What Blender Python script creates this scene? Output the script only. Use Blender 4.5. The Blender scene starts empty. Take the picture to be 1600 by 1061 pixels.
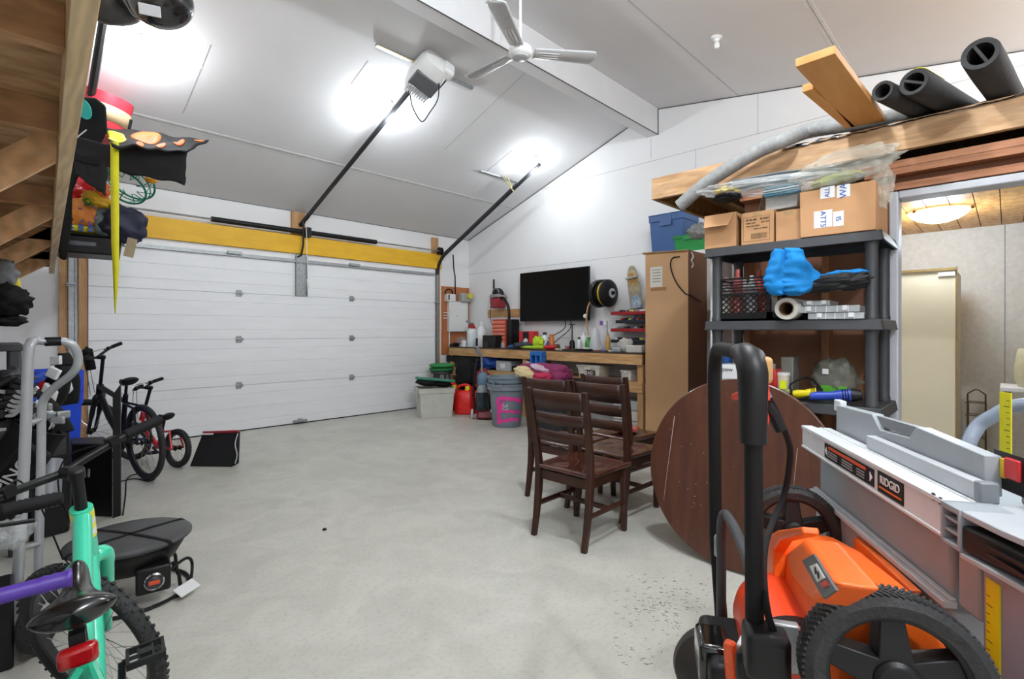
import bpy, math, random
from mathutils import Vector, Matrix, Euler, noise
PI = math.pi
C = bpy.context.scene.collection
scene = bpy.context.scene

# ------------------------------------------------------------------ camera
H = 1.38            # eye height
F = 791.0           # focal length in pixels of the 1600 px wide frame
YAW = math.radians(45.6)
HY = 517.0
cam_d = bpy.data.cameras.new('camera'); cam = bpy.data.objects.new('camera', cam_d); C.objects.link(cam)
cam.location = (0, 0, H); cam.rotation_euler = (PI/2, 0, -YAW)
cam_d.sensor_width = 36; cam_d.lens = 36*F/1600; cam_d.shift_y = -(530.5-HY)/1600
cam_d.clip_start = 0.05
scene.camera = cam

# ------------------------------------------------------------------ world, view, lamps
w = bpy.data.worlds.new('world'); scene.world = w; w.use_nodes = True
w.node_tree.nodes['Background'].inputs[0].default_value = (0.9, 0.95, 1, 1)
w.node_tree.nodes['Background'].inputs[1].default_value = 0.3
scene.view_settings.view_transform = 'Standard'; scene.view_settings.look = 'None'
scene.view_settings.gamma = 1; scene.view_settings.use_curve_mapping = False
scene.view_settings.exposure = 0.24
XR, YB, XL, YF = 6.54, 7.60, -0.60, -3.6      # right wall, garage door wall, left wall, wall behind the camera
RY = 3.60                                      # ridge
def zc(y):                                     # ceiling height over y
    return 3.17+0.339*(YB-y) if y > RY else 3.17+0.339*(YB-RY)-0.160*(RY-y)
BULBS = [(0.89, 5.38), (3.17, 5.11), (5.7, 5.13), (4.98, 2.05), (2.2, 1.0), (5.2, -1.2), (0.55, -1.1)]  # bulbs above and behind the camera are unseen, added for fill light
def lamp(loc, power, r, col=(0.94, 1.0, 1.04)):
    d = bpy.data.lights.new('bulb_light', 'POINT'); d.energy = power; d.shadow_soft_size = r; d.color = col
    o = bpy.data.objects.new('bulb_light', d); o.location = loc; C.objects.link(o)
for i, (x, y) in enumerate(BULBS):
    if i == 3: continue            # that bulb is off
    lamp((x, y, zc(y)-0.23), (22, 32, 28, 0, 112, 78, 135)[i], 0.07)
lamp((5.35, 0.41, 2.17), 25, 0.12, (0.80, 0.94, 1.10))

# ------------------------------------------------------------------ pixel to place
FW = Vector((math.sin(YAW), math.cos(YAW), 0)); RT = Vector((math.cos(YAW), -math.sin(YAW), 0))
def ray(px, py): return FW + RT*((px-800)/F) + Vector((0, 0, (HY-py)/F))
O = Vector((0, 0, H))
def P(px, py, t): return O + ray(px, py)*t
def onX(px, py, X): r = ray(px, py); return O + r*(X/r.x)
def onY(px, py, Y): r = ray(px, py); return O + r*(Y/r.y)
def onZ(px, py, z): r = ray(px, py); return O + r*((z-H)/r.z)
def onC(px, py):                               # point on the far ceiling slope
    r = ray(px, py); t = (3.17+0.339*YB-H)/(r.z+0.339*r.y); return O+r*t
def onC2(px, py):
    k = 3.17+0.339*(YB-RY)-0.160*RY; r = ray(px, py); t = (k-H)/(r.z-0.160*r.y); return O+r*t

# ------------------------------------------------------------------ materials
def lin(c):
    if isinstance(c, str):
        c = tuple(int(c[i:i+2], 16)/255 for i in (0, 2, 4))
    return tuple((x/12.92 if x <= 0.04045 else ((x+0.055)/1.055)**2.4) for x in c)
MATS = {}
def mat(name, col=None, rough=0.5, metal=0.0, var=0.08, scale=12, bump=0.0, bscale=60, kind='plain', col2=None, stretch=(1, 1, 1),
        alpha=1, trans=0, emit=0, coat=0, detail=4, spec=0.5):
    if name in MATS: return MATS[name]
    m = bpy.data.materials.new(name); m.use_nodes = True; MATS[name] = m
    n = m.node_tree.nodes; L = m.node_tree.links
    b = n['Principled BSDF']
    c1 = lin(col); b.inputs['Roughness'].default_value = rough; b.inputs['Metallic'].default_value = metal
    b.inputs['Specular IOR Level'].default_value = spec
    b.inputs['Coat Weight'].default_value = coat; b.inputs['Coat Roughness'].default_value = 0.08
    b.inputs['Transmission Weight'].default_value = trans; b.inputs['Alpha'].default_value = alpha
    tc = n.new('ShaderNodeTexCoord'); mp = n.new('ShaderNodeMapping'); L.new(tc.outputs['Object'], mp.inputs['Vector'])
    mp.inputs['Scale'].default_value = stretch
    nz = n.new('ShaderNodeTexNoise'); nz.inputs['Scale'].default_value = scale; nz.inputs['Detail'].default_value = detail
    nz.inputs['Roughness'].default_value = 0.6
    L.new(mp.outputs[0], nz.inputs['Vector'])
    rp = n.new('ShaderNodeValToRGB')
    d = lin(col2) if col2 else tuple(x*(1-var*2) for x in c1)
    if not col2: c1 = tuple(min(1, x*(1+var*0.6)) for x in c1)
    rp.color_ramp.elements[0].position = 0.32; rp.color_ramp.elements[1].position = 0.68
    rp.color_ramp.elements[0].color = (*d, 1); rp.color_ramp.elements[1].color = (*c1, 1)
    L.new(nz.outputs['Fac'], rp.inputs['Fac'])
    out = rp.outputs['Color']
    if kind == 'wood':      # grain rings laid over the noise
        wv = n.new('ShaderNodeTexWave'); wv.inputs['Scale'].default_value = 1.0; wv.inputs['Distortion'].default_value = 6; wv.inputs['Detail'].default_value = 3
        wv.inputs['Detail Scale'].default_value = 1.5
        mp2 = n.new('ShaderNodeMapping'); mp2.inputs['Scale'].default_value = tuple(x*2.2 for x in stretch)
        L.new(tc.outputs['Object'], mp2.inputs['Vector']); L.new(mp2.outputs[0], wv.inputs['Vector'])
        mx = n.new('ShaderNodeMix'); mx.data_type = 'RGBA'; mx.blend_type = 'MULTIPLY'; mx.inputs[0].default_value = 0.22
        L.new(out, mx.inputs[6]); L.new(wv.outputs['Color'], mx.inputs[7]); out = mx.outputs[2]
    L.new(out, b.inputs['Base Color'])
    if emit:
        b.inputs['Emission Color'].default_value = (*lin(col), 1); b.inputs['Emission Strength'].default_value = emit
    if bump:
        n2 = n.new('ShaderNodeTexNoise'); n2.inputs['Scale'].default_value = bscale; n2.inputs['Detail'].default_value = 3
        L.new(mp.outputs[0], n2.inputs['Vector'])
        bp = n.new('ShaderNodeBump'); bp.inputs['Strength'].default_value = bump; bp.inputs['Distance'].default_value = 0.01
        L.new(n2.outputs['Fac'], bp.inputs['Height']); L.new(bp.outputs[0], b.inputs['Normal'])
    return m
def pl(hexcol, rough=0.45, **k):                # a plain moulded or painted surface in any colour
    return mat('paint_%s_%d' % (hexcol, int(rough*100)), hexcol, rough, var=k.pop('var', 0.05), **k)
M = {}
M['wall'] = mat('white_drywall', 'ECECED', 0.7, var=0.012, scale=1.5, bump=0.05, bscale=90)
M['ceil'] = mat('ceiling_board', 'E2E2E4', 0.75, var=0.015, scale=1.2, bump=0.04, bscale=80)
M['seam'] = mat('drywall_seam', 'BDBDBE', 0.8, var=0.1, scale=8)
M['seaml'] = mat('drywall_tape', 'E6E6E6', 0.7, var=0.05, scale=8)
M['beam'] = mat('boxed_beam_white', 'DCDCDE', 0.6, var=0.02, scale=3)
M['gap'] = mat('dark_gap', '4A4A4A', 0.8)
M['door'] = mat('white_steel_door', 'F0F1F3', 0.42, var=0.02, scale=2, bump=0.08, bscale=140, stretch=(1, 1, 6))
M['yellow'] = mat('yellow_lvl_beam', 'EDB91C', 0.5, col2='DFA80E', scale=2.5, stretch=(1.2, 5, 5))
M['pine'] = mat('pine_lumber', 'DDB47E', 0.6, kind='wood', col2='C99A62', scale=3, stretch=(1.5, 8, 10))
M['piney'] = mat('pine_lumber_y', 'DDB380', 0.6, kind='wood', col2='C4935A', scale=3, stretch=(10, 1.2, 10))
M['pinez'] = mat('pine_lumber_z', 'D6A978', 0.6, kind='wood', col2='BE8C58', scale=3, stretch=(8, 10, 1.2))
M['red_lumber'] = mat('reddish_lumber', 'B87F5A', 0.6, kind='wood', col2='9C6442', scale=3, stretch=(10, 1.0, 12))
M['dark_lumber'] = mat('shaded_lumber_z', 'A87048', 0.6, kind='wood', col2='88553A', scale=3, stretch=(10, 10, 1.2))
M['osb'] = mat('osb_board', 'C9A57A', 0.75, col2='8E6842', scale=7, stretch=(1, 2.4, 1), detail=8, bump=0.2, bscale=25)
M['hard'] = mat('brown_hardboard', '8C5F42', 0.6, col2='7C5138', scale=1.4, var=0.1)
M['card'] = mat('cardboard', 'C49468', 0.75, var=0.04, scale=5, bump=0.03)
M['cardd'] = mat('cardboard_brown', 'B48A60', 0.75, var=0.05, scale=2)
M['kraft'] = mat('kraft_wardrobe', 'C39A70', 0.7, var=0.03, scale=1.5)
M['espresso'] = mat('espresso_wood', '3E2115', 0.42, col2='30180F', scale=3, stretch=(4, 4, 1.0), spec=0.4)
M['esseat'] = mat('espresso_seat', '55291A', 0.2, kind='wood', col2='421F13', scale=3, stretch=(1, 7, 1), coat=0.4)
M['bk'] = mat('black_plastic', '121214', 0.45, var=0.1, spec=0.35)
M['bkg'] = mat('black_gloss', '0C0C0D', 0.12, var=0.05, coat=0.6)
M['bkm'] = mat('black_matte', '101012', 0.75, var=0.1, spec=0.3)
M['rub'] = mat('tyre_rubber', '29292A', 0.7, var=0.15, scale=30, bump=0.3, bscale=120)
M['dgrey'] = mat('dark_grey_resin', '37383B', 0.45, var=0.06)
M['mgrey'] = mat('mid_grey_resin', '7B7F84', 0.45, var=0.04)
M['lgrey'] = mat('light_grey_resin', 'B9BCC0', 0.45, var=0.03)
M['alu'] = mat('aluminium', 'DADDE0', 0.42, metal=0.08, var=0.04, stretch=(1, 1, 1))
M['galv'] = mat('galvanised_steel', 'A9ADAF', 0.42, metal=0.6, var=0.12, scale=25)
M['chrome'] = mat('chrome', 'D0D0D2', 0.15, metal=1.0, var=0.03)
M['white'] = mat('white_plastic', 'E9E9E9', 0.4, var=0.02)
M['silver'] = mat('silver_tube', 'B2B5B8', 0.35, metal=0.25, var=0.04)
M['teal'] = mat('teal_frame_paint', '45CFA8', 0.25, var=0.02, coat=0.6)
M['red'] = mat('red_paint', 'C81A24', 0.3, var=0.05, coat=0.4)
M['orange'] = mat('orange_plastic', 'FA6A1C', 0.36, var=0.03)
M['blue'] = mat('blue_bin', '1E4FE0', 0.4, var=0.04)
M['purple'] = mat('purple_grip', '4A2C8E', 0.45, var=0.08)
M['poly'] = mat('clear_poly', 'E6E9EA', 0.2, alpha=0.30, var=0.12, scale=20, bump=0.8, bscale=25)
M['glass'] = mat('clear_plastic', 'E8ECEF', 0.12, alpha=0.45, var=0.02)
M['bulb'] = mat('bulb_glow', 'FFF8EC', 0.3, emit=14, var=0)
M['dome'] = mat('dome_glow', 'FFE6BE', 0.4, emit=1.7, var=0)

# ------------------------------------------------------------------ mesh builder
I4 = Matrix.Identity(4)
def TR(loc, rz=0, rx=0, ry=0): return Matrix.Translation(Vector(loc)) @ Euler((rx, ry, rz)).to_matrix().to_4x4()
def wm(o):
    m = o.matrix_basis.copy()
    while o.parent: o = o.parent; m = o.matrix_basis @ m
    return m
def frame_to(a, up=(0, 0, 1)):                  # matrix whose z axis is a
    a = Vector(a).normalized(); u = Vector(up)
    if abs(a.dot(u)) > 0.98: u = Vector((1, 0, 0))
    x = u.cross(a).normalized(); y = a.cross(x)
    return Matrix((x, y, a)).transposed().to_4x4()
class MB:
    def __init__(s, m=None): s.v = []; s.f = []; s.mi = []; s.k = 0; s.m = m or I4
    def add(s, vs, fs):
        n = len(s.v); s.v += [s.m @ Vector(v) for v in vs]
        s.f += [tuple(i+n for i in f) for f in fs]; s.mi += [s.k]*len(fs); return s
    def mt(s, k): s.k = k; return s
    def box(s, x0, x1, y0, y1, z0, z1, q=None):
        vs = [(x, y, z) for z in (z0, z1) for y in (y0, y1) for x in (x0, x1)]
        if q is not None: vs = [q @ Vector(v) for v in vs]
        return s.add(vs, [(0, 2, 3, 1), (4, 5, 7, 6), (0, 1, 5, 4), (2, 6, 7, 3), (0, 4, 6, 2), (1, 3, 7, 5)])
    def cb(s, c, sz, q=None):                   # centred box
        c = Vector(c); a = [x/2 for x in sz]
        q = Matrix.Translation(c) @ (q or I4)
        return s.box(-a[0], a[0], -a[1], a[1], -a[2], a[2], q)
    def frus(s, c, b, t, h, q=None):            # frustum, base size b, top size t
        vs = [(-b[0]/2, -b[1]/2, 0), (b[0]/2, -b[1]/2, 0), (b[0]/2, b[1]/2, 0), (-b[0]/2, b[1]/2, 0), (-t[0]/2, -t[1]/2, h), (t[0]/2, -t[1]/2, h), (t[0]/2, t[1]/2, h), (-t[0]/2, t[1]/2, h)]
        q = Matrix.Translation(Vector(c)) @ (q or I4)
        return s.add([q @ Vector(v) for v in vs], [(3, 2, 1, 0), (4, 5, 6, 7), (0, 1, 5, 4), (1, 2, 6, 5), (2, 3, 7, 6), (3, 0, 4, 7)])
    def prism(s, poly, vec):
        poly = [Vector(p) for p in poly]; vec = Vector(vec); n = len(poly)
        vs = poly+[p+vec for p in poly]
        return s.add(vs, [tuple(range(n))[::-1], tuple(range(n, 2*n))]+[(i, (i+1) % n, n+(i+1) % n, n+i) for i in range(n)])
    def tube(s, pts, r, n=10, closed=False, cap=True, flat=1.0):
        pts = [Vector(p) for p in pts]; k = len(pts)
        rs = r if isinstance(r, (list, tuple)) else [r]*k
        vs = []; up = None
        for i, p in enumerate(pts):
            if closed: d = (pts[(i+1) % k]-pts[i-1])
            else: d = pts[min(i+1, k-1)]-pts[max(i-1, 0)]
            if d.length < 1e-9: d = Vector((0, 0, 1))
            d.normalize()
            if up is None:
                up = Vector((0, 0, 1)) if abs(d.z) < 0.9 else Vector((1, 0, 0))
            x = up.cross(d)
            if x.length < 1e-4: x = Vector((1, 0, 0)).cross(d)
            x.normalize(); y = d.cross(x).normalized(); up = y
            for j in range(n):
                a = 2*PI*j/n; vs.append(p+x*(math.cos(a)*rs[i])+y*(math.sin(a)*rs[i]*flat))
        fs = []
        for i in range(k if closed else k-1):
            a = i*n; b = ((i+1) % k)*n
            fs += [(a+j, a+(j+1) % n, b+(j+1) % n, b+j) for j in range(n)]
        if cap and not closed: fs += [tuple(range(n))[::-1], tuple((k-1)*n+j for j in range(n))]
        return s.add(vs, fs)
    def lathe(s, prof, c=(0, 0, 0), q=None, n=24, closed=False, caps=True, sx=1, sy=1):
        q = Matrix.Translation(Vector(c)) @ (q or I4); vs = []
        for r, h in prof:
            for j in range(n):
                a = 2*PI*j/n; vs.append(q @ Vector((r*math.cos(a)*sx, r*math.sin(a)*sy, h)))
        k = len(prof); fs = []
        for i in range(k if closed else k-1):
            a = i*n; b = ((i+1) % k)*n
            fs += [(a+j, a+(j+1) % n, b+(j+1) % n, b+j) for j in range(n)]
        if caps and not closed: fs += [tuple(range(n))[::-1], tuple((k-1)*n+j for j in range(n))]
        return s.add(vs, fs)
    def ell(s, c, rad, q=None, nu=20, nv=12, amp=0, fr=3, seed=0, flatb=None, p=1.0):
        q = Matrix.Translation(Vector(c)) @ (q or I4); vs = []; sd = Vector((seed*7.3, seed*3.1, seed*1.7))
        def sg(x): return math.copysign(abs(x)**p, x)
        for i in range(nv+1):
            th = PI*i/nv
            for j in range(nu):
                ph = 2*PI*j/nu
                d = Vector((sg(math.sin(th)*math.cos(ph)), sg(math.sin(th)*math.sin(ph)), sg(math.cos(th))))
                k = 1+(amp*noise.noise(d*fr+sd) + amp*0.5*noise.noise(d*fr*2.3+sd) if amp else 0)
                v = Vector((d.x*rad[0]*k, d.y*rad[1]*k, d.z*rad[2]*k))
                if flatb is not None: v.z = max(v.z, -flatb)
                vs.append(q @ v)
        fs = [(i*nu+j, (i+1)*nu+j, (i+1)*nu+(j+1) % nu, i*nu+(j+1) % nu) for i in range(nv) for j in range(nu)]
        return s.add(vs, fs)
    def grid(s, fn, nu, nv):
        vs = [fn(i/nu, j/nv) for i in range(nu+1) for j in range(nv+1)]
        return s.add(vs, [(i*(nv+1)+j, (i+1)*(nv+1)+j, (i+1)*(nv+1)+j+1, i*(nv+1)+j+1) for i in range(nu) for j in range(nv)])
    def build(s, name, m, parent=None, bevel=0, seg=2, label=None, thick=0, ang=38, keep=False, subd=0, kind=None):
        me = bpy.data.meshes.new(name)
        vs = s.v; off = Vector((0, 0, 0))
        if parent is not None:
            inv = wm(parent).inverted(); vs = [inv @ v for v in vs]
        elif not keep:
            xs = [v.x for v in vs]; ys = [v.y for v in vs]; zs = [v.z for v in vs]
            off = Vector(((min(xs)+max(xs))/2, (min(ys)+max(ys))/2, min(zs))); vs = [v-off for v in vs]
        me.from_pydata([tuple(v) for v in vs], [], s.f)
        for mm in (m if isinstance(m, (list, tuple)) else [m]): me.materials.append(mm)
        me.polygons.foreach_set('material_index', s.mi)
        me.polygons.foreach_set('use_smooth', [True]*len(s.f))
        me.update(); me.set_sharp_from_angle(angle=math.radians(ang))
        o = bpy.data.objects.new(name, me); C.objects.link(o); o.location = off
        if parent is not None: o.parent = parent
        if thick: md = o.modifiers.new('solid', 'SOLIDIFY'); md.thickness = thick; md.offset = 0
        if bevel: md = o.modifiers.new('bevel', 'BEVEL'); md.width = bevel; md.segments = seg; md.limit_method = 'ANGLE'; md.angle_limit = math.radians(40); md.harden_normals = False
        if subd: md = o.modifiers.new('sub', 'SUBSURF'); md.levels = subd; md.render_levels = subd
        if label: o['label'] = label
        if kind: o['kind'] = kind
        return o
def tag(o, label, cat, group=None, kind=None):
    o['label'] = label; o['category'] = cat
    if group: o['group'] = group
    if kind: o['kind'] = kind
    return o
def thing(name, label, cat, loc=(0, 0, 0), rz=0, group=None):
    o = bpy.data.objects.new(name, None); o.empty_display_size = 0.05; C.objects.link(o); o.location = loc; o.rotation_euler = (0, 0, rz)
    return tag(o, label, cat, group)
def copy_tree(o, parent=None):
    c = o.copy(); C.objects.link(c); c.parent = parent
    for ch in list(o.children): copy_tree(ch, c)
    return c
def again(o, loc, rz=None, label=None):
    c = copy_tree(o); c.location = loc
    if rz is not None: c.rotation_euler = (0, 0, rz)
    if label: c['label'] = label
    return c
def text_mb(s, size, m4, depth=0.0015, align='CENTER'):      # lettering as a mesh
    cu = bpy.data.curves.new('txt', 'FONT'); cu.body = s; cu.size = size; cu.extrude = depth; cu.align_x = align; cu.align_y = 'CENTER'
    ob = bpy.data.objects.new('txt', cu); C.objects.link(ob)
    dg = bpy.context.evaluated_depsgraph_get(); me = bpy.data.meshes.new_from_object(ob.evaluated_get(dg))
    b = MB(m4); b.add([v.co for v in me.vertices], [tuple(p.vertices) for p in me.polygons])
    bpy.data.objects.remove(ob); bpy.data.curves.remove(cu); bpy.data.meshes.remove(me)
    return b
def arc(c, u, v, r, a0, a1, n): return [Vector(c)+Vector(u)*(r*math.cos(a0+(a1-a0)*i/n))+Vector(v)*(r*math.sin(a0+(a1-a0)*i/n)) for i in range(n+1)]
def smooth(pts, n=6):                            # Catmull-Rom through the points
    pts = [Vector(p) for p in pts]; out = []
    for i in range(len(pts)-1):
        a = pts[max(i-1, 0)]; b = pts[i]; c = pts[i+1]; d = pts[min(i+2, len(pts)-1)]
        for k in range(n):
            t = k/n; out.append(0.5*((2*b)+(c-a)*t+(2*a-5*b+4*c-d)*t*t+(3*b-a-3*c+d)*t**3))
    return out+[pts[-1]]
def struct(b, name, m, **k):
    o = b.build(name, m, keep=True, **k); o['kind'] = 'structure'; return o
# ================================================================== the setting
# floor: sealed concrete
def concrete():
    m = mat('concrete', 'CFCDC3', 0.42, col2='C0BEB4', scale=0.9, detail=9, bump=0.05, bscale=50)
    n = m.node_tree.nodes; L = m.node_tree.links; b = n['Principled BSDF']
    tc = n['Texture Coordinate']
    base = b.inputs['Base Color'].links[0].from_socket
    n2 = n.new('ShaderNodeTexNoise'); n2.inputs['Scale'].default_value = 3.2; n2.inputs['Detail'].default_value = 10; n2.inputs['Distortion'].default_value = 1.2
    L.new(tc.outputs['Object'], n2.inputs['Vector'])
    r2 = n.new('ShaderNodeValToRGB'); r2.color_ramp.elements[0].position = 0.34; r2.color_ramp.elements[0].color = (0.72, 0.72, 0.71, 1)
    r2.color_ramp.elements[1].position = 0.66; r2.color_ramp.elements[1].color = (1.0, 1.0, 1.0, 1)
    L.new(n2.outputs['Fac'], r2.inputs['Fac'])
    mx = n.new('ShaderNodeMix'); mx.data_type = 'RGBA'; mx.blend_type = 'MULTIPLY'; mx.inputs[0].default_value = 0.5
    L.new(base, mx.inputs[6]); L.new(r2.outputs['Color'], mx.inputs[7])
    n3 = n.new('ShaderNodeTexNoise'); n3.inputs['Scale'].default_value = 45; n3.inputs['Detail'].default_value = 5
    L.new(tc.outputs['Object'], n3.inputs['Vector'])
    r3 = n.new('ShaderNodeValToRGB'); r3.color_ramp.elements[0].position = 0.28; r3.color_ramp.elements[0].color = (0.8, 0.8, 0.79, 1)
    r3.color_ramp.elements[1].position = 0.5; r3.color_ramp.elements[1].color = (1, 1, 1, 1)
    L.new(n3.outputs['Fac'], r3.inputs['Fac'])
    m3 = n.new('ShaderNodeMix'); m3.data_type = 'RGBA'; m3.blend_type = 'MULTIPLY'; m3.inputs[0].default_value = 0.7
    L.new(mx.outputs[2], m3.inputs[6]); L.new(r3.outputs['Color'], m3.inputs[7]); L.new(m3.outputs[2], b.inputs['Base Color'])
    return m
struct(MB().box(XL-0.1, XR+0.1, YF-0.1, YB+0.3, -0.12, 0), 'floor', concrete())

W = 0.12
# garage door wall with the opening
b = MB(); DX0, DX1, DZ = 0.77, 5.66, 2.50
b.box(XL-W, DX0, YB, YB+W, 0, zc(YB)+0.1); b.box(DX1, XR+W, YB, YB+W, 0, zc(YB)+0.1); b.box(DX0, DX1, YB, YB+W, DZ, zc(YB)+0.1)
struct(b, 'wall_back', M['wall'])
def gable(x0, x1, extra=()):
    b = MB(); pr = [(x0, YF-W, 0), (x0, YB+W, 0), (x0, YB+W, zc(YB)+0.02), (x0, RY, zc(RY)+0.1), (x0, YF-W, zc(YF)+0.05)]
    return b.prism(pr, (x1-x0, 0, 0))
b = gable(XR, XR+W); b.mt(1)
def seam_r(a, c, wd=0.006, mm=1):               # a joint on the right wall between two points
    a = Vector(a); c = Vector(c); d = (c-a); n_ = Vector((-1, 0, 0)); s = d.normalized().cross(n_)*wd/2
    b.mt(mm).prism([a-s, a+s, c+s, c-s], (-0.002, 0, 0))
zs1 = onX(1250, 191.9, XR).z
seam_r((XR, YB, 3.17-0.68), (XR, 1.0, 3.17-0.68)); 
seam_r((XR, YB, zs1), (XR, -1.0, zs1))
for (px, ya, yb_) in ((1017, 216, 248), (1087, 232, 266), (1184, 143, 210), ):
    A = onX(px, ya, XR); B = onX(px, yb_, XR); seam_r((XR, A.y, A.z), (XR, A.y, B.z), 0.005)
seam_r((XR, YB-0.0, 1.22*1.02+.02), (XR, 3.4, 1.22*1.02+.02), 0.005)
struct(b, 'wall_right', [M['wall'], M['seam']])
struct(gable(XL-W, XL), 'wall_left', M['wall'])
struct(MB().box(XL-W, XR+W, YF-W, YF, 0, zc(YF)+0.1), 'wall_front', M['wall'])

# ceiling: two slopes
def slope(y0, y1, z0, z1, name, seams):
    b = MB(); b.prism([(XL-W, y0, z0), (XL-W, y1, z1), (XL-W, y1, z1+0.08), (XL-W, y0, z0+0.08)], (XR-XL+2*W, 0, 0))
    nrm = Vector((0, z1-z0, -(y1-y0))).normalized()
    if nrm.z > 0: nrm = -nrm
    for a, c, wd, mm in seams:
        a = Vector(a); c = Vector(c); s = (c-a).normalized().cross(nrm)*wd/2
        b.mt(mm).prism([a-s, a+s, c+s, c-s], nrm*0.0025)
    return struct(b, name, [M['ceil'], M['seam'], M['seaml']])
def lx(p): return [(XL, p.y, p.z), (XR, p.y, p.z)]
s1 = onC(500, 251.5); s2 = onC(560, 70)
ss = [(*lx(s1), 0.075, 2), (*lx(s1), 0.012, 1)]
yy2 = onC(190, 65)
q = (zc(yy2.y))
ss += [((XL, yy2.y, q), (onC(320, 100).x, yy2.y, q), 0.03, 2)]
for (a, c) in (((329, 70), (298, 180)), ((575, 95), (545, 130)), ((838, 97), (700, 235)), ((800, 235), (757, 270))):
    A = onC(*a); B = onC(*c); ss.append((A, (A.x, B.y, zc(B.y)), 0.008, 1))
slope(YB+W, RY, zc(YB+W), zc(RY)-0.0001, 'ceiling', ss)
A = onC2(1065, 5); B = onC2(1184, 142); G = onC2(1345, 5)
ss = [((A.x+0.0, RY-0.1, zc(RY-.1)), (A.x+0.6, -3, zc(-3)), 0.0001, 1)]
ss = [((XL, 2.42, zc(2.42)), (XR, 2.42, zc(2.42)), 0.012, 1), ((XL, 1.2, zc(1.2)), (XR, 1.2, zc(1.2)), 0.07, 2), ((XL, 1.2, zc(1.2)), (XR, 1.2, zc(1.2)), 0.008, 1)]
slope(YF-W, RY, zc(YF-W), zc(RY), 'ceiling', ss)
# boxed ridge beam
b = MB().box(XL, XR, 3.525, 3.69, 4.145, 4.52); b.mt(1).box(XL, XR, 3.518, 3.526, 4.142, 4.150); b.box(XR-0.006, XR-0.001, 3.515, 3.525, 4.145, 4.50)
struct(b, 'trim_1', [M['beam'], M['gap']])
# dark strips painting the shadow line where the ceiling meets the walls
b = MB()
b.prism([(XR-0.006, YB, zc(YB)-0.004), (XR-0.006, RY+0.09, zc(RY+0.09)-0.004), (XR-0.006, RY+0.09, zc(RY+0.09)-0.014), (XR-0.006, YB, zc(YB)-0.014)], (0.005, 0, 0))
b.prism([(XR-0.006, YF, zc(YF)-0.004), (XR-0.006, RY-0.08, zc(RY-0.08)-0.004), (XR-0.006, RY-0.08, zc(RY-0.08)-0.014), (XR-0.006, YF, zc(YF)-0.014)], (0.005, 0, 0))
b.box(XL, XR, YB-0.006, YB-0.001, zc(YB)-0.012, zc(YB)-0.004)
struct(b, 'shadow_line', M['gap'])

# sectional garage door
gd = MB(); y0 = YB-0.055
gr = [0.13, 0.315, 0.505]
prof = []
for s in range(4):
    z0 = s*0.632
    for g in gr: prof += [(0, z0+g-0.006), (0.006, z0+g), (0, z0+g+0.006)]
    if s < 3: prof += [(0, z0+0.625), (0.014, z0+0.629), (0.014, z0+0.634), (0, z0+0.638)]
prof = [(0, 0.01)]+prof+[(0, 2.53)]
pts = [(DX0-0.02, y0+d, z) for d, z in prof]+[(DX0-0.02, y0+0.05, 2.53), (DX0-0.02, y0+0.05, 0.01)]
gd.prism(pts, (DX1-DX0+0.04, 0, 0))
door = struct(gd, 'door_1', M['door'])
MB().box(DX0-0.02, DX1+0.02, y0-0.004, y0+0.05, 0.0, 0.014).build('bottom_seal', M['bkm'], door)
for px in (373, 549):
    for z in (0.632, 1.264, 1.896):
        p = onY(px, 517, y0)
        h = MB().box(p.x-0.035, p.x+0.035, y0-0.012, y0, z-0.045, z+0.045); h.tube([(p.x-0.04, y0-0.018, z), (p.x+0.04, y0-0.018, z)], 0.012, 8)
        h.box(p.x+0.015, p.x+0.05, y0-0.03, y0-0.008, z-0.02, z+0.02)
        h.build('hinge', M['galv'], door, bevel=0.003)
MB().box(DX0, DX1, y0-0.03, y0, 2.40, 2.44).box(DX0, DX1, y0-0.035, y0-0.028, 2.395, 2.41).build('top_strut', M['galv'], door)
cx = onY(470, 500, y0).x
MB().box(cx-0.085, cx-0.075, y0-0.05, y0, 1.90, 2.50).box(cx+0.075, cx+0.085, y0-0.05, y0, 1.90, 2.50).box(cx-0.085, cx+0.085, y0-0.012, y0-0.002, 1.90, 2.50).build('operator_bracket', M['galv'], door)
for px, z in ((365, 2.44), (552, 2.44)):
    p = onY(px, 400, y0); MB().box(p.x-0.09, p.x+0.09, y0-0.07, y0-0.03, z-0.02, z+0.02).build('bracket', M['galv'], door, bevel=0.004)
p = onY(468, 657, y0); MB().box(p.x-0.1, p.x+0.1, y0-0.045, y0, 0.02, 0.06).box(p.x-0.03, p.x+0.03, y0-0.06, y0, 0.03, 0.08).build('bottom_handle', M['galv'], door, bevel=0.005)

# yellow header beam above the door, posts, jambs
struct(MB().box(0.62, 5.80, YB-0.10, YB-0.001, 2.525, 2.79), 'trim_3', M['yellow'], bevel=0.003)
struct(MB().box(cx-0.13, cx+0.07, YB-0.05, YB-0.001, 2.79, 3.15), 'trim_4', M['pinez'], bevel=0.002)
p0 = onY(676, 400, YB-0.05).x
struct(MB().box(p0, p0+0.13, YB-0.05, YB-0.001, 2.79, 3.10), 'trim_5', M['pinez'], bevel=0.002)
struct(MB().box(0.50, 0.64, YB-0.05, YB-0.001, 0, 3.05).box(0.665, 0.745, YB-0.03, YB-0.001, 0, 2.525), 'trim_6', M['pinez'], bevel=0.002)
struct(MB().box(5.69, 5.80, YB-0.045, YB-0.001, 0, 2.525), 'trim_7', M['pinez'], bevel=0.002)

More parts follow.
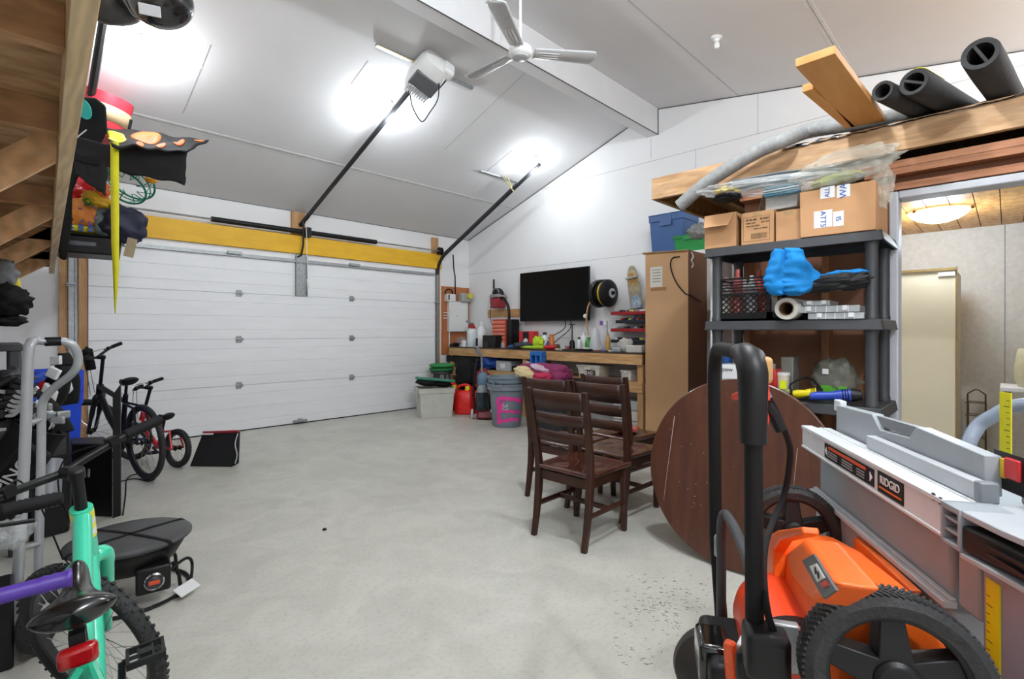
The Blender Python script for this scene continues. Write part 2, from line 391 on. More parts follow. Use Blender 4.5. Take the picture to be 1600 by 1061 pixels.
# door tracks
def track(x, s, name, label):
    t = thing(name, label, 'door track', (x, YB-0.08, 0))
    v = MB(); v.box(x-0.028*s-0.012, x-0.028*s+0.012, YB-0.06, YB-0.002, 0.0, 2.42)
    v.box(x-0.03, x+0.03, YB-0.075, YB-0.07, 0.02, 2.45); v.box(x-0.03, x-0.025, YB-0.075, YB-0.03, 0.02, 2.45); v.box(x+0.025, x+0.03, YB-0.075, YB-0.03, 0.02, 2.45)
    v.build('vertical_track', M['galv'], t)
    pts = []
    for i in range(9):
        a = i/8*math.radians(64); R = 0.38
        pts.append(Vector((x, YB-0.08-R*(1-math.cos(a)), 2.42+R*math.sin(a))))
    d = Vector((0, -math.sin(math.radians(64)), math.cos(math.radians(64)))) ; e = pts[-1]
    pts.append(e+d*2.55)
    c = MB(); c.tube(pts, 0.026, 8, flat=1.2)
    c.tube([q_+Vector((0.0, 0, 0.045)) for q_ in pts[5:-1]]+[pts[-1]-d*0.55+Vector((0, 0, 0.045))], 0.012, 6)
    c.build('curved_track', mat('dark_steel', '3C3E42', 0.4, metal=0.5), t)
    for z in (0.5, 1.2, 1.9):
        MB().box(x-0.045, x+0.035, YB-0.09, YB-0.03, z-0.02, z+0.02).tube([(x-0.06*s, YB-0.1, z), (x+0.04*s, YB-0.1, z)], 0.008, 6).build('roller_bracket', M['galv'], t)
    return t, pts[-1], d
t, e, d = track(5.715, 1, 'door_track', 'dark steel door track climbing from the right edge of the garage door to the ceiling')
track(0.60, -1, 'door_track', 'galvanised door track at the left edge of the garage door, behind the bikes')
# hanger of the right track
g = e-d*0.9
ga = thing('track_hanger', 'perforated galvanised hanger joining the right door track to the ceiling', 'bracket', (g.x, g.y, g.z))
m_ = MB(); A1 = onC(750, 265); m_.box(A1.x, A1.x+0.85, A1.y-0.025, A1.y+0.025, zc(A1.y)-0.03, zc(A1.y)-0.012); m_.build('angle_iron', M['galv'], ga)
A_ = onC(788, 274); B_ = onX(802, 299, 5.70)
for dx in (-0.04, 0.0, 0.05): MB().tube([(A_.x+dx*1.5, A_.y, zc(A_.y)-0.015), (B_.x, B_.y, B_.z)], 0.013, 6, flat=0.4).build('strut', mat('brass_galv', 'D8CFA6', 0.4, metal=0.4), ga)

# torsion spring on its shaft
ts = thing('torsion_spring', 'long black torsion spring on a shaft above the yellow beam', 'spring', (cx, YB-0.16, 2.82))
zs = 2.845
MB().tube([(0.75, YB-0.15, zs), (5.80, YB-0.15, zs)], 0.013, 8).build('shaft', M['galv'], ts)
xa = onY(330, 350, YB-0.15).x; xb = onY(588, 380, YB-0.15).x
for a_, b_ in ((xa, cx+0.02), (cx+0.1, xb)):
    n_ = 130; pr = [(0.034+0.003*(i % 2), a_+(b_-a_)*i/n_) for i in range(n_+1)]
    MB().lathe(pr, (0, YB-0.15, zs), Matrix.Rotation(PI/2, 4, 'Y'), 12).build('spring_coil', M['bk'], ts)
MB().box(cx+0.02, cx+0.1, YB-0.2, YB-0.05, zs-0.07, zs+0.07).build('centre_bracket', M['bk'], ts, bevel=0.005)
for x in (5.72, 0.82):
    MB().lathe([(0.05, -0.03), (0.07, -0.03), (0.07, -0.02), (0.05, -0.015), (0.05, 0.015), (0.07, 0.02), (0.07, 0.03), (0.05, 0.03)], (x, YB-0.15, zs), Matrix.Rotation(PI/2, 4, 'Y'), 20).build('cable_drum', M['bk'], ts)

# garage door opener and its rail
op = thing('garage_door_opener', 'white garage door opener with grey vented side hanging below the ceiling', 'garage door opener', (3.2, 4.4, 3.85))
ra = Vector((cx, YB-0.12, 2.99)); rb = Vector((3.2, 4.72, 4.03)); dr = (rb-ra).normalized()
MB().tube([ra, rb], 0.026, 6, flat=1.3).tube([ra-dr*0.10, ra+dr*0.22], 0.033, 6).build('rail', mat('rail_dark', '2C2D30', 0.4, metal=0.4), op)
Q = Matrix.Translation(P(666, 118, 5.35)) @ frame_to(dr, (0, 0, 1)) @ Matrix.Rotation(-0.35, 4, 'Z') @ Matrix.Diagonal((1.15, 1.12, 1.08, 1))      # z along the rail, away from the door; y up
hb = MB(Q); sec = []
def secp(wd, hh, z, n=20): return [(wd*math.copysign(abs(math.cos(2*PI*i/n))**0.6, math.cos(2*PI*i/n)), hh*math.copysign(abs(math.sin(2*PI*i/n))**0.6, math.sin(2*PI*i/n)), z) for i in range(n)]
rings = [secp(0.09, 0.07, -0.20), secp(0.125, 0.095, -0.18), secp(0.14, 0.11, -0.10), secp(0.145, 0.115, 0.02), secp(0.14, 0.11, 0.14), secp(0.12, 0.09, 0.20), secp(0.08, 0.06, 0.215)]
hb.add([v for r_ in rings for v in r_], [(i*20+j, i*20+(j+1) % 20, (i+1)*20+(j+1) % 20, (i+1)*20+j) for i in range(6) for j in range(20)]+[tuple(range(20))[::-1], tuple(120+j for j in range(20))])
hb.build('housing', M['white'], op)
MB(Q).box(-0.125, 0.125, -0.125, -0.09, -0.105, 0.07).build('grey_band', pl('5F6266', 0.4), op, bevel=0.012)
MB(Q).box(-0.10, 0.10, 0.09, 0.125, -0.12, 0.10).build('top_plate', M['bk'], op, bevel=0.01)
MB(Q).box(0.125, 0.16, -0.04, 0.07, -0.02, 0.11).build('side_socket', M['bk'], op, bevel=0.01)
g = MB(Q)
for i in range(9): g.box(-0.10+i*0.025-0.004, -0.10+i*0.025+0.004, -0.114, -0.06, -0.20, -0.115)
g.build('vent', M['lgrey'], op)
MB(Q).box(0.08, 0.145, -0.02, 0.10, -0.21, -0.12).build('terminal_cover', M['bk'], op, bevel=0.01)
MB(Q).box(0.05, 0.17, -0.08, 0.06, 0.13, 0.24).build('lamp_cover', M['white'], op, bevel=0.03, seg=3)
qq = Q.translation
yq = onC(600, 72).y
p = onC(588, 66); p2 = onC(745, 128)
MB().box(p.x, p2.x+0.0, yq-0.02, yq+0.02, zc(yq)-0.035, zc(yq)-0.012).build('ceiling_angle', M['galv'], op)
MB().box(p.x, (p.x*0.45+p2.x*0.55), yq-0.024, yq-0.02, zc(yq)-0.035, zc(yq)-0.026).build('ceiling_angle', mat('brass_steel', 'C9B664', 0.4, metal=0.3), op)
for sx in (-0.1, 0.12): MB().tube([(qq.x+sx*1.6, yq, zc(yq)-0.02), (qq.x+sx, qq.y, qq.z+0.07)], 0.016, 6, flat=0.3).build('hanger_strap', mat('brass_steel', 'C9B664', 0.4), op)
pts = smooth([P(641, 148, 5.3), P(645, 168, 5.3), P(659, 190, 5.25), P(672, 175, 5.2), P(684, 155, 5.2), P(686, 130, 5.25)], 5)
MB().tube(pts, 0.006, 6).build('power_cable', M['bkm'], op)
# arm from carriage to the door, with the pull cord
ca = P(474, 345, 7.45)
MB().tube([ca, (ca.x, ca.y, 2.65), (ca.x, YB-0.12, 2.50), (ca.x-0.05, y0-0.05, 2.47)], 0.014, 8).build('door_arm', M['bk'], op)
MB().tube([ca+Vector((0.03, -0.02, 0)), P(481, 435, 7.3)], 0.005, 5).tube([P(480.5, 436, 7.3), P(482, 450, 7.3)], 0.016, 6).build('release_cord', M['white'], op)

# ceiling fan
fc = Vector((3.05, 2.89, 3.69)); zt = zc(fc.y)
fan = thing('ceiling_fan', 'white three-bladed ceiling fan on a rod beside the ridge beam', 'ceiling fan', fc)
MB().lathe([(0.012, 0.04), (0.012, zt-fc.z-0.03)], fc, None, 12).lathe([(0.01, zt-fc.z-0.10), (0.05, zt-fc.z-0.085), (0.055, zt-fc.z-0.01), (0.01, zt-fc.z)], fc, None, 20).build('downrod', M['white'], fan)
MB().lathe([(0.0, -0.045), (0.065, -0.04), (0.085, -0.03), (0.095, -0.02), (0.098, 0.02), (0.085, 0.04), (0.03, 0.055), (0.0, 0.055)], fc, None, 32).build('motor_housing', M['white'], fan)
MB().lathe([(0.0, -0.052), (0.06, -0.050), (0.068, -0.044), (0.068, -0.040), (0.0, -0.040)], fc, None, 32).build('cap', mat('fan_cap', 'C9CACC', 0.35), fan)
for a in (-34, 88, 207):
    a = math.radians(a); Qb = Matrix.Translation(fc) @ Matrix.Rotation(a, 4, 'Z') @ Matrix.Rotation(math.radians(-9), 4, 'X')
    def bl(u, v):
        x = 0.11+u*0.55; wv = 0.062+0.022*u
        if u > 0.93: wv *= math.sqrt(max(0.05, 1-((u-0.93)/0.075)**2))
        return (x, (v-0.5)*2*wv, 0.006-0.012*math.cos((v-0.5)*PI)+0.02*u)
    MB(Qb).grid(bl, 24, 8).build('blade', mat('fan_blade', 'C4C6C9', 0.35, metal=0.1, var=0.02), fan, thick=0.003)
    br = MB(Qb)
    for k in (-0.028, 0, 0.028): br.tube([(0.07, k*0.6, 0.0), (0.24, k, -0.004), (0.33, k*0.9, 0.002)], 0.005, 6, flat=0.5)
    br.build('blade_bracket', M['white'], fan)

# ceiling bulbs in white holders
for i, (x, y) in enumerate(BULBS):
    lab = ['bare lit bulb on the ceiling at the left, over the black helmets', 'bare lit bulb on the ceiling behind the garage door opener', 'bare lit bulb on the ceiling near the end of the dark door track',
           'unlit white bulb on the ceiling slope above the storage loft', 'unseen bulb added for fill light above the camera', 'unseen bulb added for fill light behind the camera over the small room', 'unseen bulb added for fill light behind the camera on the overhead shelf side'][i]
    z = zc(y); t = thing('ceiling_bulb', lab, 'light bulb', (x, y, z), 0, 'bare bulbs on the ceiling')
    MB().lathe([(0.0, 0.0), (0.055, 0.0), (0.05, -0.02), (0.028, -0.035), (0.026, -0.055), (0, -0.055)][::-1], (x, y, z-0.004+0.012), None, 20).build('lamp_holder', M['white'], t)
    MB().lathe([(0.0, -0.125), (0.018, -0.12), (0.028, -0.10), (0.027, -0.08), (0.016, -0.058), (0.014, -0.05), (0, -0.05)], (x, y, z+0.008), None, 16).build('bulb', M['bulb'] if i != 3 else M['white'], t)
# ================================================================== small room under the loft
XP = 3.65; YE = 1.34; ZD = 2.14
zl0, zl1 = 2.41, 2.575
# partition: brown hardboard behind exposed studs, with the door opening
b = MB(); b.box(XP+0.09, XP+0.11, 0.50, YE, 0, 2.37); b.box(XP+0.09, XP+0.11, -0.50, 0.50, ZD+0.05, 2.37); b.box(XP+0.09, XP+0.11, YF, -0.50, 0, 2.37)
b.box(XP+0.11, XR, YE-0.02, YE, 0, 2.37)
b.mt(1).box(XP+0.1101, XP+0.118, 0.50, YE-0.02, 0, 2.37).box(XP+0.1101, XP+0.118, YF, -0.50, 0, 2.37).box(XP+0.1101, XP+0.118, -0.5, 0.5, ZD+0.05, 2.37).box(XP+0.12, XR-0.03, YE-0.026, YE-0.0201, 0, 2.37)
struct(b, 'wall_partition', [M['hard'], mat('textured_white_panel', 'EEECE6', 0.6, col2='E2DED6', scale=22, detail=6)])
st = MB()
for y in (0.515, 0.82, 1.295, -0.54, -1.1, -1.7, -2.3, -2.9, -3.5): st.box(XP, XP+0.09, y-0.02, y+0.02, 0, 2.20)
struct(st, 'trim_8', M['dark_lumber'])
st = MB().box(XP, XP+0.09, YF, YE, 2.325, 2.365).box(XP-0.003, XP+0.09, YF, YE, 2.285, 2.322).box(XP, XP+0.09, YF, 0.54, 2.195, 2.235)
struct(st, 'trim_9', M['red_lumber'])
struct(MB().box(XP-0.012, XP+0.12, 0.45, 0.495, 0, ZD+0.045).box(XP-0.012, XP+0.12, -0.50, 0.45, ZD, ZD+0.045).box(XP-0.012, XP+0.12, -0.5, -0.455, 0, ZD), 'trim_10', mat('door_casing_grey', 'BFC0C6', 0.45, var=0.03), bevel=0.008, seg=2)
# inside: walls and pine ceiling with its joists hidden
wi = mat('textured_white_panel', 'EEECE6', 0.6, col2='E2DED6', scale=22, detail=6)
b = MB().box(XR-0.03, XR-0.001, YF, YE-0.02, 0, 2.37)
b.mt(1)
for y in (0.02, 1.20-2.4, -2.4): b.box(XR-0.034, XR-0.03, y-0.004, y+0.004, 0, 2.37)
struct(b, 'wall_inner', [wi, M['seam']])
pc = MB()
pinec = mat('knotty_pine_ceiling', 'E2B06C', 0.45, kind='wood', col2='C4873F', scale=3.5, stretch=(1.0, 7, 7), detail=6)
y = YF
while y < YE-0.03:
    pc.box(XP+0.11, XR-0.03, y+0.003, min(y+0.137, YE-0.02), 2.36, 2.375); y += 0.14
pc.mt(1).box(XP+0.11, XR-0.03, YF, YE-0.02, 2.371, 2.38)
struct(pc, 'ceiling_inner', [pinec, mat('dark_pine_gap', '5A3A1C', 0.7)])
# dome lamp
dp = Vector((5.35, 0.40, 2.36))
t = thing('dome_lamp', 'warm glowing frosted glass dome lamp on the pine ceiling of the small room', 'ceiling lamp', dp)
MB().lathe([(0.0, -0.105), (0.07, -0.098), (0.13, -0.078), (0.175, -0.05), (0.20, -0.02), (0.205, -0.012), (0.0, -0.012)], dp, None, 36).build('glass_dome', M['dome'], t)
MB().lathe([(0.0, 0.0), (0.13, 0.0), (0.13, -0.018), (0.0, -0.018)][::-1], dp, None, 30).build('base_plate', M['white'], t)
for a in (0.3, 2.4, 4.5): MB().ell(dp+Vector((0.207*math.cos(a), 0.207*math.sin(a), -0.018)), (0.014, 0.014, 0.012), None, 10, 6).build('clip', mat('brass', '9A7A3A', 0.3, metal=0.8), t)

# loft over the room
lo = MB()
lo.box(XP-0.04, XP, -3.5, 2.0, zl0, zl1)
struct(lo, 'loft_beam', mat('loft_beam_wood', 'DDB68C', 0.6, kind='wood', col2='B58A5E', scale=2.2, stretch=(8, 1.2, 8)), bevel=0.002)
lo = MB(); lo.box(XP, XR-0.002, 1.96, 2.0, zl0, zl1-0.01)
for y in (1.6,): lo.box(XP, XR-0.002, y-0.02, y+0.02, zl0, zl1-0.012)
lo.box(XP, XR-0.002, -3.5, 1.96, zl1-0.011, zl1+0.004)
struct(lo, 'loft_deck', mat('loft_wood', 'B8905C', 0.65, kind='wood', col2='8E6838', scale=3, stretch=(1.2, 6, 8)))
# crumpled black sheet showing along the loft edge
pts = []
random.seed(4)
sh = MB()
def shf(u, v): 
    y = 1.05-u*4.2
    return (XP-0.048+0.10*v+0.008*noise.noise(Vector((u*60, v*3, 0))), y, zl1+0.006+0.010*noise.noise(Vector((u*90, v*4, 2)))-(0.022 if v < 0.15 else 0))
sh.grid(shf, 160, 5)
tag(sh.build('plastic_sheet', M['bkg'], thick=0.002), 'crumpled black plastic sheet along the top edge of the loft beam', 'sheet')

# things resting on the loft
def bar_world(name, p0, p1, wd, th, m, label, cat, group=None):
    p0 = Vector(p0); p1 = Vector(p1); d = (p1-p0).normalized(); Q = Matrix.Translation(p0) @ frame_to(d)
    o = MB(Q).box(-wd/2, wd/2, -th/2, th/2, 0, (p1-p0).length).build(name, m, bevel=0.002); return tag(o, label, cat, group)
zt_ = zl1+0.03
pl_m = mat('pine_plank_x', 'D29A5A', 0.55, col2='C58945', scale=2.4, stretch=(1.0, 5, 5))
A = onZ(1273, 88, zt_+0.02); B = onZ(1368, 203, zt_+0.02)
bar_world('wooden_plank', A, A+(B-A).normalized()*2.4, 0.16, 0.038, pl_m, 'wide pine plank jutting out furthest from the loft', 'plank', 'planks jutting out from the loft')
A = onZ(1262, 136, zt_+0.02); B = onZ(1341, 205, zt_+0.02)
bar_world('wooden_plank', A, A+(B-A).normalized()*2.2, 0.05, 0.038, pl_m, 'narrow pine stick jutting from the loft beside the wide plank', 'plank', 'planks jutting out from the loft')
foam = mat('black_foam', '2E2C2C', 0.85, var=0.12, bump=0.15)
def foam_tube(A, B, r, label, twist=0, tapes=(), L=1.5):
    A = Vector(A); d = (Vector(B)-A); d.z = 0; d.normalize(); E = A+d*L
    Q = Matrix.Translation(A) @ frame_to(d)
    n = 28; prof = [(r, 0), (r, L), (r*0.66, L), (r*0.66, 0)]
    root = thing('foam_tube', label, 'foam tube', (A.x, A.y, A.z-r), 0, 'foam pipe tubes on the loft')
    pr = [(r*0.68, 0.0), (r*0.96, -0.004), (r, 0.01)]+[(r*(1+0.02*math.sin(k)), 0.01+L*k/12) for k in range(1, 12)]+[(r, L), (r*0.66, L)]
    MB(Q).lathe(pr, (0, 0, 0), None, n, closed=True).build('foam_shell', foam, root)
    if twist: MB(Q).cb((0, 0, 0.25), (r*1.35, 0.012, 0.5), Matrix.Rotation(twist, 4, 'Z')).build('inner_fold', foam, root)
    for a, w_, l_ in tapes:
        MB(Q).grid(lambda u, v: ((r+0.004)*math.cos(a+(v-0.5)*w_), (r+0.004)*math.sin(a+(v-0.5)*w_), 0.01+u*l_), 8, 6).build('tape_strip', pl('E8DE1E', 0.5), root, thick=0.002)
    return root
zf = zl1+0.085
foam_tube(onZ(1532, 84, zf), onZ(1575, 155, zf), 0.072, 'thick black foam tube standing out alone at the right end of the loft', 1.1)
foam_tube(onZ(1428, 128, zf), onZ(1500, 168, zf), 0.066, 'black foam tube with a yellow band on top, right one of the pair', 0.5, tapes=((1.9, 0.9, 0.22),))
foam_tube(onZ(1379, 142, zf-0.015), onZ(1465, 186, zf-0.015), 0.052, 'smaller black foam tube with a yellow streak, left one of the pair', 0, tapes=((0.1, 0.25, 0.8),))
# long corrugated hose drooping off the loft
hp = [onX(1062, 322, 3.50), onX(1095, 293, 3.50), onX(1140, 262, 3.50), onX(1185, 236, 3.51), onX(1225, 219, 3.53)]
zh = zl1+0.062
hp += [onZ(1262, 205, zh+0.05), onZ(1310, 196, zh+0.01), onZ(1370, 187, zh), onZ(1440, 180, zh), onZ(1530, 174, zh)]
hp = smooth(hp, 10)
hose_m = mat('grey_hose', '9C9D9C', 0.6, col2='868786', scale=30)
o = MB().tube(hp, [0.047+0.0015*(i % 2) for i in range(len(hp))], 14).build('flexible_hose', hose_m); tag(o, 'long grey ribbed hose drooping off the loft over the cardboard boxes', 'hose')

# door and things seen inside the small room
cb0 = thing('upright_cabinet', 'tall cream panel cabinet standing in the small room behind the door opening', 'cabinet', (5.75, 1.02, 0))
A = onX(1496, 430, 5.45)
ycab = A.y; 
MB().box(5.45, 6.10, ycab+0.01, ycab+0.75, 0.02, 1.88).build('body', mat('cream_panel', 'EDE3C8', 0.4, var=0.03, scale=2), cb0, bevel=0.004)
MB().box(5.44, 5.46, ycab+0.0, ycab+0.012, 0.0, 1.90).box(5.435, 5.46, ycab, ycab+0.75, 1.875, 1.895).build('edge_trim', mat('bronze_trim', 'A88C5A', 0.4, metal=0.4), cb0)
MB().box(5.44, 5.50, ycab+0.004, ycab+0.12, 1.83, 1.86).build('top_hinge', M['white'], cb0)
# small wire rack
wr = thing('wire_rack', 'small brown wire rack against the wall of the small room', 'rack', (6.2, 0.05, 0)); b = MB()
zz = lambda py, t: H+(HY-py)/F*t
A = onX(1512, 690, 6.3); B = onX(1540, 690, 6.3)
for y in (A.y, B.y): b.tube([(6.3, y, 0), (6.3, y, 0.80)], 0.006, 6)
b.tube([(6.3, A.y, 0.80), (6.3, A.y*0.6+B.y*0.4, 0.84), (6.3, B.y*0.6+A.y*0.4, 0.84), (6.3, B.y, 0.80)], 0.006, 6)
for z in (0.15, 0.40, 0.60, 0.72): b.tube([(6.3, A.y+0.02, z), (6.3, B.y, z)], 0.005, 6); b.tube([(6.3, A.y, z), (6.42, A.y, z), (6.42, B.y, z), (6.3, B.y, z)], 0.004, 6)
for y in (A.y, B.y): b.tube([(6.42, y, 0), (6.42, y, 0.72)], 0.005, 6)
b.build('frame', mat('bronze_wire', '6A5238', 0.5, metal=0.4), wr)
# small stand with a jug
A = onX(1592, 604, 5.3); zt0 = A.z
sd = thing('side_stand', 'white topped wooden stand behind the table saw, in the small room', 'stand', (5.3, A.y-0.05, 0))
MB().box(5.15, 5.55, A.y-0.35, A.y+0.10, zt0-0.03, zt0).build('top', M['white'], sd, bevel=0.004)
for dx in (5.19, 5.50):
    for dy in (-0.31, 0.06): MB().box(dx, dx+0.04, A.y+dy-0.02, A.y+dy+0.02, 0, zt0-0.03).build('leg', M['espresso'], sd)
MB().box(5.10, 5.155, A.y-0.25, A.y-0.03, zt0-0.12, zt0-0.045).build('front_rail', M['espresso'], sd, bevel=0.006)
ju = MB().lathe([(0.0, 0.0), (0.105, 0.0), (0.125, 0.05), (0.128, 0.14), (0.108, 0.27), (0.10, 0.28), (0.0, 0.28)], (5.30, A.y-0.1, zt0+0.001), None, 24).build('lamp_shade', mat('ivory_shade', 'CFC8A8', 0.6), None)
tag(ju, 'ivory rounded shade standing on the stand behind the table saw', 'shade')

# ================================================================== black shelving unit
SX0, SX1, SY0, SY1 = 3.17, 3.62, 0.46, 1.37
SZ = [0.06, 0.52, 0.98, 1.44, 1.90]
su = thing('shelving_unit', 'black plastic shelving unit loaded with boxes beside the small room door', 'shelving', ((SX0+SX1)/2, (SY0+SY1)/2, 0))
for z in SZ:
    b = MB(); b.box(SX0, SX1, SY0, SY1, z-0.012, z); 
    b.prism([(SX0-0.012, SY0-0.012, z-0.055), (SX0-0.012, SY1+0.012, z-0.055), (SX0, SY1, z), (SX0, SY0, z)], (0.014, 0, 0))
    b.box(SX1-0.012, SX1+0.004, SY0, SY1, z-0.055, z); b.prism([(SX0-0.012, SY0-0.012, z-0.055), (SX1, SY0-0.012, z-0.055), (SX1, SY0, z), (SX0, SY0, z)], (0, 0.012, 0)); b.box(SX0, SX1, SY1-0.01, SY1+0.010, z-0.055, z)
    b.build('shelf', M['dgrey'], su, bevel=0.004)
for x in (SX0+0.045, SX1-0.05):
    for y in (SY0+0.05, SY1-0.05):
        b = MB()
        for i in range(4):
            b.lathe([(0.033, SZ[i]), (0.033, SZ[i]+0.02), (0.029, SZ[i]+0.03), (0.029, SZ[i+1]-0.09), (0.034, SZ[i+1]-0.06), (0.034, SZ[i+1]-0.05)], (x, y, 0), None, 16)
        b.lathe([(0.032, 0), (0.032, 0.06)], (x, y, 0), None, 12)
        b.build('post', M['dgrey'], su)
def shelf_y(px, X): return onX(px, 500, X).y

# cartons on the top shelf
def carton(px0, px1, X, z0, h, dep, label, m='card', group='cardboard boxes on top of the shelving unit', tape=True, flaps=None):
    ya = shelf_y(px1, X); yb = shelf_y(px0, X)
    t = thing('cardboard_box', label, 'box', (X+dep/2, (ya+yb)/2, z0), 0, group)
    if flaps:
        b = MB(); k = 0.004
        b.box(X, X+dep, ya, yb, z0, z0+k).box(X, X+k, ya, yb, z0, z0+h).box(X+dep-k, X+dep, ya, yb, z0, z0+h).box(X+k, X+dep-k, ya, ya+k, z0, z0+h).box(X+k, X+dep-k, yb-k, yb, z0, z0+h)
        b.build('box_body', M[m], t)
        MB().prism([(X-0.001, ya+0.01, z0+h), (X-0.001, yb, z0+h), (X-0.055, yb-0.02, z0+h-flaps), (X-0.055, ya+0.03, z0+h-flaps)], (0.004, 0, 0)).build('front_flap', M[m], t)
        MB().prism([(X+0.0, ya+0.001, z0+h), (X+dep, ya+0.001, z0+h), (X+dep-.02, ya-0.04, z0+h-flaps*0.9), (X+0.03, ya-0.04, z0+h-flaps*0.9)], (0, 0.004, 0)).build('side_flap', M['cardd'], t)
        MB().prism([(X+dep, ya, z0+h), (X+dep, yb, z0+h), (X+dep+0.02, yb, z0+h+0.05), (X+dep+0.02, ya, z0+h+0.05)], (0.004, 0, 0)).build('back_flap', M[m], t)
    else:
        MB().box(X, X+dep, ya, yb, z0, z0+h).build('box_body', M[m], t, bevel=0.003)
        if tape: MB().box(X-0.0006, X+dep+0.0006, (ya+yb)/2-0.024, (ya+yb)/2+0.024, z0+h-0.03, z0+h+0.0008).build('tape', mat('tape_clear', 'B89468', 0.25), t)
    return t, ya, yb
Z4 = 1.902
carton(1101, 1150, 3.20, Z4, 0.215, 0.30, 'open cardboard box with drooping flaps at the left end of the top shelf', flaps=0.085)
t, ya, yb = carton(1158, 1209, 3.20, Z4, 0.195, 0.30, 'cardboard box with a printed label and barcode on the top shelf', 'card')
lb = mat('box_print', '6B5436', 0.7)
b = MB(); X = 3.1985; yc = (ya+yb)/2; wv = (yb-ya)
def rect(b, y0_, y1_, z0_, z1_, X=X): b.box(X, X+0.001, y0_, y1_, z0_, z1_)
fy0, fy1, fz0, fz1 = yc-wv*0.38, yc+wv*0.42, Z4+0.02, Z4+0.165
for a in ((fy0, fy1, fz0, fz0+0.0015), (fy0, fy1, fz1, fz1+0.0015), (fy0, fy0+0.0015, fz0, fz1), (fy1, fy1+0.0015, fz0, fz1)): rect(b, *a)
random.seed(3)
for r_ in range(4):
    y = fy1-0.015
    while y > fy0+0.02:
        l = random.uniform(0.008, 0.03)
        if random.random() < 0.8: rect(b, y-l, y, fz1-0.022-r_*0.018, fz1-0.015-r_*0.018+(0.004 if r_ == 0 else 0))
        y -= l+0.005
y = fy1-0.045
for k in range(16): rect(b, y-random.choice((0.0012, 0.0025, 0.004)), y, fz0+0.012, fz0+0.045); y -= 0.0058
b.build('printed_label', lb, t)
carton(1212, 1253, 3.20, Z4, 0.175, 0.30, 'plain cardboard box between the printed box and the large taped box', 'card')
t, ya, yb = carton(1250, 1368, 3.165, Z4, 0.255, 0.36, 'large cardboard box with white tape lettered in blue on the top shelf', 'card', tape=False)
X = 3.1645
wt = M['white']; bt = pl('1F4FA8', 0.5)
for (pxa, pxb, pya, pyb, s, rz, sz) in ((1273, 1299, 327, 357, 'ATTS', -1, 0.030), (1303, 1317, 329, 354, 'IS', -1, 0.028), (1283, 1303, 290, 311, 'ALL', 1, 0.026), (1309, 1327, 287, 309, 'WA', 1, 0.036)):
    A = onX(pxa, pyb, X); B = onX(pxb, pya, X)
    y0_, y1_ = min(A.y, B.y), max(A.y, B.y); z0_, z1_ = min(A.z, B.z), max(A.z, B.z)
    MB().box(X-0.0006, X+0.001, y0_-0.004, y1_+0.004, z0_, z1_).build('white_tape', wt, t)
    Q = Matrix.Translation((X-0.001, (y0_+y1_)/2, (z0_+z1_)/2)) @ Matrix(((0, 0, -1, 0), (-1, 0, 0, 0), (0, 1, 0, 0), (0, 0, 0, 1))) @ Matrix.Rotation(PI/2*rz*(1 if True else 1), 4, 'Z')
    text_mb(s, sz*1.25, Q).build('blue_lettering', bt, t)
zb = Z4+0.26
# things piled on the cartons
wbx = thing('small_white_box', 'white carton with an open grey flap under the clear plastic bundle', 'box', P(1220, 282, 3.0), 0)
A = P(1196, 287, 3.05); yb_ = A.y; ya_ = shelf_y(1246, A.x)
MB().box(A.x, A.x+0.16, ya_, yb_, Z4+0.20, Z4+0.36).build('box_body', mat('white_carton', 'D8D8D6', 0.6), wbx, bevel=0.003)
MB().prism([(A.x, yb_, Z4+0.36), (A.x+0.1, yb_+0.02, Z4+0.36), (A.x+0.1, yb_+0.05, Z4+0.22), (A.x, yb_+0.04, Z4+0.20)], (0.003, 0.003, 0)).build('open_flap', mat('grey_board', '9C978C', 0.7), wbx)
# long wrapped bundle of trim strips, in clear film
wb = thing('wrapped_bundle', 'long bundle of grey and teal blades in clear film lying across the cardboard boxes', 'bundle', P(1230, 290, 2.9))
random.seed(11)
for i in range(7):
    A = P(1138+random.uniform(-4, 10), 301-3*i+random.uniform(-2, 2), 3.12-0.01*i); B = P(1312+random.uniform(-14, 6), 272-2.0*i, 2.80)
    A.z = max(A.z, Z4+0.225+0.012*i); B.z = max(B.z, Z4+0.285+0.006*i)
    mid = (A+B)/2+Vector((0, 0, 0.008))
    MB().tube([A, mid, B], [0.012, 0.016, 0.010], 8, flat=0.5).build('strip', pl(('8F9496', '6C7276', 'B9BFC2', '4C6E78', 'A8ADB0')[i % 5], 0.35), wb)
for (px, py, wpx, t_) in ((1222, 296, 60, 2.93),):
    A = P(px, py, t_); 
    for k in range(4): MB().cb(A+Vector((0, 0, -0.028+0.014*k)), (0.05, 0.19, 0.009)).build('blade_pack', pl(('3D7C96', '7FA5B5', 'C7D4D8', '5B93A6')[k], 0.3), wb, bevel=0.002)
MB().ell(P(1210, 289, 2.94), (0.09, 0.44, 0.05), Matrix.Rotation(0.06, 4, 'X') @ Matrix.Rotation(0.1, 4, 'Z'), 60, 30, 0.16, 4, 2).build('clear_film', M['poly'], wb)
pb = thing('plastic_bag', 'large crumpled clear plastic bag spilling over the top of the taped box', 'bag', P(1330, 270, 2.8))
MB().ell(P(1318, 262, 2.72), (0.09, 0.24, 0.085), Matrix.Rotation(-0.12, 4, 'X'), 60, 40, 0.28, 3, 5).build('bag_body', mat('clear_poly_warm', 'EAE6D8', 0.2, alpha=0.30, bump=0.8, bscale=22, var=0.1), pb)
MB().ell(P(1378, 290, 2.66), (0.05, 0.05, 0.11), None, 40, 30, 0.3, 3, 8).build('bag_tail', mat('clear_poly_warm', 'EDE6CF'), pb)
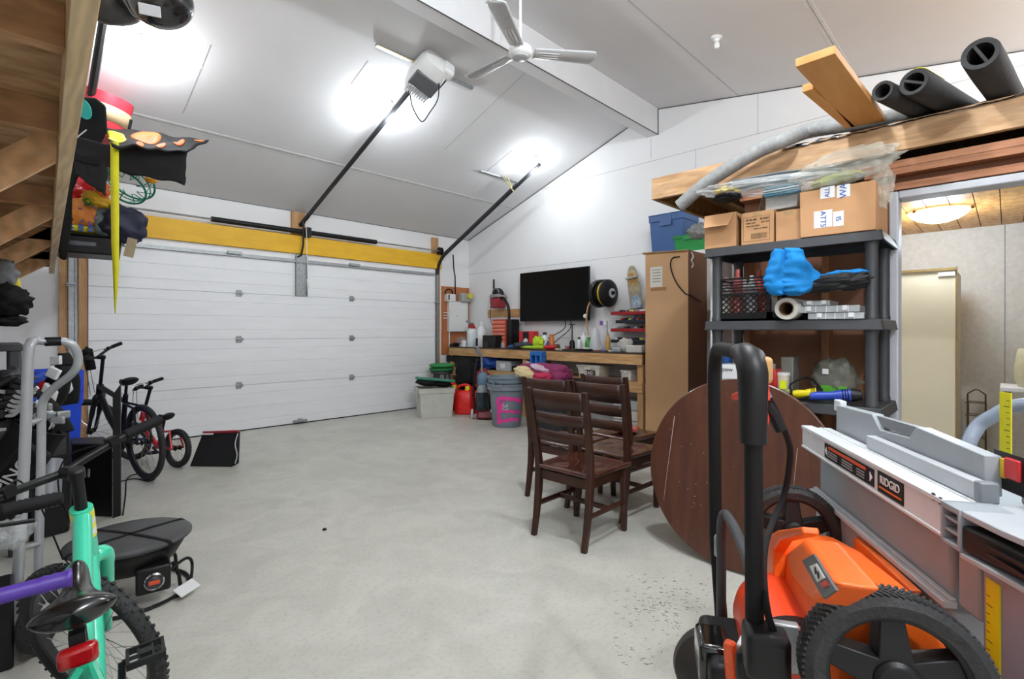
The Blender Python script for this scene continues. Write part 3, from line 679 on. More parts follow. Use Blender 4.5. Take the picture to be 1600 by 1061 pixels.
ys = MB().ell(P(1138, 299, 3.13), (0.06, 0.07, 0.03), None, 24, 14, 0.4, 3, 3).build('work_glove', pl('E6C81C', 0.6)); tag(ys, 'yellow glove at the left end of the wrapped bundle', 'glove')
bs = MB().ell(P(1136, 309, 3.10), (0.07, 0.085, 0.027), None, 24, 12, 0.3, 3, 4).build('work_glove', M['bkm']); tag(bs, 'black glove drooping over the open cardboard box', 'glove')
gb = MB().ell(P(1305, 281, 2.78), (0.06, 0.12, 0.028), Matrix.Rotation(-0.15, 4, 'X'), 24, 12, 0.3, 4, 4).build('cloth_bundle', pl('B9C83A', 0.6)); tag(gb, 'yellow-green wrapped strip under the plastic bag, above the taped box', 'cloth')
bb = MB().cb(P(1331, 278, 2.80), (0.12, 0.10, 0.05), Matrix.Rotation(-0.2, 4, 'X')).build('black_pouch', M['bkm'], bevel=0.012, seg=3); tag(bb, 'black pouch poking out of the plastic bag over the taped box', 'pouch')

# middle shelf: crate, jacket, wrap roll, organisers
Z3 = 1.442
ya = shelf_y(1203, 3.20); yb = shelf_y(1116, 3.20)
cr = thing('milk_crate', 'black lattice milk crate on the shelf beside the blue jacket', 'crate', (3.36, (ya+yb)/2, Z3))
b = MB(); x0, x1 = 3.20, 3.52; hc = 0.265
b.box(x0, x1, ya, yb, Z3, Z3+0.012)
for (a0, a1) in ((0.0, 0.05), (0.155, 0.17), (0.182, 0.19), (0.20, 0.208), (0.218, 0.226), (0.236, 0.244), (0.253, 0.265)):
    b.box(x0, x0+0.012, ya, yb, Z3+a0, Z3+a1); b.box(x1-0.012, x1, ya, yb, Z3+a0, Z3+a1); b.box(x0, x1, ya, ya+0.012, Z3+a0, Z3+a1); b.box(x0, x1, yb-0.012, yb, Z3+a0, Z3+a1)
for y in (ya, yb-0.02): b.box(x0, x0+0.02, y, y+0.02, Z3, Z3+hc); b.box(x1-0.02, x1, y, y+0.02, Z3, Z3+hc)
n_ = 9
for k in range(-3, n_):
    for s in (1, -1):
        y_a = ya+(yb-ya)*k/n_*1.0 if s == 1 else yb-(yb-ya)*k/n_
        A = Vector((x0+0.005, y_a, Z3+0.05)); B = Vector((x0+0.005, y_a+s*(yb-ya)*3/n_, Z3+0.155))
        lo_, hi_ = min(ya, yb), max(ya, yb)
        def clip(A, B):
            pa, pb_ = A.copy(), B.copy()
            for q1, q2 in ((pa, pb_), (pb_, pa)):
                if q1.y < lo_: f = (lo_-q1.y)/(q2.y-q1.y); q1.xyz = q1.lerp(q2, f)
                if q1.y > hi_: f = (hi_-q1.y)/(q2.y-q1.y); q1.xyz = q1.lerp(q2, f)
            return pa, pb_
        if min(A.y, B.y) < hi_ and max(A.y, B.y) > lo_:
            A, B = clip(A, B)
            if (A-B).length > 0.02: b.tube([A, B], 0.004, 4)
b.build('crate_body', M['bkm'], cr)
random.seed(8)
cols = ['C9554E', 'D8D8D8', 'C4605A', 'D6D2C8', 'EAEAEA', 'B9433C', 'C7C7C7', 'E8A050']
for i in range(8):
    y = ya+0.04+(yb-ya-0.08)*(i % 4)/3; x = x0+0.06+0.12*(i//4); hh = random.uniform(0.14, 0.27)
    if i % 3 == 2: hh = 0.31
    o = MB().lathe([(0, 0), (0.030, 0), (0.030, hh*0.7), (0.022, hh*0.82), (0.012, hh*0.86), (0.012, hh), (0, hh)], (x, y, Z3+0.013), None, 14).build('spray_bottle' if i == 5 else 'small_bottle', pl(cols[i], 0.4))
    tag(o, ['red bottle low in the black milk crate, front left', 'white bottle behind the crate lattice', 'tall red bottle sticking up from the milk crate', 'cream bottle at the right of the crate front', 'white bottle at the back left of the crate', 'tall dark red bottle at the back of the crate', 'grey bottle at the back of the crate', 'orange tinted bottle at the back right of the crate'][i], 'bottle', 'bottles in the milk crate')
for k, (dy, c) in enumerate(((0.03, 'E8D23A'), (0.055, 'E9E9E9'), (0.13, 'F0F0F0'))):
    o = MB().tube([(3.40, ya+dy, Z3+0.013), (3.40, ya+dy, Z3+0.31)], [0.012, 0.006], 10).build('glue_tube', pl(c, 0.4)); tag(o, ['yellow pointed tube standing in the crate next to the jacket', 'thin white tube beside the yellow one in the crate', 'white pointed nozzle near the middle of the crate'][k], 'tube')
# blue jacket draped from shelf above
jk = thing('jacket', 'bright blue and black jacket hanging folded over the middle shelf', 'jacket', P(1250, 460, 2.9))
bl_ = mat('blue_fabric', '1E84CC', 0.8, var=0.14, scale=5, bump=0.9, bscale=9, spec=0.25)
j = MB()
def drape(b, rows, t, dep, seed, n=28, k=7):
    rs = []
    for i in range(len(rows)-1):
        for q in range(k):
            f = q/k; rs.append(tuple(rows[i][c]*(1-f)+rows[i+1][c]*f for c in range(3)))
    rs.append(rows[-1]); vs = []
    for i, (py, a, c) in enumerate(rs):
        e = min(1, i/3, (len(rs)-1-i)/5+0.12)
        A = P(a, py, t); B = P(c, py, t); m = (A+B)/2; h_ = (B-A)/2
        for j_ in range(n):
            an = 2*PI*j_/n; f = 1+0.22*math.sin(5*an+seed+i*0.16)*0.5+0.35*noise.noise(Vector((math.cos(an)*1.6, math.sin(an)*1.6, i*0.13+seed)))
            vs.append(m+h_*math.cos(an)*(1+0.06*math.sin(i*0.9+seed))+FW*math.sin(an)*dep*f*e)
    m_ = len(rs); b.add(vs, [(i*n+j_, i*n+(j_+1) % n, (i+1)*n+(j_+1) % n, (i+1)*n+j_) for i in range(m_-1) for j_ in range(n)]+[tuple(range(n))[::-1], tuple((m_-1)*n+j_ for j_ in range(n))])
drape(j, [(387, 1227, 1249), (400, 1226, 1254), (412, 1222, 1262), (426, 1219, 1276), (438, 1217, 1288), (447, 1216, 1283), (456, 1222, 1262), (462, 1232, 1250)], 2.80, 0.062, 1.0)
drape(j, [(388, 1210, 1221), (400, 1206, 1224), (414, 1201, 1230), (428, 1196, 1236), (440, 1193, 1238), (451, 1196, 1236), (459, 1204, 1226), (462, 1210, 1220)], 2.83, 0.05, 4.0)
j.build('jacket_body', bl_, jk, ang=180)
MB().ell(P(1300, 441, 2.73), (0.07, 0.17, 0.045), Matrix.Rotation(-0.08, 4, 'X'), 60, 40, 0.25, 2.4, 3).ell(P(1330, 440, 2.70), (0.06, 0.08, 0.045), None, 40, 30, 0.25, 2.4, 13).build('lining', mat('black_fabric', '17181B', 0.7), jk, ang=180)
MB().ell(P(1316, 428, 2.70), (0.03, 0.10, 0.018), Matrix.Rotation(-0.05, 4, 'X'), 30, 16, 0.4, 3, 3).build('sleeve', bl_, jk, ang=180)
MB().box(3.25, 3.5, 0.66, 1.02, Z3, Z3+0.055).build('cloth_stack', M['bkm'], jk, bevel=0.02)
p = P(1223, 477, 2.82); 
wr = thing('film_roll', 'roll of clear stretch film lying end-on at the front of the middle shelf', 'roll', p)
rr = 0.062; c_ = Vector((3.135, p.y, Z3+rr+0.002)); Q = Matrix.Rotation(PI/2, 4, 'Y')
MB().lathe([(rr*0.62, 0), (rr, 0), (rr, 0.32), (rr*0.62, 0.32)], c_, Q, 32, closed=True).build('film', mat('stretch_film', 'D9D6CC', 0.3), wr)
MB().lathe([(rr*0.56, -0.004), (rr*0.63, -0.004), (rr*0.63, 0.324), (rr*0.56, 0.324)], c_, Q, 32, closed=True).build('core', mat('core_tube', '7B5A3C', 0.7), wr)
for k, (pa, pb_, z0, h_, X) in enumerate(((1262, 1350, Z3, 0.035, 3.16), (1243, 1343, Z3+0.037, 0.038, 3.17), (1255, 1297, Z3+0.077, 0.03, 3.20))):
    ya = shelf_y(pb_, X); yb = shelf_y(pa, X)
    t = thing('parts_organiser', ['clear parts case lying lowest in the stack on the middle shelf', 'clear divided parts case in the middle of the stack, under the jacket', 'short clear case on top of the stack, under the jacket'][k], 'organiser', (X+0.1, (ya+yb)/2, z0), 0, 'clear parts cases')
    MB().box(X, X+0.2, ya, yb, z0+0.001, z0+h_).build('case', M['glass'], t, bevel=0.004)
    MB().box(X+0.01, X+0.19, ya+0.006, yb-0.006, z0+0.003, z0+h_*0.6).build('contents', pl('9DA0A2', 0.5, scale=60, var=0.25), t)
    for q in range(1, 6 if k < 2 else 3):
        y = ya+(yb-ya)*q/(6 if k < 2 else 3); MB().box(X-0.001, X+0.19, y-0.0015, y+0.0015, z0+0.002, z0+h_).build('divider', M['white'], t)
    for y in (ya+(yb-ya)*0.22, ya+(yb-ya)*0.78): MB().box(X-0.006, X+0.0, y-0.012, y+0.012, z0+h_*0.3, z0+h_).build('latch', M['white'], t, bevel=0.002)
# lower shelf
Z2 = 0.982
def sh_box(name, px0, px1, X, dep, z0, h, m, label, cat, bevel=0.004):
    ya = shelf_y(px1, X); yb = shelf_y(px0, X)
    return tag(MB().box(X, X+dep, ya, yb, z0, z0+h).build(name, m, bevel=bevel), label, cat), ya, yb
t = thing('appliance_carton', 'white and green carton on the lower shelf behind the mower handle', 'box', P(1132, 610, 3.2))
ya = shelf_y(1152, 3.22); yb = shelf_y(1121, 3.22)
MB().box(3.22, 3.40, ya, yb, Z2, Z2+0.185).build('box_body', M['white'], t, bevel=0.003)
MB().box(3.2192, 3.2208, ya, yb, Z2+0.012, Z2+0.022).build('green_stripe', pl('3FA93C', 0.5), t)
MB().box(3.2192, 3.2208, ya, yb, Z2+0.085, Z2+0.10).build('grey_stripe', pl('BFC6C0', 0.5), t)
Qx = lambda X, y, z: Matrix.Translation((X, y, z)) @ Matrix(((0, 0, -1, 0), (-1, 0, 0, 0), (0, 1, 0, 0), (0, 0, 0, 1)))
text_mb('pow', 0.04, Qx(3.2185, (ya+yb)/2+0.0, Z2+0.155)).build('lettering', pl('55585C', 0.5), t)
t = thing('red_canister', 'red plastic canister with a grey cap on the lower shelf', 'canister', P(1206, 600, 2.95)); 
ya = shelf_y(1213, 3.22); yb = shelf_y(1192, 3.22)
MB().box(3.22, 3.34, ya, yb, Z2, Z2+0.17).build('body', pl('B01F1C', 0.4), t, bevel=0.012, seg=3)
MB().lathe([(0.016, 0.17), (0.016, 0.20), (0, 0.20)], (3.28, (ya+yb)/2, Z2), None, 14).build('cap', M['mgrey'], t)
for nm, px, r, h_, col, lab in (('tub', 1223, 0.035, 0.135, 'E4DCC4', 'cream lidded tub behind the battery on the lower shelf'), ('small_jar', 1222, 0.026, 0.0, '8B8C84', '')):
    if h_ == 0: continue
    y = shelf_y(px, 3.27)
    t = thing(nm, lab, 'tub', (3.27, y, Z2)); MB().lathe([(0, 0), (r*0.86, 0), (r, h_), (0, h_)], (3.27, y, Z2), None, 20).build('body', pl(col, 0.5), t); MB().lathe([(0, 0), (r*1.12, 0), (r*1.12, 0.016), (0, 0.018)], (3.27, y, Z2+h_), None, 20).build('lid', M['white'], t)
y = shelf_y(1226, 3.28)
o = MB().box(3.34, 3.46, y-0.03, y+0.04, Z2, Z2+0.24).build('grey_container', pl('77766E', 0.5), None, bevel=0.008); tag(o, 'tall grey container standing behind the cream tub', 'container')
t = thing('power_tool_battery', 'black and yellow-green tool battery at the front of the lower shelf', 'battery', (3.2, y, Z2)); y = shelf_y(1225, 3.2)
MB().box(3.18, 3.25, y-0.04, y+0.04, Z2, Z2+0.035).build('base', M['bk'], t, bevel=0.008); MB().box(3.19, 3.24, y-0.03, y+0.03, Z2+0.035, Z2+0.06).build('top', pl('8E9160', 0.5), t, bevel=0.006); MB().box(3.188, 3.192, y-0.015, y+0.02, Z2+0.062, Z2+0.11).build('yellow_tab', pl('E2EE14', 0.5), t)
# angle grinder bodies
def grinder(A, B, col, label, cord):
    t = thing('angle_grinder', label, 'power tool', A, 0, 'corded grinders on the lower shelf'); d = B-A; L = d.length
    Q = Matrix.Translation(A) @ frame_to(d)
    MB(Q).lathe([(0, -0.005), (0.018, 0), (0.024, L*0.15), (0.022, L*0.4), (0.030, L*0.6), (0.033, L*0.78)], (0, 0, 0), None, 20, caps=True).build('motor_body', pl(col, 0.4), t)
    MB(Q).lathe([(0.033, L*0.78), (0.035, L*0.82), (0.026, L*0.98), (0.0, L)], (0, 0, 0), None, 20).build('gear_head', M['bk'], t)
    for k in range(3): MB(Q).lathe([(0.034, L*(0.62+0.05*k)), (0.036, L*(0.63+0.05*k)), (0.034, L*(0.64+0.05*k))], (0, 0, 0), None, 20, caps=False).build('vent_ring', M['bk'], t)
    MB().tube(smooth([A-d.normalized()*0.0, A+Vector(cord[0]), A+Vector(cord[1]), A+Vector(cord[2])], 6), 0.005, 6).build('power_cord', M['bkm'], t)
    return t
zg = Z2+0.036
A = onX(1240, 606, 3.22); B = onX(1285, 600, 3.22); A.z = B.z = zg
grinder(Vector((3.21, A.y, zg)), Vector((3.24, B.y, zg+0.012)), 'E3CE0C', 'yellow corded grinder at the front of the lower shelf', ((0.02, 0.02, 0.05), (0.08, -0.06, 0.09), (0.12, -0.12, 0.02)))
A = onX(1264, 606, 3.22); B = onX(1348, 600, 3.22)
grinder(Vector((3.16, A.y-.02, zg)), Vector((3.22, B.y, zg+0.022)), '1E3FA6', 'blue corded grinder resting against the right post on the lower shelf', ((-0.01, 0.05, -0.02), (0.06, 0.10, -0.025), (0.15, 0.14, -0.03)))
y = shelf_y(1305, 3.4)
t = thing('hardware_bag', 'clear bag with a green label at the back of the lower shelf', 'bag', (3.42, y, Z2))
MB().ell((3.40, y, Z2+0.11), (0.06, 0.11, 0.12), None, 30, 20, 0.4, 3, 6, flatb=0.108).build('bag_body', mat('smoke_poly', '8A8D80', 0.25, alpha=0.6, bump=0.8, bscale=20), t, ang=180)
MB().box(3.335, 3.338, y-0.07, y+0.06, Z2+0.03, Z2+0.085).build('green_label', pl('5DB52F', 0.5), t)
MB().box(3.335, 3.338, y+0.02, y+0.05, Z2+0.15, Z2+0.18).build('white_tag', M['white'], t)
# behind the unit, under the loft: shop cupboard
sc_ = thing('storage_shelf', 'white shelf with bottles half hidden behind the shelving unit', 'shelf', (4.6, 1.72, 0))
for z in (0.5, 1.0, 1.45, 1.66): MB().box(4.1, 4.5, 1.40, 1.72, z-0.02, z).build('board', M['white'], sc_)
MB().box(4.1, 4.5, 1.72, 1.74, 0, 2.0).box(4.1, 4.5, 1.385, 1.40, 0, 2.0).build('side_panel', M['white'], sc_)
for k, (y, z, h_, r, c, lab) in enumerate(((1.65, 1.66, 0.16, 0.06, 'D9B0B8', 'pale pink tub on the white shelf behind the crate'), (1.5, 1.66, 0.13, 0.055, 'E6E6E6', 'white tub on the white shelf behind the crate'), (1.65, 1.0, 0.28, 0.04, '2E66B8', 'blue bottle on the white shelf behind the post'), (1.53, 1.0, 0.30, 0.05, 'E2E2E2', 'white jug on the white shelf behind the post'))):
    tag(MB().lathe([(0, 0), (r, 0), (r, h_*0.75), (r*0.5, h_*0.92), (r*0.5, h_), (0, h_)], (4.22, y, z), None, 16).build('bottle', pl(c, 0.4)), lab, 'bottle', 'bottles on the white shelf')
# ================================================================== right wall: bench, television and everything around them
BX0, BX1, BY0, BY1, BZ = 5.92, XR-0.005, 3.42, 7.45, 1.085
wbn = thing('workbench', 'long pine workbench along the right wall under the television', 'workbench', ((BX0+BX1)/2, (BY0+BY1)/2, 0))
MB().box(BX0, BX1, BY0, BY1, BZ-0.018, BZ).build('top', mat('bench_top', '4A3B2E', 0.6, scale=5), wbn)
MB().box(BX0-0.004, BX0+0.034, BY0, BY1, BZ-0.155, BZ-0.019).build('apron', M['piney'], wbn, bevel=0.002)
MB().box(BX0+0.036, BX1, BY0, BY0+0.038, BZ-0.155, BZ-0.019).build('end_apron', M['piney'], wbn, bevel=0.002)
for y in (BY0+0.0, 5.5, BY1-0.09):
    MB().box(BX0+0.035, BX0+0.073, y, y+0.09, 0, BZ-0.02).build('leg', M['pinez'], wbn, bevel=0.002)
    MB().box(BX1-0.05, BX1-0.012, y, y+0.09, 0, BZ-0.02).build('leg', M['pinez'], wbn, bevel=0.002)
MB().box(BX0+0.05, BX1-0.01, BY0+0.02, BY1-0.02, 0.685, 0.70).build('lower_shelf', mat('ply_shelf', 'B98E5E', 0.65, scale=4), wbn)
MB().box(BX0+0.01, BX0+0.034, BY0+0.0, BY1, 0.56, 0.70).build('shelf_edge', M['piney'], wbn, bevel=0.002)

def bp(px, X=6.15, z=BZ): p = onX(px, 500, X); return Vector((X, p.y, z+0.001))
def scl(px, X): r = ray(px, 500); return (X/r.x)/F          # metres per pixel there
def single(b, name, m, label, cat, group=None, **k): return tag(b.build(name, m, None, **k), label, cat, group)
def box_thing(name, px0, px1, top, X, dep, z0, m, label, cat, bevel=0.006, group=None):
    ya = onX(px1, 500, X).y; yb = onX(px0, 500, X).y; t = (onX((px0+px1)/2, 500, X)-O).dot(FW); zt = H+(HY-top)/F*t
    return tag(MB().box(X, X+dep, ya, yb, z0+0.001, zt).build(name, m, None, bevel=bevel), label, cat, group), ya, yb, zt
def bottle(px, X, z, r, h, col, label, cap='E8E8E8', name='bottle', cat='bottle', group=None, alpha=False, capr=0.4):
    p = bp(px, X, z); t = thing(name, label, cat, p, 0, group)
    MB().lathe([(0, 0), (r*0.95, 0), (r, 0.01), (r, h*0.62), (r*0.8, h*0.74), (r*capr, h*0.82), (r*capr, h*0.86), (0, h*0.86)], p, None, 16).build('body', M['glass'] if alpha else pl(col, 0.35), t)
    MB().lathe([(0, 0), (r*capr*1.15, 0), (r*capr*1.1, h*0.14), (0, h*0.14)], p+Vector((0, 0, h*0.86)), None, 14).build('cap', pl(cap, 0.4), t); return t

# television
tv = thing('television', 'large black wall mounted television above the workbench', 'television', (6.45, 5.33, 1.54))
TY0, TY1 = 4.60, 6.07
MB().box(6.395, 6.425, TY0, TY1, 1.54, 2.38).build('panel', M['bk'], tv, bevel=0.006)
MB().box(6.3935, 6.3955, TY0+0.012, TY1-0.012, 1.56, 2.368).build('screen', mat('tv_screen', '030304', 0.3, var=0.02, spec=0.15), tv)
MB().box(6.425, 6.47, TY0+0.3, TY1-0.3, 1.62, 2.15).box(6.47, XR-0.001, TY0+0.55, TY1-0.55, 1.75, 2.1).build('back_housing', M['bk'], tv, bevel=0.01)
for k, dy in enumerate((0.10, 0.22)):
    A = Vector((6.45, 4.9+dy, 1.56)); MB().tube(smooth([A, A+Vector((0, 0.02, -0.15)), Vector((6.42, 5.05+dy*2.2, 1.22)), Vector((6.40, 5.15+dy*2.6, BZ+0.01))], 6), 0.007, 6).build('cable', M['bkm'], tv)
single(MB().box(XR-0.03, XR-0.002, 6.12, 7.02, 1.635, 1.775), 'wall_board', M['piney'], 'pine board screwed to the wall left of the television', 'board', bevel=0.003)
# mini vacuum on the wall
p = onX(777, 465, 6.38)
mv = thing('hand_vacuum', 'small red and black vacuum hung on the wall left of the television', 'vacuum', (6.38, p.y, 1.8))
y = p.y
MB().frus((6.40, y, 1.79), (0.20, 0.22), (0.22, 0.25), 0.19).build('dust_bin', pl('8E1F2C', 0.3), mv, bevel=0.03, seg=3)
MB().frus((6.40, y, 1.985), (0.23, 0.26), (0.20, 0.22), 0.06).build('collar', pl('9A9393', 0.4), mv, bevel=0.012)
MB().ell((6.40, y, 2.04), (0.10, 0.12, 0.12), None, 24, 14, flatb=0.02).build('motor_head', M['bk'], mv)
MB().tube(arc((6.34, y, 2.07), (0, 1, 0), (0, 0, 1), 0.075, 0, PI, 10), 0.014, 8).build('carry_handle', M['mgrey'], mv)
MB().tube([(6.44, y+0.15, 2.0), (6.44, y+0.155, 2.33)], 0.016, 8).build('wand', M['bk'], mv)
MB().tube(smooth([(6.36, y-0.12, 1.97), (6.32, y-0.24, 1.95), (6.30, y-0.36, 1.80), (6.30, y-0.38, 1.60), (6.30, y-0.32, 1.46), (6.31, y-0.16, 1.45)], 8), [0.024+0.002*(i % 2) for i in range(41)], 10).build('hose', M['bk'], mv)
MB().tube(smooth([(6.44, y+0.12, 2.0), (6.46, y+0.26, 1.85), (6.46, y+0.26, 1.6), (6.46, y+0.18, 1.43), (6.44, y+0.02, 1.40)], 6), 0.006, 6).build('power_cord', M['bkm'], mv)

# plywood panel with breaker box, on the garage door wall
A = onY(690, 517, YB-0.01); 
pp = thing('plywood_panel', 'reddish plywood backer board in the corner right of the garage door', 'board', (6.15, YB-0.01, 0.9))
MB().box(A.x, XR-0.01, YB-0.02, YB-0.001, 0.93, 2.22).build('board', mat('stained_ply', 'CB7F50', 0.6, kind='wood', col2='B5683A', scale=2, stretch=(8, 8, 1.0)), pp)
x0 = onY(702, 500, YB-0.09).x; x1 = onY(731, 500, YB-0.09).x
eb = thing('breaker_box', 'white metal breaker box on the reddish plywood board', 'electrical box', ((x0+x1)/2, YB-0.06, 1.37))
MB().box(x0, x1, YB-0.10, YB-0.021, 1.365, 1.94).build('box_body', M['white'], eb, bevel=0.006)
MB().box(x0+0.012, x1-0.012, YB-0.106, YB-0.100, 1.38, 1.925).build('cover', M['white'], eb, bevel=0.003)
MB().lathe([(0, 0), (0.012, 0), (0.012, 0.004), (0, 0.004)], ((x0+x1)/2-0.05, YB-0.106, 1.66), Matrix.Rotation(PI/2, 4, 'X'), 14).build('logo_boss', M['lgrey'], eb)
MB().box(x0-0.06, x0+0.13, YB-0.12, YB-0.021, 1.935, 2.075).build('controller', M['white'], eb, bevel=0.006)
MB().box(x0-0.045, x0-0.015, YB-0.123, YB-0.119, 1.96, 2.06).build('dark_vent', M['bk'], eb)
MB().tube(arc((x0+0.0, YB-0.08, 2.075), (1, 0, 0), (0, 0, 1), 0.09, 0, PI, 12), 0.014, 8).build('black_conduit', M['bk'], eb)
MB().tube([(x0+0.03, YB-0.05, 1.05), (x0+0.03, YB-0.05, 1.37)], 0.012, 8).build('conduit', M['white'], eb)
for z in (1.62, 1.67, 1.72): MB().tube([(x0-0.10, YB-0.03, z), (x0, YB-0.05, z)], 0.008, 6).build('cable_stub', M['white'], eb)
jx = onY(728, 465, YB-0.12).x
tag(MB().box(jx-0.13, jx+0.10, YB-0.16, YB-0.021, 1.93, 2.10).build('light_fixture', pl('A8A9A4', 0.4), None, bevel=0.02), 'grey twin lamp fixture beside the breaker box', 'fixture')
tag(MB().cb((jx+0.05, YB-0.18, 2.05), (0.07, 0.04, 0.09), Matrix.Rotation(0.4, 4, 'Y')).build('sticker_tag', pl('E0D420', 0.5)), 'yellow tag on the grey fixture in the corner', 'tag')
cdx = onY(714, 460, YB-0.1).x
tag(MB().tube([P(708, 398, 9.3), P(709, 420, 9.35), P(711, 432, 9.4), (cdx, YB-0.05, 2.13), (cdx, YB-0.05, 2.05)], 0.012, 6).build('hanging_cable', M['bkm']), 'black cable dropping from the door track to the plywood board', 'cable')

# air hose reel
p = onX(944, 461, 6.2)
hr = thing('hose_reel', 'black and yellow retractable hose reel mounted right of the television', 'hose reel', (6.3, p.y, 1.8))
A = onX(932, 462, 6.22); B = onX(955, 459, 6.22); zr = 1.93; R_ = 0.20
ax = Vector((-0.12, -1, 0)).normalized(); c0 = Vector((6.30, p.y+0.17, zr)); Q = Matrix.Translation(c0) @ frame_to(ax)
MB(Q).lathe([(0, -0.02), (R_, -0.02), (R_+0.008, 0.0), (R_, 0.05), (0.0, 0.05)], n=36).build('rear_drum', M['bk'], hr)
MB(Q).lathe([(0.15, 0.05), (0.16, 0.10), (0.15, 0.15)], n=30).build('hose_core', M['bkm'], hr)
MB(Q).lathe([(0.17, 0.125), (0.182, 0.135), (0.182, 0.165), (0.17, 0.175)], n=36).build('yellow_hose', pl('E0B81E', 0.4), hr)
MB(Q).lathe([(0.14, 0.17), (R_, 0.175), (R_+0.006, 0.19), (R_, 0.21), (0.12, 0.26), (0.0, 0.26)], n=36).build('front_drum', M['bk'], hr)
MB(Q).lathe([(0, 0.26), (0.07, 0.262), (0.07, 0.268), (0, 0.27)], n=24).build('hub_badge', M['lgrey'], hr)
MB(Q).lathe([(0, 0.27), (0.03, 0.27), (0.025, 0.30), (0, 0.30)], n=16).build('hub', M['bk'], hr)
MB().box(6.36, XR-0.002, c0.y-0.08, c0.y+0.10, zr-0.12, zr+0.22).build('wall_bracket', M['bk'], hr, bevel=0.01)
MB().tube(smooth([c0+Vector((-0.1, 0.02, -0.05)), c0+Vector((-0.1, 0.12, -0.2)), c0+Vector((-0.08, 0.16, -0.45)), c0+Vector((-0.05, 0.14, -0.62))], 6), 0.012, 8).build('hose_end', pl('C9A36A', 0.5), hr)
MB().ell(c0+Vector((-0.1, 0.17, -0.33)), (0.03, 0.03, 0.035), None, 12, 8).build('stop_ball', M['white'], hr)
# longboard on the wall
p = onX(993, 455, 6.45)
lbt = thing('skateboard', 'patterned tan and blue skateboard deck hung upright beside the hose reel', 'skateboard', (6.47, p.y, 1.6))
Qs = Matrix.Translation((6.46, p.y+0.02, 1.93)) @ Matrix.Rotation(math.radians(-9), 4, 'X')
pts = [(0, 0.10*math.copysign(abs(math.cos(a))**0.8, math.cos(a)), 0.40*math.copysign(abs(math.sin(a))**0.9, math.sin(a))) for a in [2*PI*i/32 for i in range(32)]]
MB(Qs).prism(pts, (0.014, 0, 0)).build('deck', mat('deck_art', 'B9A98A', 0.4, col2='7E7A6C', scale=9, detail=3), lbt)
MB(Qs).prism([(-0.002, a*0.8, b_*0.42-0.20) for (_, a, b_) in pts], (0.002, 0, 0)).build('deck_print', mat('deck_art_blue', '4E7FAE', 0.4, col2='C9C9C4', scale=14), lbt)
MB(Qs).prism([(-0.002, a*0.7, b_*0.25+0.20) for (_, a, b_) in pts], (0.002, 0, 0)).build('deck_print', mat('deck_art_brown', '8A5A38', 0.4, col2='D6B060', scale=16), lbt)
for z in (-0.22, 0.22):
    MB(Qs).box(-0.05, 0, -0.09, 0.09, z-0.012, z+0.012).build('truck', M['galv'], lbt)
# white corner post beside the tall carton and wall cupboard
CB_T = 2.37
wc = thing('wall_cupboard', 'white wall cupboard with two doors carrying the storage totes', 'cupboard', (6.3, 3.1, 0))
yq0, yq1 = 1.95, 3.30
MB().box(6.02, XR-0.003, yq0, yq1, 1.62, CB_T).build('carcass', M['white'], wc, bevel=0.002)
for k in range(3):
    a = yq1-0.46*k; b0 = max(a-0.45, yq0)
    if a-b0 < 0.1: continue
    d_ = MB().box(6.0, 6.02, b0, a, 1.63, CB_T-0.012).build('door', M['white'], wc, bevel=0.002)
    MB().box(5.997, 6.0, b0+0.05, a-0.05, 1.70, CB_T-0.07).build('door_panel', M['white'], d_, bevel=0.002)
single(MB().box(6.02, XR-0.003, 3.30, 3.36, 1.09+0.0, 2.30), 'white_board', M['white'], 'narrow white board standing between the bench tools and the tall cardboard wardrobe', 'board', bevel=0.003)
# storage totes on the cupboard
def tote(name, c, w_, d_, h_, m, label, cat='tote', lid=None, rz=0, group=None, lip=0.012, handles=True, taper=0.88, cont=None, lidm=None):
    t = thing(name, label, cat, c, rz, group); Q = TR(c, rz)
    b = MB(Q); k = 0.004
    def ring(sx, sy, z): return [(-sx/2, -sy/2, z), (sx/2, -sy/2, z), (sx/2, sy/2, z), (-sx/2, sy/2, z)]
    hr_ = h_*0.82
    rr_ = [ring(w_*taper, d_*taper, 0), ring(w_*0.985, d_*0.985, hr_), ring(w_+lip, d_+lip, hr_+0.005), ring(w_+lip*1.2, d_+lip*1.2, h_-0.012), ring(w_+2*lip, d_+2*lip, h_-0.008), ring(w_+2*lip, d_+2*lip, h_), ring(w_-0.005, d_-0.005, h_), ring(w_*taper-0.01, d_*taper-0.01, 0.006)]
    vs = [v for r_ in rr_ for v in r_]; fs = []
    for i in range(7): fs += [(i*4+j, i*4+(j+1) % 4, (i+1)*4+(j+1) % 4, (i+1)*4+j) for j in range(4)]
    fs += [(3, 2, 1, 0), (28, 29, 30, 31)]
    b.add(vs, fs).build('tub', m, t, bevel=0.006, ang=30)
    if handles:
        for s in (-1, 1): MB(Q).box(s*(w_/2+lip)-0.008, s*(w_/2+lip)+0.008, -d_*0.16, d_*0.16, h_*0.70, h_-0.012).build('handle', m, t, bevel=0.004)
    if lid:
        MB(Q).box(-w_/2-lip*1.4, w_/2+lip*1.4, -d_/2-lip*1.4, d_/2+lip*1.4, h_, h_+lid).box(-w_/2+0.03, w_/2-0.03, -d_/2+0.03, d_/2-0.03, h_+lid, h_+lid+0.008).build('lid', lidm or m, t, bevel=0.008)
    return t
y_a = onX(1075, 350, 6.12).y; y_b = onX(1014, 350, 6.05).y
tb = onX(1040, 350, 6.05); tt = (tb-O).dot(FW)
tote('storage_tote', (6.28, (y_a+y_b)/2+0.02, CB_T+0.001), 0.42, abs(y_b-y_a)-0.03, H+(HY-333)/F*tt-CB_T, pl('33598F', 0.4), 'blue storage tote on the white wall cupboard', lid=None)
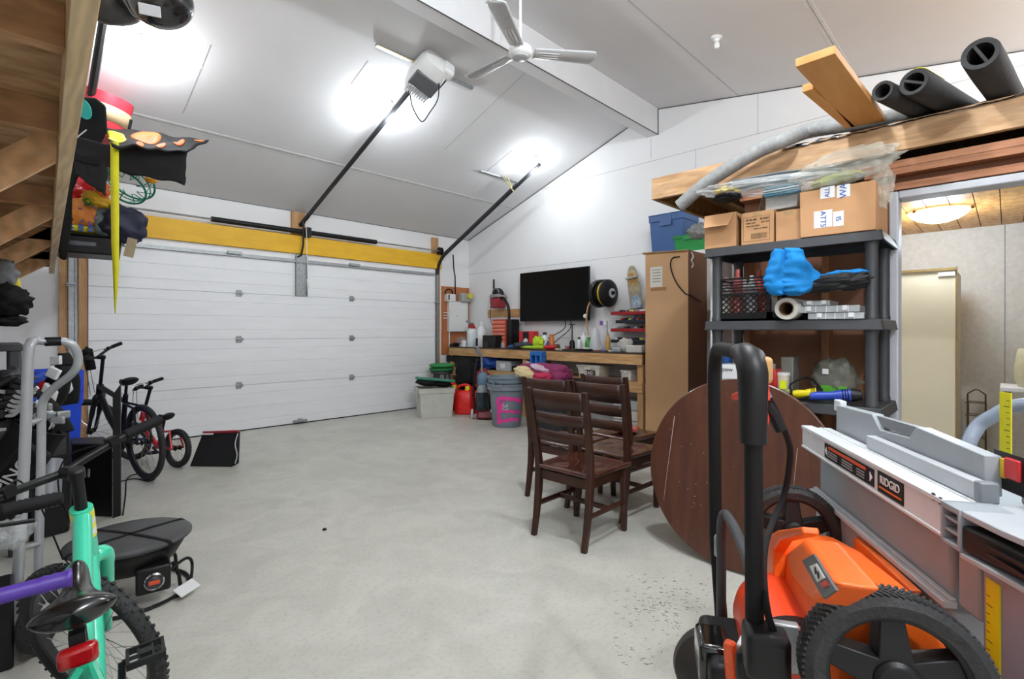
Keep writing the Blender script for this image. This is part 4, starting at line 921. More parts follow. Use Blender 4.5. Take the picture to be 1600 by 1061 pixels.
y_a = onX(1108, 350, 6.12).y; y_b2 = onX(1052, 350, 6.05).y
tote('storage_tote', (6.25, (y_a+y_a+0.42)/2+0.03, CB_T+0.001), 0.36, 0.40, 0.215, pl('1F8A44', 0.4), 'green storage tote beside the blue one on the wall cupboard')
p = Vector((6.2, y_b-0.12, CB_T+0.45))
b = MB().ell(p+Vector((0, -0.02, 0.0)), (0.10, 0.13, 0.06), None, 24, 14, 0.5, 4, 3); single(b, 'folded_bag', pl('4A4C50', 0.6), 'dark grey bag lying in the top of the blue tote', 'bag', ang=180)
p2 = onX(1102, 365, 6.1); b = MB().ell((6.1, p2.y+0.06, CB_T+0.24), (0.12, 0.16, 0.10), None, 24, 14, 0.35, 5, 5); single(b, 'quilted_pad', mat('grey_quilt', '9A9A9A', 0.7, col2='6A6A6A', scale=25), 'grey mottled pad sticking up from the green tote', 'pad', ang=180)

# tall cardboard wardrobe carton beside the bench
kx0, ky0, ky1 = 5.50, 2.59, 3.13
kt = 2.30
kb = thing('wardrobe_carton', 'tall brown cardboard carton standing at the end of the workbench', 'carton', (5.75, 2.86, 0))
MB().box(kx0, kx0+0.50, ky0, ky1, 0, kt).build('carton_body', M['kraft'], kb, bevel=0.003)
MB().box(kx0+0.002, kx0+0.501, ky0-0.001, ky0+0.02, 0, kt+0.002).build('shaded_side', M['hard'], kb)  # darker brown sheet over the whole side, painting its shade
MB().prism([(kx0, ky0, kt), (kx0, ky1+0.02, kt+0.0), (kx0-0.03, ky1+0.03, kt+0.02), (kx0-0.03, ky0, kt-0.01)], (0.0, 0, 0.004)).build('top_flap', M['cardd'], kb)
A = onX(1016, 418, kx0); B = onX(1035, 448, kx0)
MB().box(kx0-0.002, kx0, B.y, A.y, B.z, A.z).build('shipping_label', pl('DAD6CC', 0.6), kb)
for k in range(5): MB().box(kx0-0.003, kx0-0.001, B.y+0.02, A.y-0.03, A.z-0.04-0.035*k, A.z-0.03-0.035*k).build('label_print', pl('8F8A80', 0.6), kb)
MB().box(kx0-0.002, kx0, B.y-0.05, A.y-0.01, B.z-0.045, B.z-0.005).build('tape_patch', mat('patch_brown', 'A07448', 0.6), kb)
Bc = smooth([onX(1062, 401, kx0-0.01), onX(1050, 404, kx0-0.012), onX(1048, 418, kx0-0.012), onX(1056, 440, kx0-0.012), onX(1070, 458, kx0-0.012), Vector((kx0+0.05, ky0-0.012, onX(1075, 462, kx0).z)), Vector((kx0+0.3, ky0-0.012, onX(1075, 470, kx0).z))], 6)
MB().tube(Bc, 0.007, 6).build('cord', M['bkm'], kb)
MB().tube([(kx0+0.06, ky0-0.01, kt-0.02), (kx0+0.09, ky0-0.02, kt-0.07), (kx0+0.04, ky0-0.02, kt-0.12), (kx0+0.09, ky0-0.02, kt-0.16), (kx0+0.05, ky0-0.02, kt-0.20)], 0.008, 5).build('white_string', M['white'], kb)

# red tool racks at the right end of the bench
rk = thing('tool_rack', 'red and dark trays of hand tools on the wall at the right bench end', 'tool rack', (6.4, 3.75, 1.2))
random.seed(21)
for k, (z, c) in enumerate(((1.62, 'A31B22'), (1.50, '1B2430'), (1.38, 'A31B22'), (1.22, '1B2430'))):
    ya, yb = 3.38, 4.12-(0.08 if k == 1 else 0)
    MB().box(6.26, XR-0.004, ya, yb, z-0.012, z).box(6.255, 6.27, ya, yb, z-0.012, z+0.035).build('tray', pl(c, 0.35), rk, bevel=0.004)
    for i in range(9):
        y = ya+0.05+(yb-ya-0.1)*i/8; col = random.choice(('C8C8C8', '2A2A2E', 'B01E26', '24527E', 'D8C83A', '8D9195', 'E4E4E4'))
        o = MB().cb((6.36+random.uniform(-0.04, 0.04), y, z+0.045), (0.12, random.uniform(0.03, 0.07), 0.03), Matrix.Rotation(random.uniform(-0.8, 0.8), 4, 'Z') @ Matrix.Rotation(random.uniform(-0.5, 0.5), 4, 'X'))
        tag(o.build('hand_tool', pl(col, 0.4), None, bevel=0.008), '%s hand tool in the %s tray of the rack at the bench end' % ({'C8C8C8': 'silver', '2A2A2E': 'black', 'B01E26': 'red', '24527E': 'blue', 'D8C83A': 'yellow', '8D9195': 'grey', 'E4E4E4': 'white'}[col], ('top red', 'upper dark', 'lower red', 'lowest dark')[k]), 'tool', 'tools in the rack trays')

# items on the bench, left to right
tag(MB().box(6.1, 6.22, *(sorted((bp(700).y, bp(707).y))), BZ+0.001, BZ+0.13).build('charger', M['bk'], None, bevel=0.01), 'small black charger at the far left end of the bench', 'charger')
single(MB().ell(bp(712, 6.12)+Vector((0, 0, 0.035)), (0.06, 0.10, 0.034), None, 20, 12, 0.4, 3, 2), 'cable_coil', M['bkm'], 'black coil of cable at the left end of the bench', 'cable')
single(MB().ell(bp(719, 6.25)+Vector((0, 0, 0.085)), (0.1, 0.16, 0.085), None, 26, 16, 0.5, 3, 12, flatb=0.08), 'plastic_bag', M['poly'], 'clear plastic bag under the breaker box', 'bag', ang=180)
single(MB().lathe([(0, 0), (0.045, 0), (0.045, 0.06), (0.05, 0.11), (0.03, 0.12), (0, 0.12)], bp(725, 6.05), None, 14), 'mug', M['white'], 'small white mug in front of the clear bag', 'mug')
sp = bottle(737, 6.15, BZ, 0.09, 0.44, 'DDE3E6', 'clear spray jug with a red trigger on the bench near the corner', cap='B4252B', name='spray_bottle', capr=0.3)
p = bp(737, 6.15); MB().cb(p+Vector((-0.03, 0.03, 0.45)), (0.05, 0.16, 0.035), Matrix.Rotation(0.3, 4, 'X')).build('trigger', pl('7E8688', 0.4), sp, bevel=0.008); MB().frus(p+Vector((0, 0, 0.335)), (0.1, 0.13), (0.05, 0.07), 0.1).build('red_collar', pl('A8242B', 0.4), sp, bevel=0.008)
bottle(752, 6.28, BZ, 0.09, 0.47, 'E8EAEC', 'white plastic jug behind the black speaker box', name='jug')
single(MB().lathe([(0, 0), (0.02, 0), (0.02, 0.16), (0, 0.16)], bp(745, 6.03), None, 12), 'marker', M['bk'], 'black marker standing beside the spray jug', 'marker')
box_thing('speaker', 754, 774, 524, 6.05, 0.18, BZ, M['bk'], 'black square speaker on the bench left of the orange drawers', 'speaker')
dd, ya, yb, zt = box_thing('drawer_case', 769, 790, 499, 6.22, 0.22, BZ, pl('B8452E', 0.45), 'orange case of small drawers standing on the bench', 'drawer case')
dr_ = thing('drawer_chest', 'orange chest of small drawers standing on the bench', 'drawer chest', dd.location)
dd.parent = dr_; dd.location = (0, 0, 0); dd.name = 'case_body'
for k in ('label', 'category'): del dd[k]
for k in range(7):
    z = BZ+0.02+(zt-BZ-0.03)*k/7
    MB().box(6.205, 6.222, ya+0.015, yb-0.015, z, z+(zt-BZ-0.03)/7-0.022).build('drawer', pl('E8836A', 0.4), dr_, bevel=0.003)
box_thing('black_box', 791.5, 799, 499, 6.24, 0.2, BZ, M['bk'], 'narrow black box standing against the orange drawers', 'box')
o, ya, yb, zt = box_thing('red_box', 811, 833, 517.5, 6.30, 0.14, BZ, pl('D8232B', 0.4), 'red and black tool case leaning on the wall under the television', 'case')
cs = thing('tool_case', 'red and black tool case leaning on the wall under the television', 'case', o.location); o.parent = cs; o.location = (0, 0, 0); o.name = 'case_body'
for k in ('label', 'category'): del o[k]
MB().box(6.295, 6.30, (ya+yb)/2-0.06, (ya+yb)/2+0.07, BZ+0.03, zt-0.01).build('black_panel', M['bk'], cs); MB().lathe([(0, 0), (0.05, 0), (0.05, 0.006), (0, 0.006)], (6.294, (ya+yb)/2, BZ+0.12), Matrix.Rotation(-PI/2, 4, 'Y'), 20).build('badge', M['white'], cs)
single(MB().ell(bp(817, 6.05)+Vector((0, 0, 0.055)), (0.09, 0.20, 0.055), None, 26, 14, 0.4, 3, 5, flatb=0.053), 'tool_pouch', pl('3C414B', 0.7), 'dark slate tool pouch in front of the red case', 'pouch', ang=180)
single(MB().ell(bp(800, 6.05)+Vector((0, 0, 0.03)), (0.06, 0.08, 0.03), None, 20, 12, 0.4, 3, 6, flatb=0.028), 'blue_rag', pl('2F5E9A', 0.7), 'blue rag beside the dark tool pouch', 'rag', ang=180)
single(MB().ell(bp(841, 6.12)+Vector((0, 0, 0.10)), (0.07, 0.10, 0.105), None, 24, 16, 0.5, 2.5, 8, flatb=0.1), 'safety_vest', pl('BEDB2A', 0.6), 'lime green crumpled vest on the bench', 'vest', ang=180)
single(MB().tube([bp(815, 5.99)+Vector((0, 0, 0.03)), bp(850, 5.99)+Vector((0, 0, 0.035))], [0.022, 0.028], 10), 'lime_tool', pl('A9D02C', 0.45), 'long lime green trimmer handle along the bench edge', 'tool')
single(MB().ell(bp(859, 6.0)+Vector((0, 0, 0.038)), (0.06, 0.12, 0.037), None, 22, 12, 0.3, 3, 9), 'red_pouch', pl('CF1F2B', 0.5), 'red soft pouch next to the lime green handle', 'pouch', ang=180)
bottle(851, 6.25, BZ, 0.07, 0.27, 'E8E8EC', 'white bottle with a dark cap behind the lime green vest', cap='2B2B30')
bottle(856, 6.15, BZ, 0.03, 0.13, '243E9C', 'small dark blue bottle left of the orange can', cap='243E9C')
bottle(862, 6.2, BZ, 0.045, 0.24, 'D67A36', 'orange spray can on the bench below the television', cap='D67A36', name='spray_can', capr=0.7)
single(MB().lathe([(0.0, 0), (0.05, 0), (0.02, 0.03), (0.012, 0.05), (0.010, 0.38), (0.05, 0.385), (0.055, 0.40), (0.0, 0.40)], bp(894, 6.2), None, 14), 'metal_stand', pl('35373A', 0.4), 'thin dark metal stand on the bench in front of the television', 'stand')
single(MB().lathe([(0.045, 0), (0.04, 0.13), (0.02, 0.16), (0.012, 0.16)][::-1], bp(894, 6.1)+Vector((0, 0, 0.0)), None, 14), 'funnel', M['bk'], 'black funnel upside down beside the thin metal stand', 'funnel')
bottle(905, 6.1, BZ, 0.045, 0.20, 'D6D8DA', 'grey bottle with a black cap right of the funnel', cap='1E1E20')
bottle(912, 6.2, BZ, 0.06, 0.28, 'E6E8E8', 'white spray bottle behind the grey bottle', cap='E6E8E8')
bottle(920, 6.2, BZ, 0.055, 0.20, '3C8A34', 'green bottle on the bench below the hose end', cap='3C8A34')
single(MB().lathe([(0, 0), (0.09, 0), (0.085, 0.10), (0.045, 0.30), (0.03, 0.34), (0, 0.34)], bp(930, 6.15), None, 22), 'clear_jug', M['glass'], 'clear conical jug on the bench under the hose reel', 'jug')
for k, (px, c, lab) in enumerate(((941, '7E4FA8', 'purple topped caulking tube standing on the bench'), (946, 'E2E2E6', 'white caulking tube beside the purple one'))):
    bottle(px, 6.22, BZ+0.0, 0.04, 0.44, 'D8D4DC' if k == 0 else 'C9CBD0', lab, cap=c, name='caulk_tube', cat='caulk tube', group='caulking tubes on the bench', capr=0.8)
bottle(950, 6.05, BZ, 0.035, 0.26, 'C79A4E', 'amber bottle in front of the caulking tubes', cap='C79A4E')
single(MB().ell(bp(977, 6.05)+Vector((0, 0, 0.09)), (0.09, 0.11, 0.10), None, 24, 16, 0.25, 3, 3, flatb=0.088), 'grinder_guard', pl('B9B9B4', 0.4), 'grey rounded plastic cover at the right end of the bench', 'cover', ang=180)
single(MB().cb(bp(965, 6.0)+Vector((0, 0, 0.035)), (0.1, 0.14, 0.07)), 'small_motor', pl('9CA3A8', 0.4), 'grey small motor near the right end of the bench', 'motor', bevel=0.02, seg=3)
single(MB().cb(bp(993, 6.02)+Vector((0, 0, 0.05)), (0.14, 0.22, 0.10), Matrix.Rotation(0.2, 4, 'Z')), 'battery_case', pl('C9C6BC', 0.5), 'off-white case at the far right end of the bench', 'case', bevel=0.015, seg=3)
random.seed(5)
nm = ['black', 'brown', 'silver', 'red', 'cream', 'blue']
cl = ['222226', '6A4A30', 'BFC3C6', 'A8322C', 'D9D2C0', '3B6FA0']
for i in range(22):
    px = 868+i*5.1 if i < 14 else 943+(i-14)*6.5; k = random.randrange(6)
    p = bp(px, 5.97+0.05*random.random()); L_ = random.uniform(0.05, 0.14)
    o = MB().tube([p+Vector((0, -L_/2, 0.012)), p+Vector((random.uniform(-0.02, 0.05), L_/2, 0.014))], [random.uniform(0.008, 0.014), random.uniform(0.008, 0.014)], 8)
    tag(o.build('loose_tool', pl(cl[k], 0.4)), '%s loose tool among the clutter at the front of the bench' % nm[k], 'tool', 'loose tools along the bench front')
for i in range(16):
    px = (706, 722, 742, 760, 776, 786, 802, 822, 846, 870, 880, 888, 915, 936, 958, 984)[i]; k = (0, 2, 4, 0, 5, 2, 0, 2, 0, 1, 2, 3, 4, 2, 0, 2)[i]
    p = bp(px, 6.05+0.08*(i % 3)); sz_ = (random.uniform(0.05, 0.09), random.uniform(0.06, 0.13), random.uniform(0.04, 0.10))
    o = MB().frus(p, sz_[:2], (sz_[0]*0.8, sz_[1]*0.75), sz_[2], Matrix.Rotation(random.uniform(-0.8, 0.8), 4, 'Z'))
    tag(o.build('small_container', pl(cl[k], 0.45), None, bevel=0.006), '%s small container in the clutter on the bench' % nm[k], 'container', 'small containers on the bench')
single(MB().tube([bp(899, 5.96)+Vector((0, 0, 0.02)), bp(925, 5.97)+Vector((0, 0, 0.016))], [0.012, 0.02], 8), 'pry_bar', M['bkm'], 'long black bar at the bench edge below the clear jug', 'bar')

# hanging from / under the bench
bh = thing('blue_holder', 'bright blue tool holder hooked on the front of the bench apron', 'holder', (5.9, 5.5, 0.8))
ya = onX(850, 560, 5.86).y; yb = onX(832, 560, 5.86).y
MB().box(5.80, 5.905, ya, yb, 1.0, 1.065).box(5.80, 5.915, ya, ya+0.04, 0.76, 1.0).box(5.80, 5.915, yb-0.03, yb, 0.80, 1.0).box(5.80, 5.905, (ya+yb)/2-0.015, (ya+yb)/2+0.015, 0.80, 1.0).box(5.895, 5.915, ya, yb, 0.78, 1.0).build('holder_body', pl('1F6FC6', 0.4), bh, bevel=0.004)
zs_ = 0.701
o, *_ = box_thing('drawer_box', 775, 797, 564, 6.0, 0.40, zs_, pl('B7BABD', 0.4), 'grey plastic drawer box on the lower shelf of the bench', 'drawer box')
single(MB().box(6.0-0.004, 6.0, onX(789, 570, 6).y, onX(782, 570, 6).y, zs_+0.05, zs_+0.13), 'label_card', M['white'], 'white card on the front of the grey drawer box', 'card')
single(MB().cb((6.15, onX(735, 556, 6.15).y, 0.86), (0.4, 0.95, 0.12)), 'tool_case', M['bk'], 'long black tool case on the lower shelf at the left end', 'case', bevel=0.02)
o, *_ = box_thing('wooden_crate', 728, 748, 575, 5.90, 0.02, 0.30, M['piney'], 'orange pine board on edge behind the gas cans', 'board')
single(MB().ell((6.1, onX(764, 565, 6.1).y, zs_+0.13), (0.16, 0.24, 0.13), None, 30, 18, 0.4, 2.5, 3, flatb=0.128), 'blue_duffel', pl('1F4DA8', 0.65), 'blue duffel bag on the lower bench shelf', 'bag', ang=180)
single(MB().cb((6.1, onX(809, 578, 6.1).y, zs_+0.045), (0.12, 0.45, 0.08), Matrix.Rotation(0.06, 4, 'X')), 'black_tool', M['bkm'], 'long black power tool lying on the lower bench shelf', 'tool', bevel=0.02)
single(MB().box(5.93, 6.03, onX(832, 570, 5.95).y, onX(823, 570, 5.95).y, zs_, zs_+0.19), 'white_box', M['white'], 'small white box beside the blue holder on the lower shelf', 'box', bevel=0.004)
sb = tote('parts_bin', (6.1, onX(928, 575, 6.1).y, zs_), 0.28, 0.38, 0.17, pl('D6D2C6', 0.5), 'off-white lidded bin with a dark label on the lower bench shelf', 'bin', lid=0.012)
yy = onX(928, 575, 5.95).y
MB().box(5.945, 5.95, yy-0.02, yy+0.12, zs_+0.03, zs_+0.12).build('dark_label', pl('4A4238', 0.6), sb); text_mb('N2', 0.07, Qx(5.943, yy+0.06, zs_+0.075)).build('lettering', M['white'], sb)
tote('parts_bin', (6.12, onX(984, 580, 6.12).y, zs_), 0.2, 0.16, 0.14, pl('D9D8D2', 0.5), 'small pale bin at the right end of the lower bench shelf', 'bin')
for k, (z, c) in enumerate(((0.02, 'C9C9C9'), (0.16, 'D9D5CC'), (0.30, 'B9BDC0'))):
    single(MB().box(6.05, 6.40, 3.52, 3.95, z, z+0.13), 'flat_box', pl(c, 0.5), ['lowest pale box of the stack under the right bench end', 'middle pale box of the stack under the right bench end', 'top pale box of the stack under the right bench end'][k], 'box', 'pale boxes stacked under the bench', bevel=0.006)
# carton of fabric: heap of blankets on a tote
tote('laundry_tote', (5.50, 4.50, 0), 0.40, 0.52, 0.72, pl('26262A', 0.6), 'black bin carrying the heap of purple blankets behind the chairs', 'bin')
hp_ = thing('blanket_heap', 'heap of plum, cream and pink blankets piled behind the chairs', 'blankets', (5.45, 4.7, 0.72))
MB().ell((5.45, 4.72, 0.76), (0.24, 0.44, 0.165), None, 44, 26, 0.30, 2.2, 3, flatb=0.055).build('plum_blanket', mat('plum_fabric', '8C2C5E', 0.8, var=0.15, scale=9), hp_, ang=180)
MB().ell((5.22, 4.84, 0.79), (0.10, 0.20, 0.085), Matrix.Rotation(0.2, 4, 'X'), 40, 28, 0.2, 2.0, 6).build('cream_blanket', mat('cream_fabric', 'E2CF9C', 0.8, var=0.08), hp_, ang=180)
MB().ell((5.20, 4.52, 0.76), (0.10, 0.15, 0.06), None, 40, 28, 0.2, 2.0, 9).build('pink_blanket', mat('raspberry_fabric', 'B8234F', 0.8, var=0.12), hp_, ang=180)
MB().ell((5.27, 4.62, 0.865), (0.08, 0.17, 0.04), Matrix.Rotation(0.25, 4, 'X'), 40, 24, 0.2, 2.0, 4).build('pale_blanket', mat('lilac_fabric', 'CDB5C6', 0.8), hp_, ang=180)
MB().ell((5.33, 5.07, 0.75), (0.07, 0.07, 0.07), None, 20, 14, 0.3, 3, 4).build('white_cloth', M['white'], hp_, ang=180)

# trash cans, nested
tc = thing('trash_can', 'round grey trash can marked with pink spray paint in front of the bench', 'trash can', (5.20, 5.22, 0))
cc = Vector((5.22, 5.22, 0)); r0, r1, hh = 0.205, 0.262, 0.62
gcan = pl('7C8690', 0.5)
MB().lathe([(0, 0), (r0-0.01, 0), (r0, 0.015), (r1-0.012, 0.53), (r1+0.022, 0.535), (r1+0.022, 0.60), (r1+0.032, 0.605), (r1+0.032, 0.622), (r1, 0.622), (r1-0.02, 0.53), (r0-0.015, 0.02), (0, 0.02)], cc, None, 44, caps=False).build('can_body', gcan, tc)
def on_can(px, py):
    r_ = ray(px, py); best = None
    for i in range(130):
        t = 6.75+i*0.004; p_ = O+r_*t; R_ = r0+(r1-r0)*p_.z/0.55
        if (Vector((p_.x, p_.y))-cc.xy).length < R_+0.0035: return p_
    return None
paint = pl('E8409C', 0.6)
STK = [((778, 624), (780, 661), 2.6), ((782, 622), (812, 625), 3.0), ((779, 643), (811, 643), 2.0), ((779, 659), (807, 655), 2.4), ((785, 629), (783, 640), 2.2), ((806, 626), (813, 628), 2.0), ((798, 655), (808, 656), 2.2), ((800, 643), (812, 644), 2.2)]
def inpaint(px, py):
    for (xa, ya_), (xb_, yb_), w_ in STK:
        dx, dy = xb_-xa, yb_-ya_; k = max(0, min(1, ((px-xa)*dx+(py-ya_)*dy)/(dx*dx+dy*dy))); d_ = math.hypot(px-xa-dx*k, py-ya_-dy*k)
        if d_ < w_*(1+0.7*noise.noise(Vector((px*0.35, py*0.35, 1)))): return True
    return False
sp_ = MB(); N1, N2 = 84, 66; gp = {}
for i in range(N1+1):
    for j_ in range(N2+1):
        gp[i, j_] = on_can(772+i*0.55, 617+j_*0.75)
for i in range(N1):
    for j_ in range(N2):
        if inpaint(772.3+i*0.55, 617.4+j_*0.75):
            q4 = [gp[i, j_], gp[i, j_+1], gp[i+1, j_+1], gp[i+1, j_]]
            if all(q4): sp_.add(q4, [(0, 1, 2, 3)])
sp_.build('spray_paint', paint, tc, ang=180)
lg = MB()
for a_, b_ in (((786, 640), (786, 632)), ((786, 632), (790, 637)), ((790, 637), (793, 631)), ((793, 631), (794, 640)), ((786, 640), (794, 640))):
    pa_, pb_ = on_can(*a_), on_can(*b_)
    if pa_ and pb_: lg.tube([pa_+Vector((-0.004, -0.004, 0)), pb_+Vector((-0.004, -0.004, 0))], 0.0035, 5)
lg.build('white_logo', M['white'], tc)
tcb = thing('trash_can', 'blue-grey trash can nested inside the paint-marked one', 'trash can', (5.22, 5.22, 0.2))
MB().lathe([(0, 0.18), (0.19, 0.18), (r1-0.03, 0.60), (r1-0.024, 0.63), (r1+0.010, 0.635), (r1+0.012, 0.695), (r1+0.030, 0.70), (r1+0.030, 0.722), (r1+0.004, 0.722), (r1-0.03, 0.63), (0.18, 0.19), (0, 0.19)], cc, None, 44, caps=False).build('can_body', pl('76858F', 0.5), tcb)
hd = Vector((-math.cos(0.95), -math.sin(0.95), 0))
for a in (PI+0.35, 0.35+0.2):
    d_ = Vector((math.cos(a), math.sin(a), 0)); s_ = Vector((-d_.y, d_.x, 0)); o_ = cc+d_*(r1+0.02)+Vector((0, 0, 0.60))
    MB().tube([o_+s_*0.06+Vector((0, 0, 0.07)), o_+s_*0.06+d_*0.03+Vector((0, 0, 0.06)), o_+s_*0.055+d_*0.03, o_-s_*0.055+d_*0.03, o_-s_*0.06+d_*0.03+Vector((0, 0, 0.06)), o_-s_*0.06+Vector((0, 0, 0.07))], 0.012, 8).build('handle', gcan, tcb)

# upright vacuum
vb = onZ(752, 655, 0.0)
uv = thing('upright_vacuum', 'grey upright vacuum with a dark red foot beside the trash can', 'vacuum', (vb.x, vb.y, 0))
V = vb+Vector((0.02, 0.12, 0))+RT*0.08+FW*0.05; ax_ = RT; fx = -FW
def L3(a, b_, c_): return V+ax_*a+fx*b_+Vector((0, 0, c_))
Qv = Matrix.Translation(V) @ Matrix((ax_, fx, Vector((0, 0, 1)))).transposed().to_4x4()
MB(Qv).frus((0.06, 0.10, 0.02), (0.30, 0.30), (0.24, 0.22), 0.11).build('foot', pl('6E1A26', 0.3), uv, bevel=0.03, seg=3)
for s in (-1, 1):
    MB(Qv).lathe([(0.0, -0.02), (0.05, -0.02), (0.075, -0.016), (0.08, 0.0), (0.075, 0.016), (0.05, 0.02), (0.0, 0.02)], (s*0.15-0.0, 0.14, 0.08), Matrix.Rotation(PI/2, 4, 'Y') @ Matrix.Rotation(0.0, 4, 'X'), 24).build('wheel', M['lgrey'], uv)
MB(Qv).frus((0, 0, 0.10), (0.20, 0.18), (0.16, 0.15), 0.62).build('body', pl('4A5358', 0.4), uv, bevel=0.04, seg=3)
MB(Qv).lathe([(0, 0), (0.088, 0.0), (0.095, 0.2), (0.09, 0.22), (0, 0.24)], (0.0, 0.12, 0.19), None, 24).build('dust_cup', mat('smoked_cup', '2E3C42', 0.15), uv)
MB(Qv).lathe([(0.09, 0.0), (0.06, 0.10), (0, 0.12)], (0.0, 0.12, 0.42), None, 20).build('cup_top', pl('8A949A', 0.35), uv)
MB(Qv).ell((0.01, 0.05, 0.60), (0.085, 0.09, 0.13), None, 24, 16, p=0.8).build('canister', pl('5E7C92', 0.35), uv)
hp2 = smooth([(0, 0, 0.70), (-0.01, -0.01, 0.85), (-0.015, 0.02, 0.98), (-0.05, 0.06, 1.08), (-0.09, 0.07, 1.13), (-0.12, 0.03, 1.11), (-0.09, 0.0, 1.05), (-0.05, -0.01, 0.98)], 6)
MB(Qv).tube(hp2, 0.017, 10).build('handle', pl('8B8E92', 0.35), uv)
MB(Qv).tube(smooth([(-0.10, 0.02, 0.12), (-0.14, 0.0, 0.35), (-0.12, 0, 0.65), (-0.08, -0.02, 0.95)], 6), 0.02, 10).build('hose', M['bk'], uv)

# red petrol cans
def petrol(p, rz, sc, label):
    t = thing('petrol_can', label, 'petrol can', p, rz, 'red petrol cans by the bench'); Q = TR(p, rz) @ Matrix.Scale(sc, 4); r = pl('E01E16', 0.38)
    b = MB(Q); n = 20; rings = []
    for z, wx, wy in ((0.0, 0.115, 0.085), (0.015, 0.13, 0.10), (0.20, 0.13, 0.10), (0.26, 0.12, 0.09), (0.30, 0.085, 0.07), (0.315, 0.05, 0.04)):
        rings += [(wx*math.copysign(abs(math.cos(a))**0.55, math.cos(a)), wy*math.copysign(abs(math.sin(a))**0.55, math.sin(a)), z) for a in [2*PI*i/n for i in range(n)]]
    b.add(rings, [(i*n+j, i*n+(j+1) % n, (i+1)*n+(j+1) % n, (i+1)*n+j) for i in range(5) for j in range(n)]+[tuple(range(n))[::-1], tuple(5*n+j for j in range(n))])
    b.build('can_body', r, t)
    MB(Q).tube(smooth([(-0.11, 0, 0.25), (-0.09, 0, 0.35), (0.0, 0, 0.385), (0.07, 0, 0.36), (0.09, 0, 0.27)], 5), 0.018, 10).build('handle', r, t)
    MB(Q).lathe([(0, 0), (0.032, 0), (0.032, 0.05), (0.026, 0.06), (0, 0.06)], (0.035, 0.0, 0.31), None, 16).build('cap', pl('E8D21C', 0.4), t)
    for s in (-1, 1): MB(Q).cb((0, s*0.101, 0.12), (0.13, 0.006, 0.11), Matrix.Rotation(0.5, 4, 'Y')).build('embossed_panel', r, t, bevel=0.003)
    return t
g1 = onZ(722, 648, 0.0)
petrol(g1+Vector((0.10, 0.05, 0)), -0.8, 1.25, 'nearest red petrol can, right of the beige tote')
petrol(g1+Vector((0.36, -0.02, 0)), -0.5, 1.2, 'red petrol can beside the upright vacuum')
petrol(g1+Vector((0.18, 0.48, 0)), -0.4, 1.2, 'red petrol can at the back, behind the nearest one')

# beige tote with green lid on top
b0_ = onZ(680, 654, 0)
tc_ = b0_+FW*0.24-RT*0.05; tc_.z = 0
bt_ = tote('storage_tote', tc_, 0.56, 0.42, 0.47, pl('C9C8BE', 0.5), 'beige storage tote on the floor in front of the garage door corner', rz=-0.42)
gl = thing('garden_tool_tray', 'dark green lid with a black tool lying on the beige tote', 'lid', tc_+Vector((0, 0, 0.475)))
Qg = TR(tc_+Vector((0, 0, 0.57)), -0.55, math.radians(-4), math.radians(6))
MB(Qg).box(-0.30, 0.32, -0.16, 0.16, 0, 0.045).build('green_lid', pl('2F7C66', 0.45), gl, bevel=0.015, seg=3)
MB(Qg).ell((-0.12, -0.06, -0.035), (0.18, 0.10, 0.055), None, 24, 14, 0.2, 3, 3).ell((0.12, -0.02, -0.04), (0.16, 0.12, 0.05), None, 24, 14, 0.2, 3, 7).build('black_tool', M['bkm'], gl, ang=180)
# folded stool and green round cushions
s0 = onZ(690, 600, 0.5) ; s0 = Vector((5.55, 7.18, 0))
st_ = thing('round_stool', 'small dark stool carrying green cushions in the corner', 'stool', s0)
MB().lathe([(0, 0.62), (0.19, 0.62), (0.20, 0.64), (0.19, 0.665), (0, 0.665)], s0, None, 28).build('seat', M['dgrey'], st_)
for a in range(4):
    d_ = Vector((math.cos(a*PI/2+0.5), math.sin(a*PI/2+0.5), 0)); MB().tube([s0+d_*0.14+Vector((0, 0, 0.62)), s0+d_*0.20], 0.014, 8).build('leg', M['dgrey'], st_)
for k, (z, c) in enumerate(((0.667, '1E6E38'), (0.735, '2A8A46'))):
    single(MB().lathe([(0, 0), (0.18, 0), (0.215, 0.012), (0.222, 0.032), (0.215, 0.052), (0.18, 0.064), (0, 0.066)], s0+Vector((0, 0, z)), None, 30), 'round_cushion', pl(c, 0.6), ['lower green round cushion on the corner stool', 'upper green round cushion on the corner stool'][k], 'cushion', 'green cushions on the stool')
single(MB().ell((6.0-0.2, 6.75, 0.50), (0.20, 0.24, 0.28), None, 30, 20, 0.25, 2.4, 2), 'backpack', M['bkm'], 'black backpack leaning against the left end of the bench', 'backpack', ang=180)
bpk = bpy.data.objects['backpack']; bpk.location.z = 0.30
single(MB().box(5.62, 5.98, 6.5, 7.0, 0, 0.30), 'dark_box', pl('2A2C30', 0.6), 'dark box under the black backpack', 'box', bevel=0.01)
single(MB().ell((5.82, 6.42, 0.55), (0.12, 0.14, 0.20), None, 26, 18, 0.35, 2.4, 5), 'red_bag', pl('8E2430', 0.7), 'dark red bag tucked beside the black backpack', 'bag', ang=180)
bpy.data.objects['red_bag'].location.z = 0.30
single(MB().box(5.66, 5.98, 6.2, 6.48, 0, 0.30), 'low_box', pl('34302C', 0.6), 'low dark box under the dark red bag', 'box', bevel=0.01)
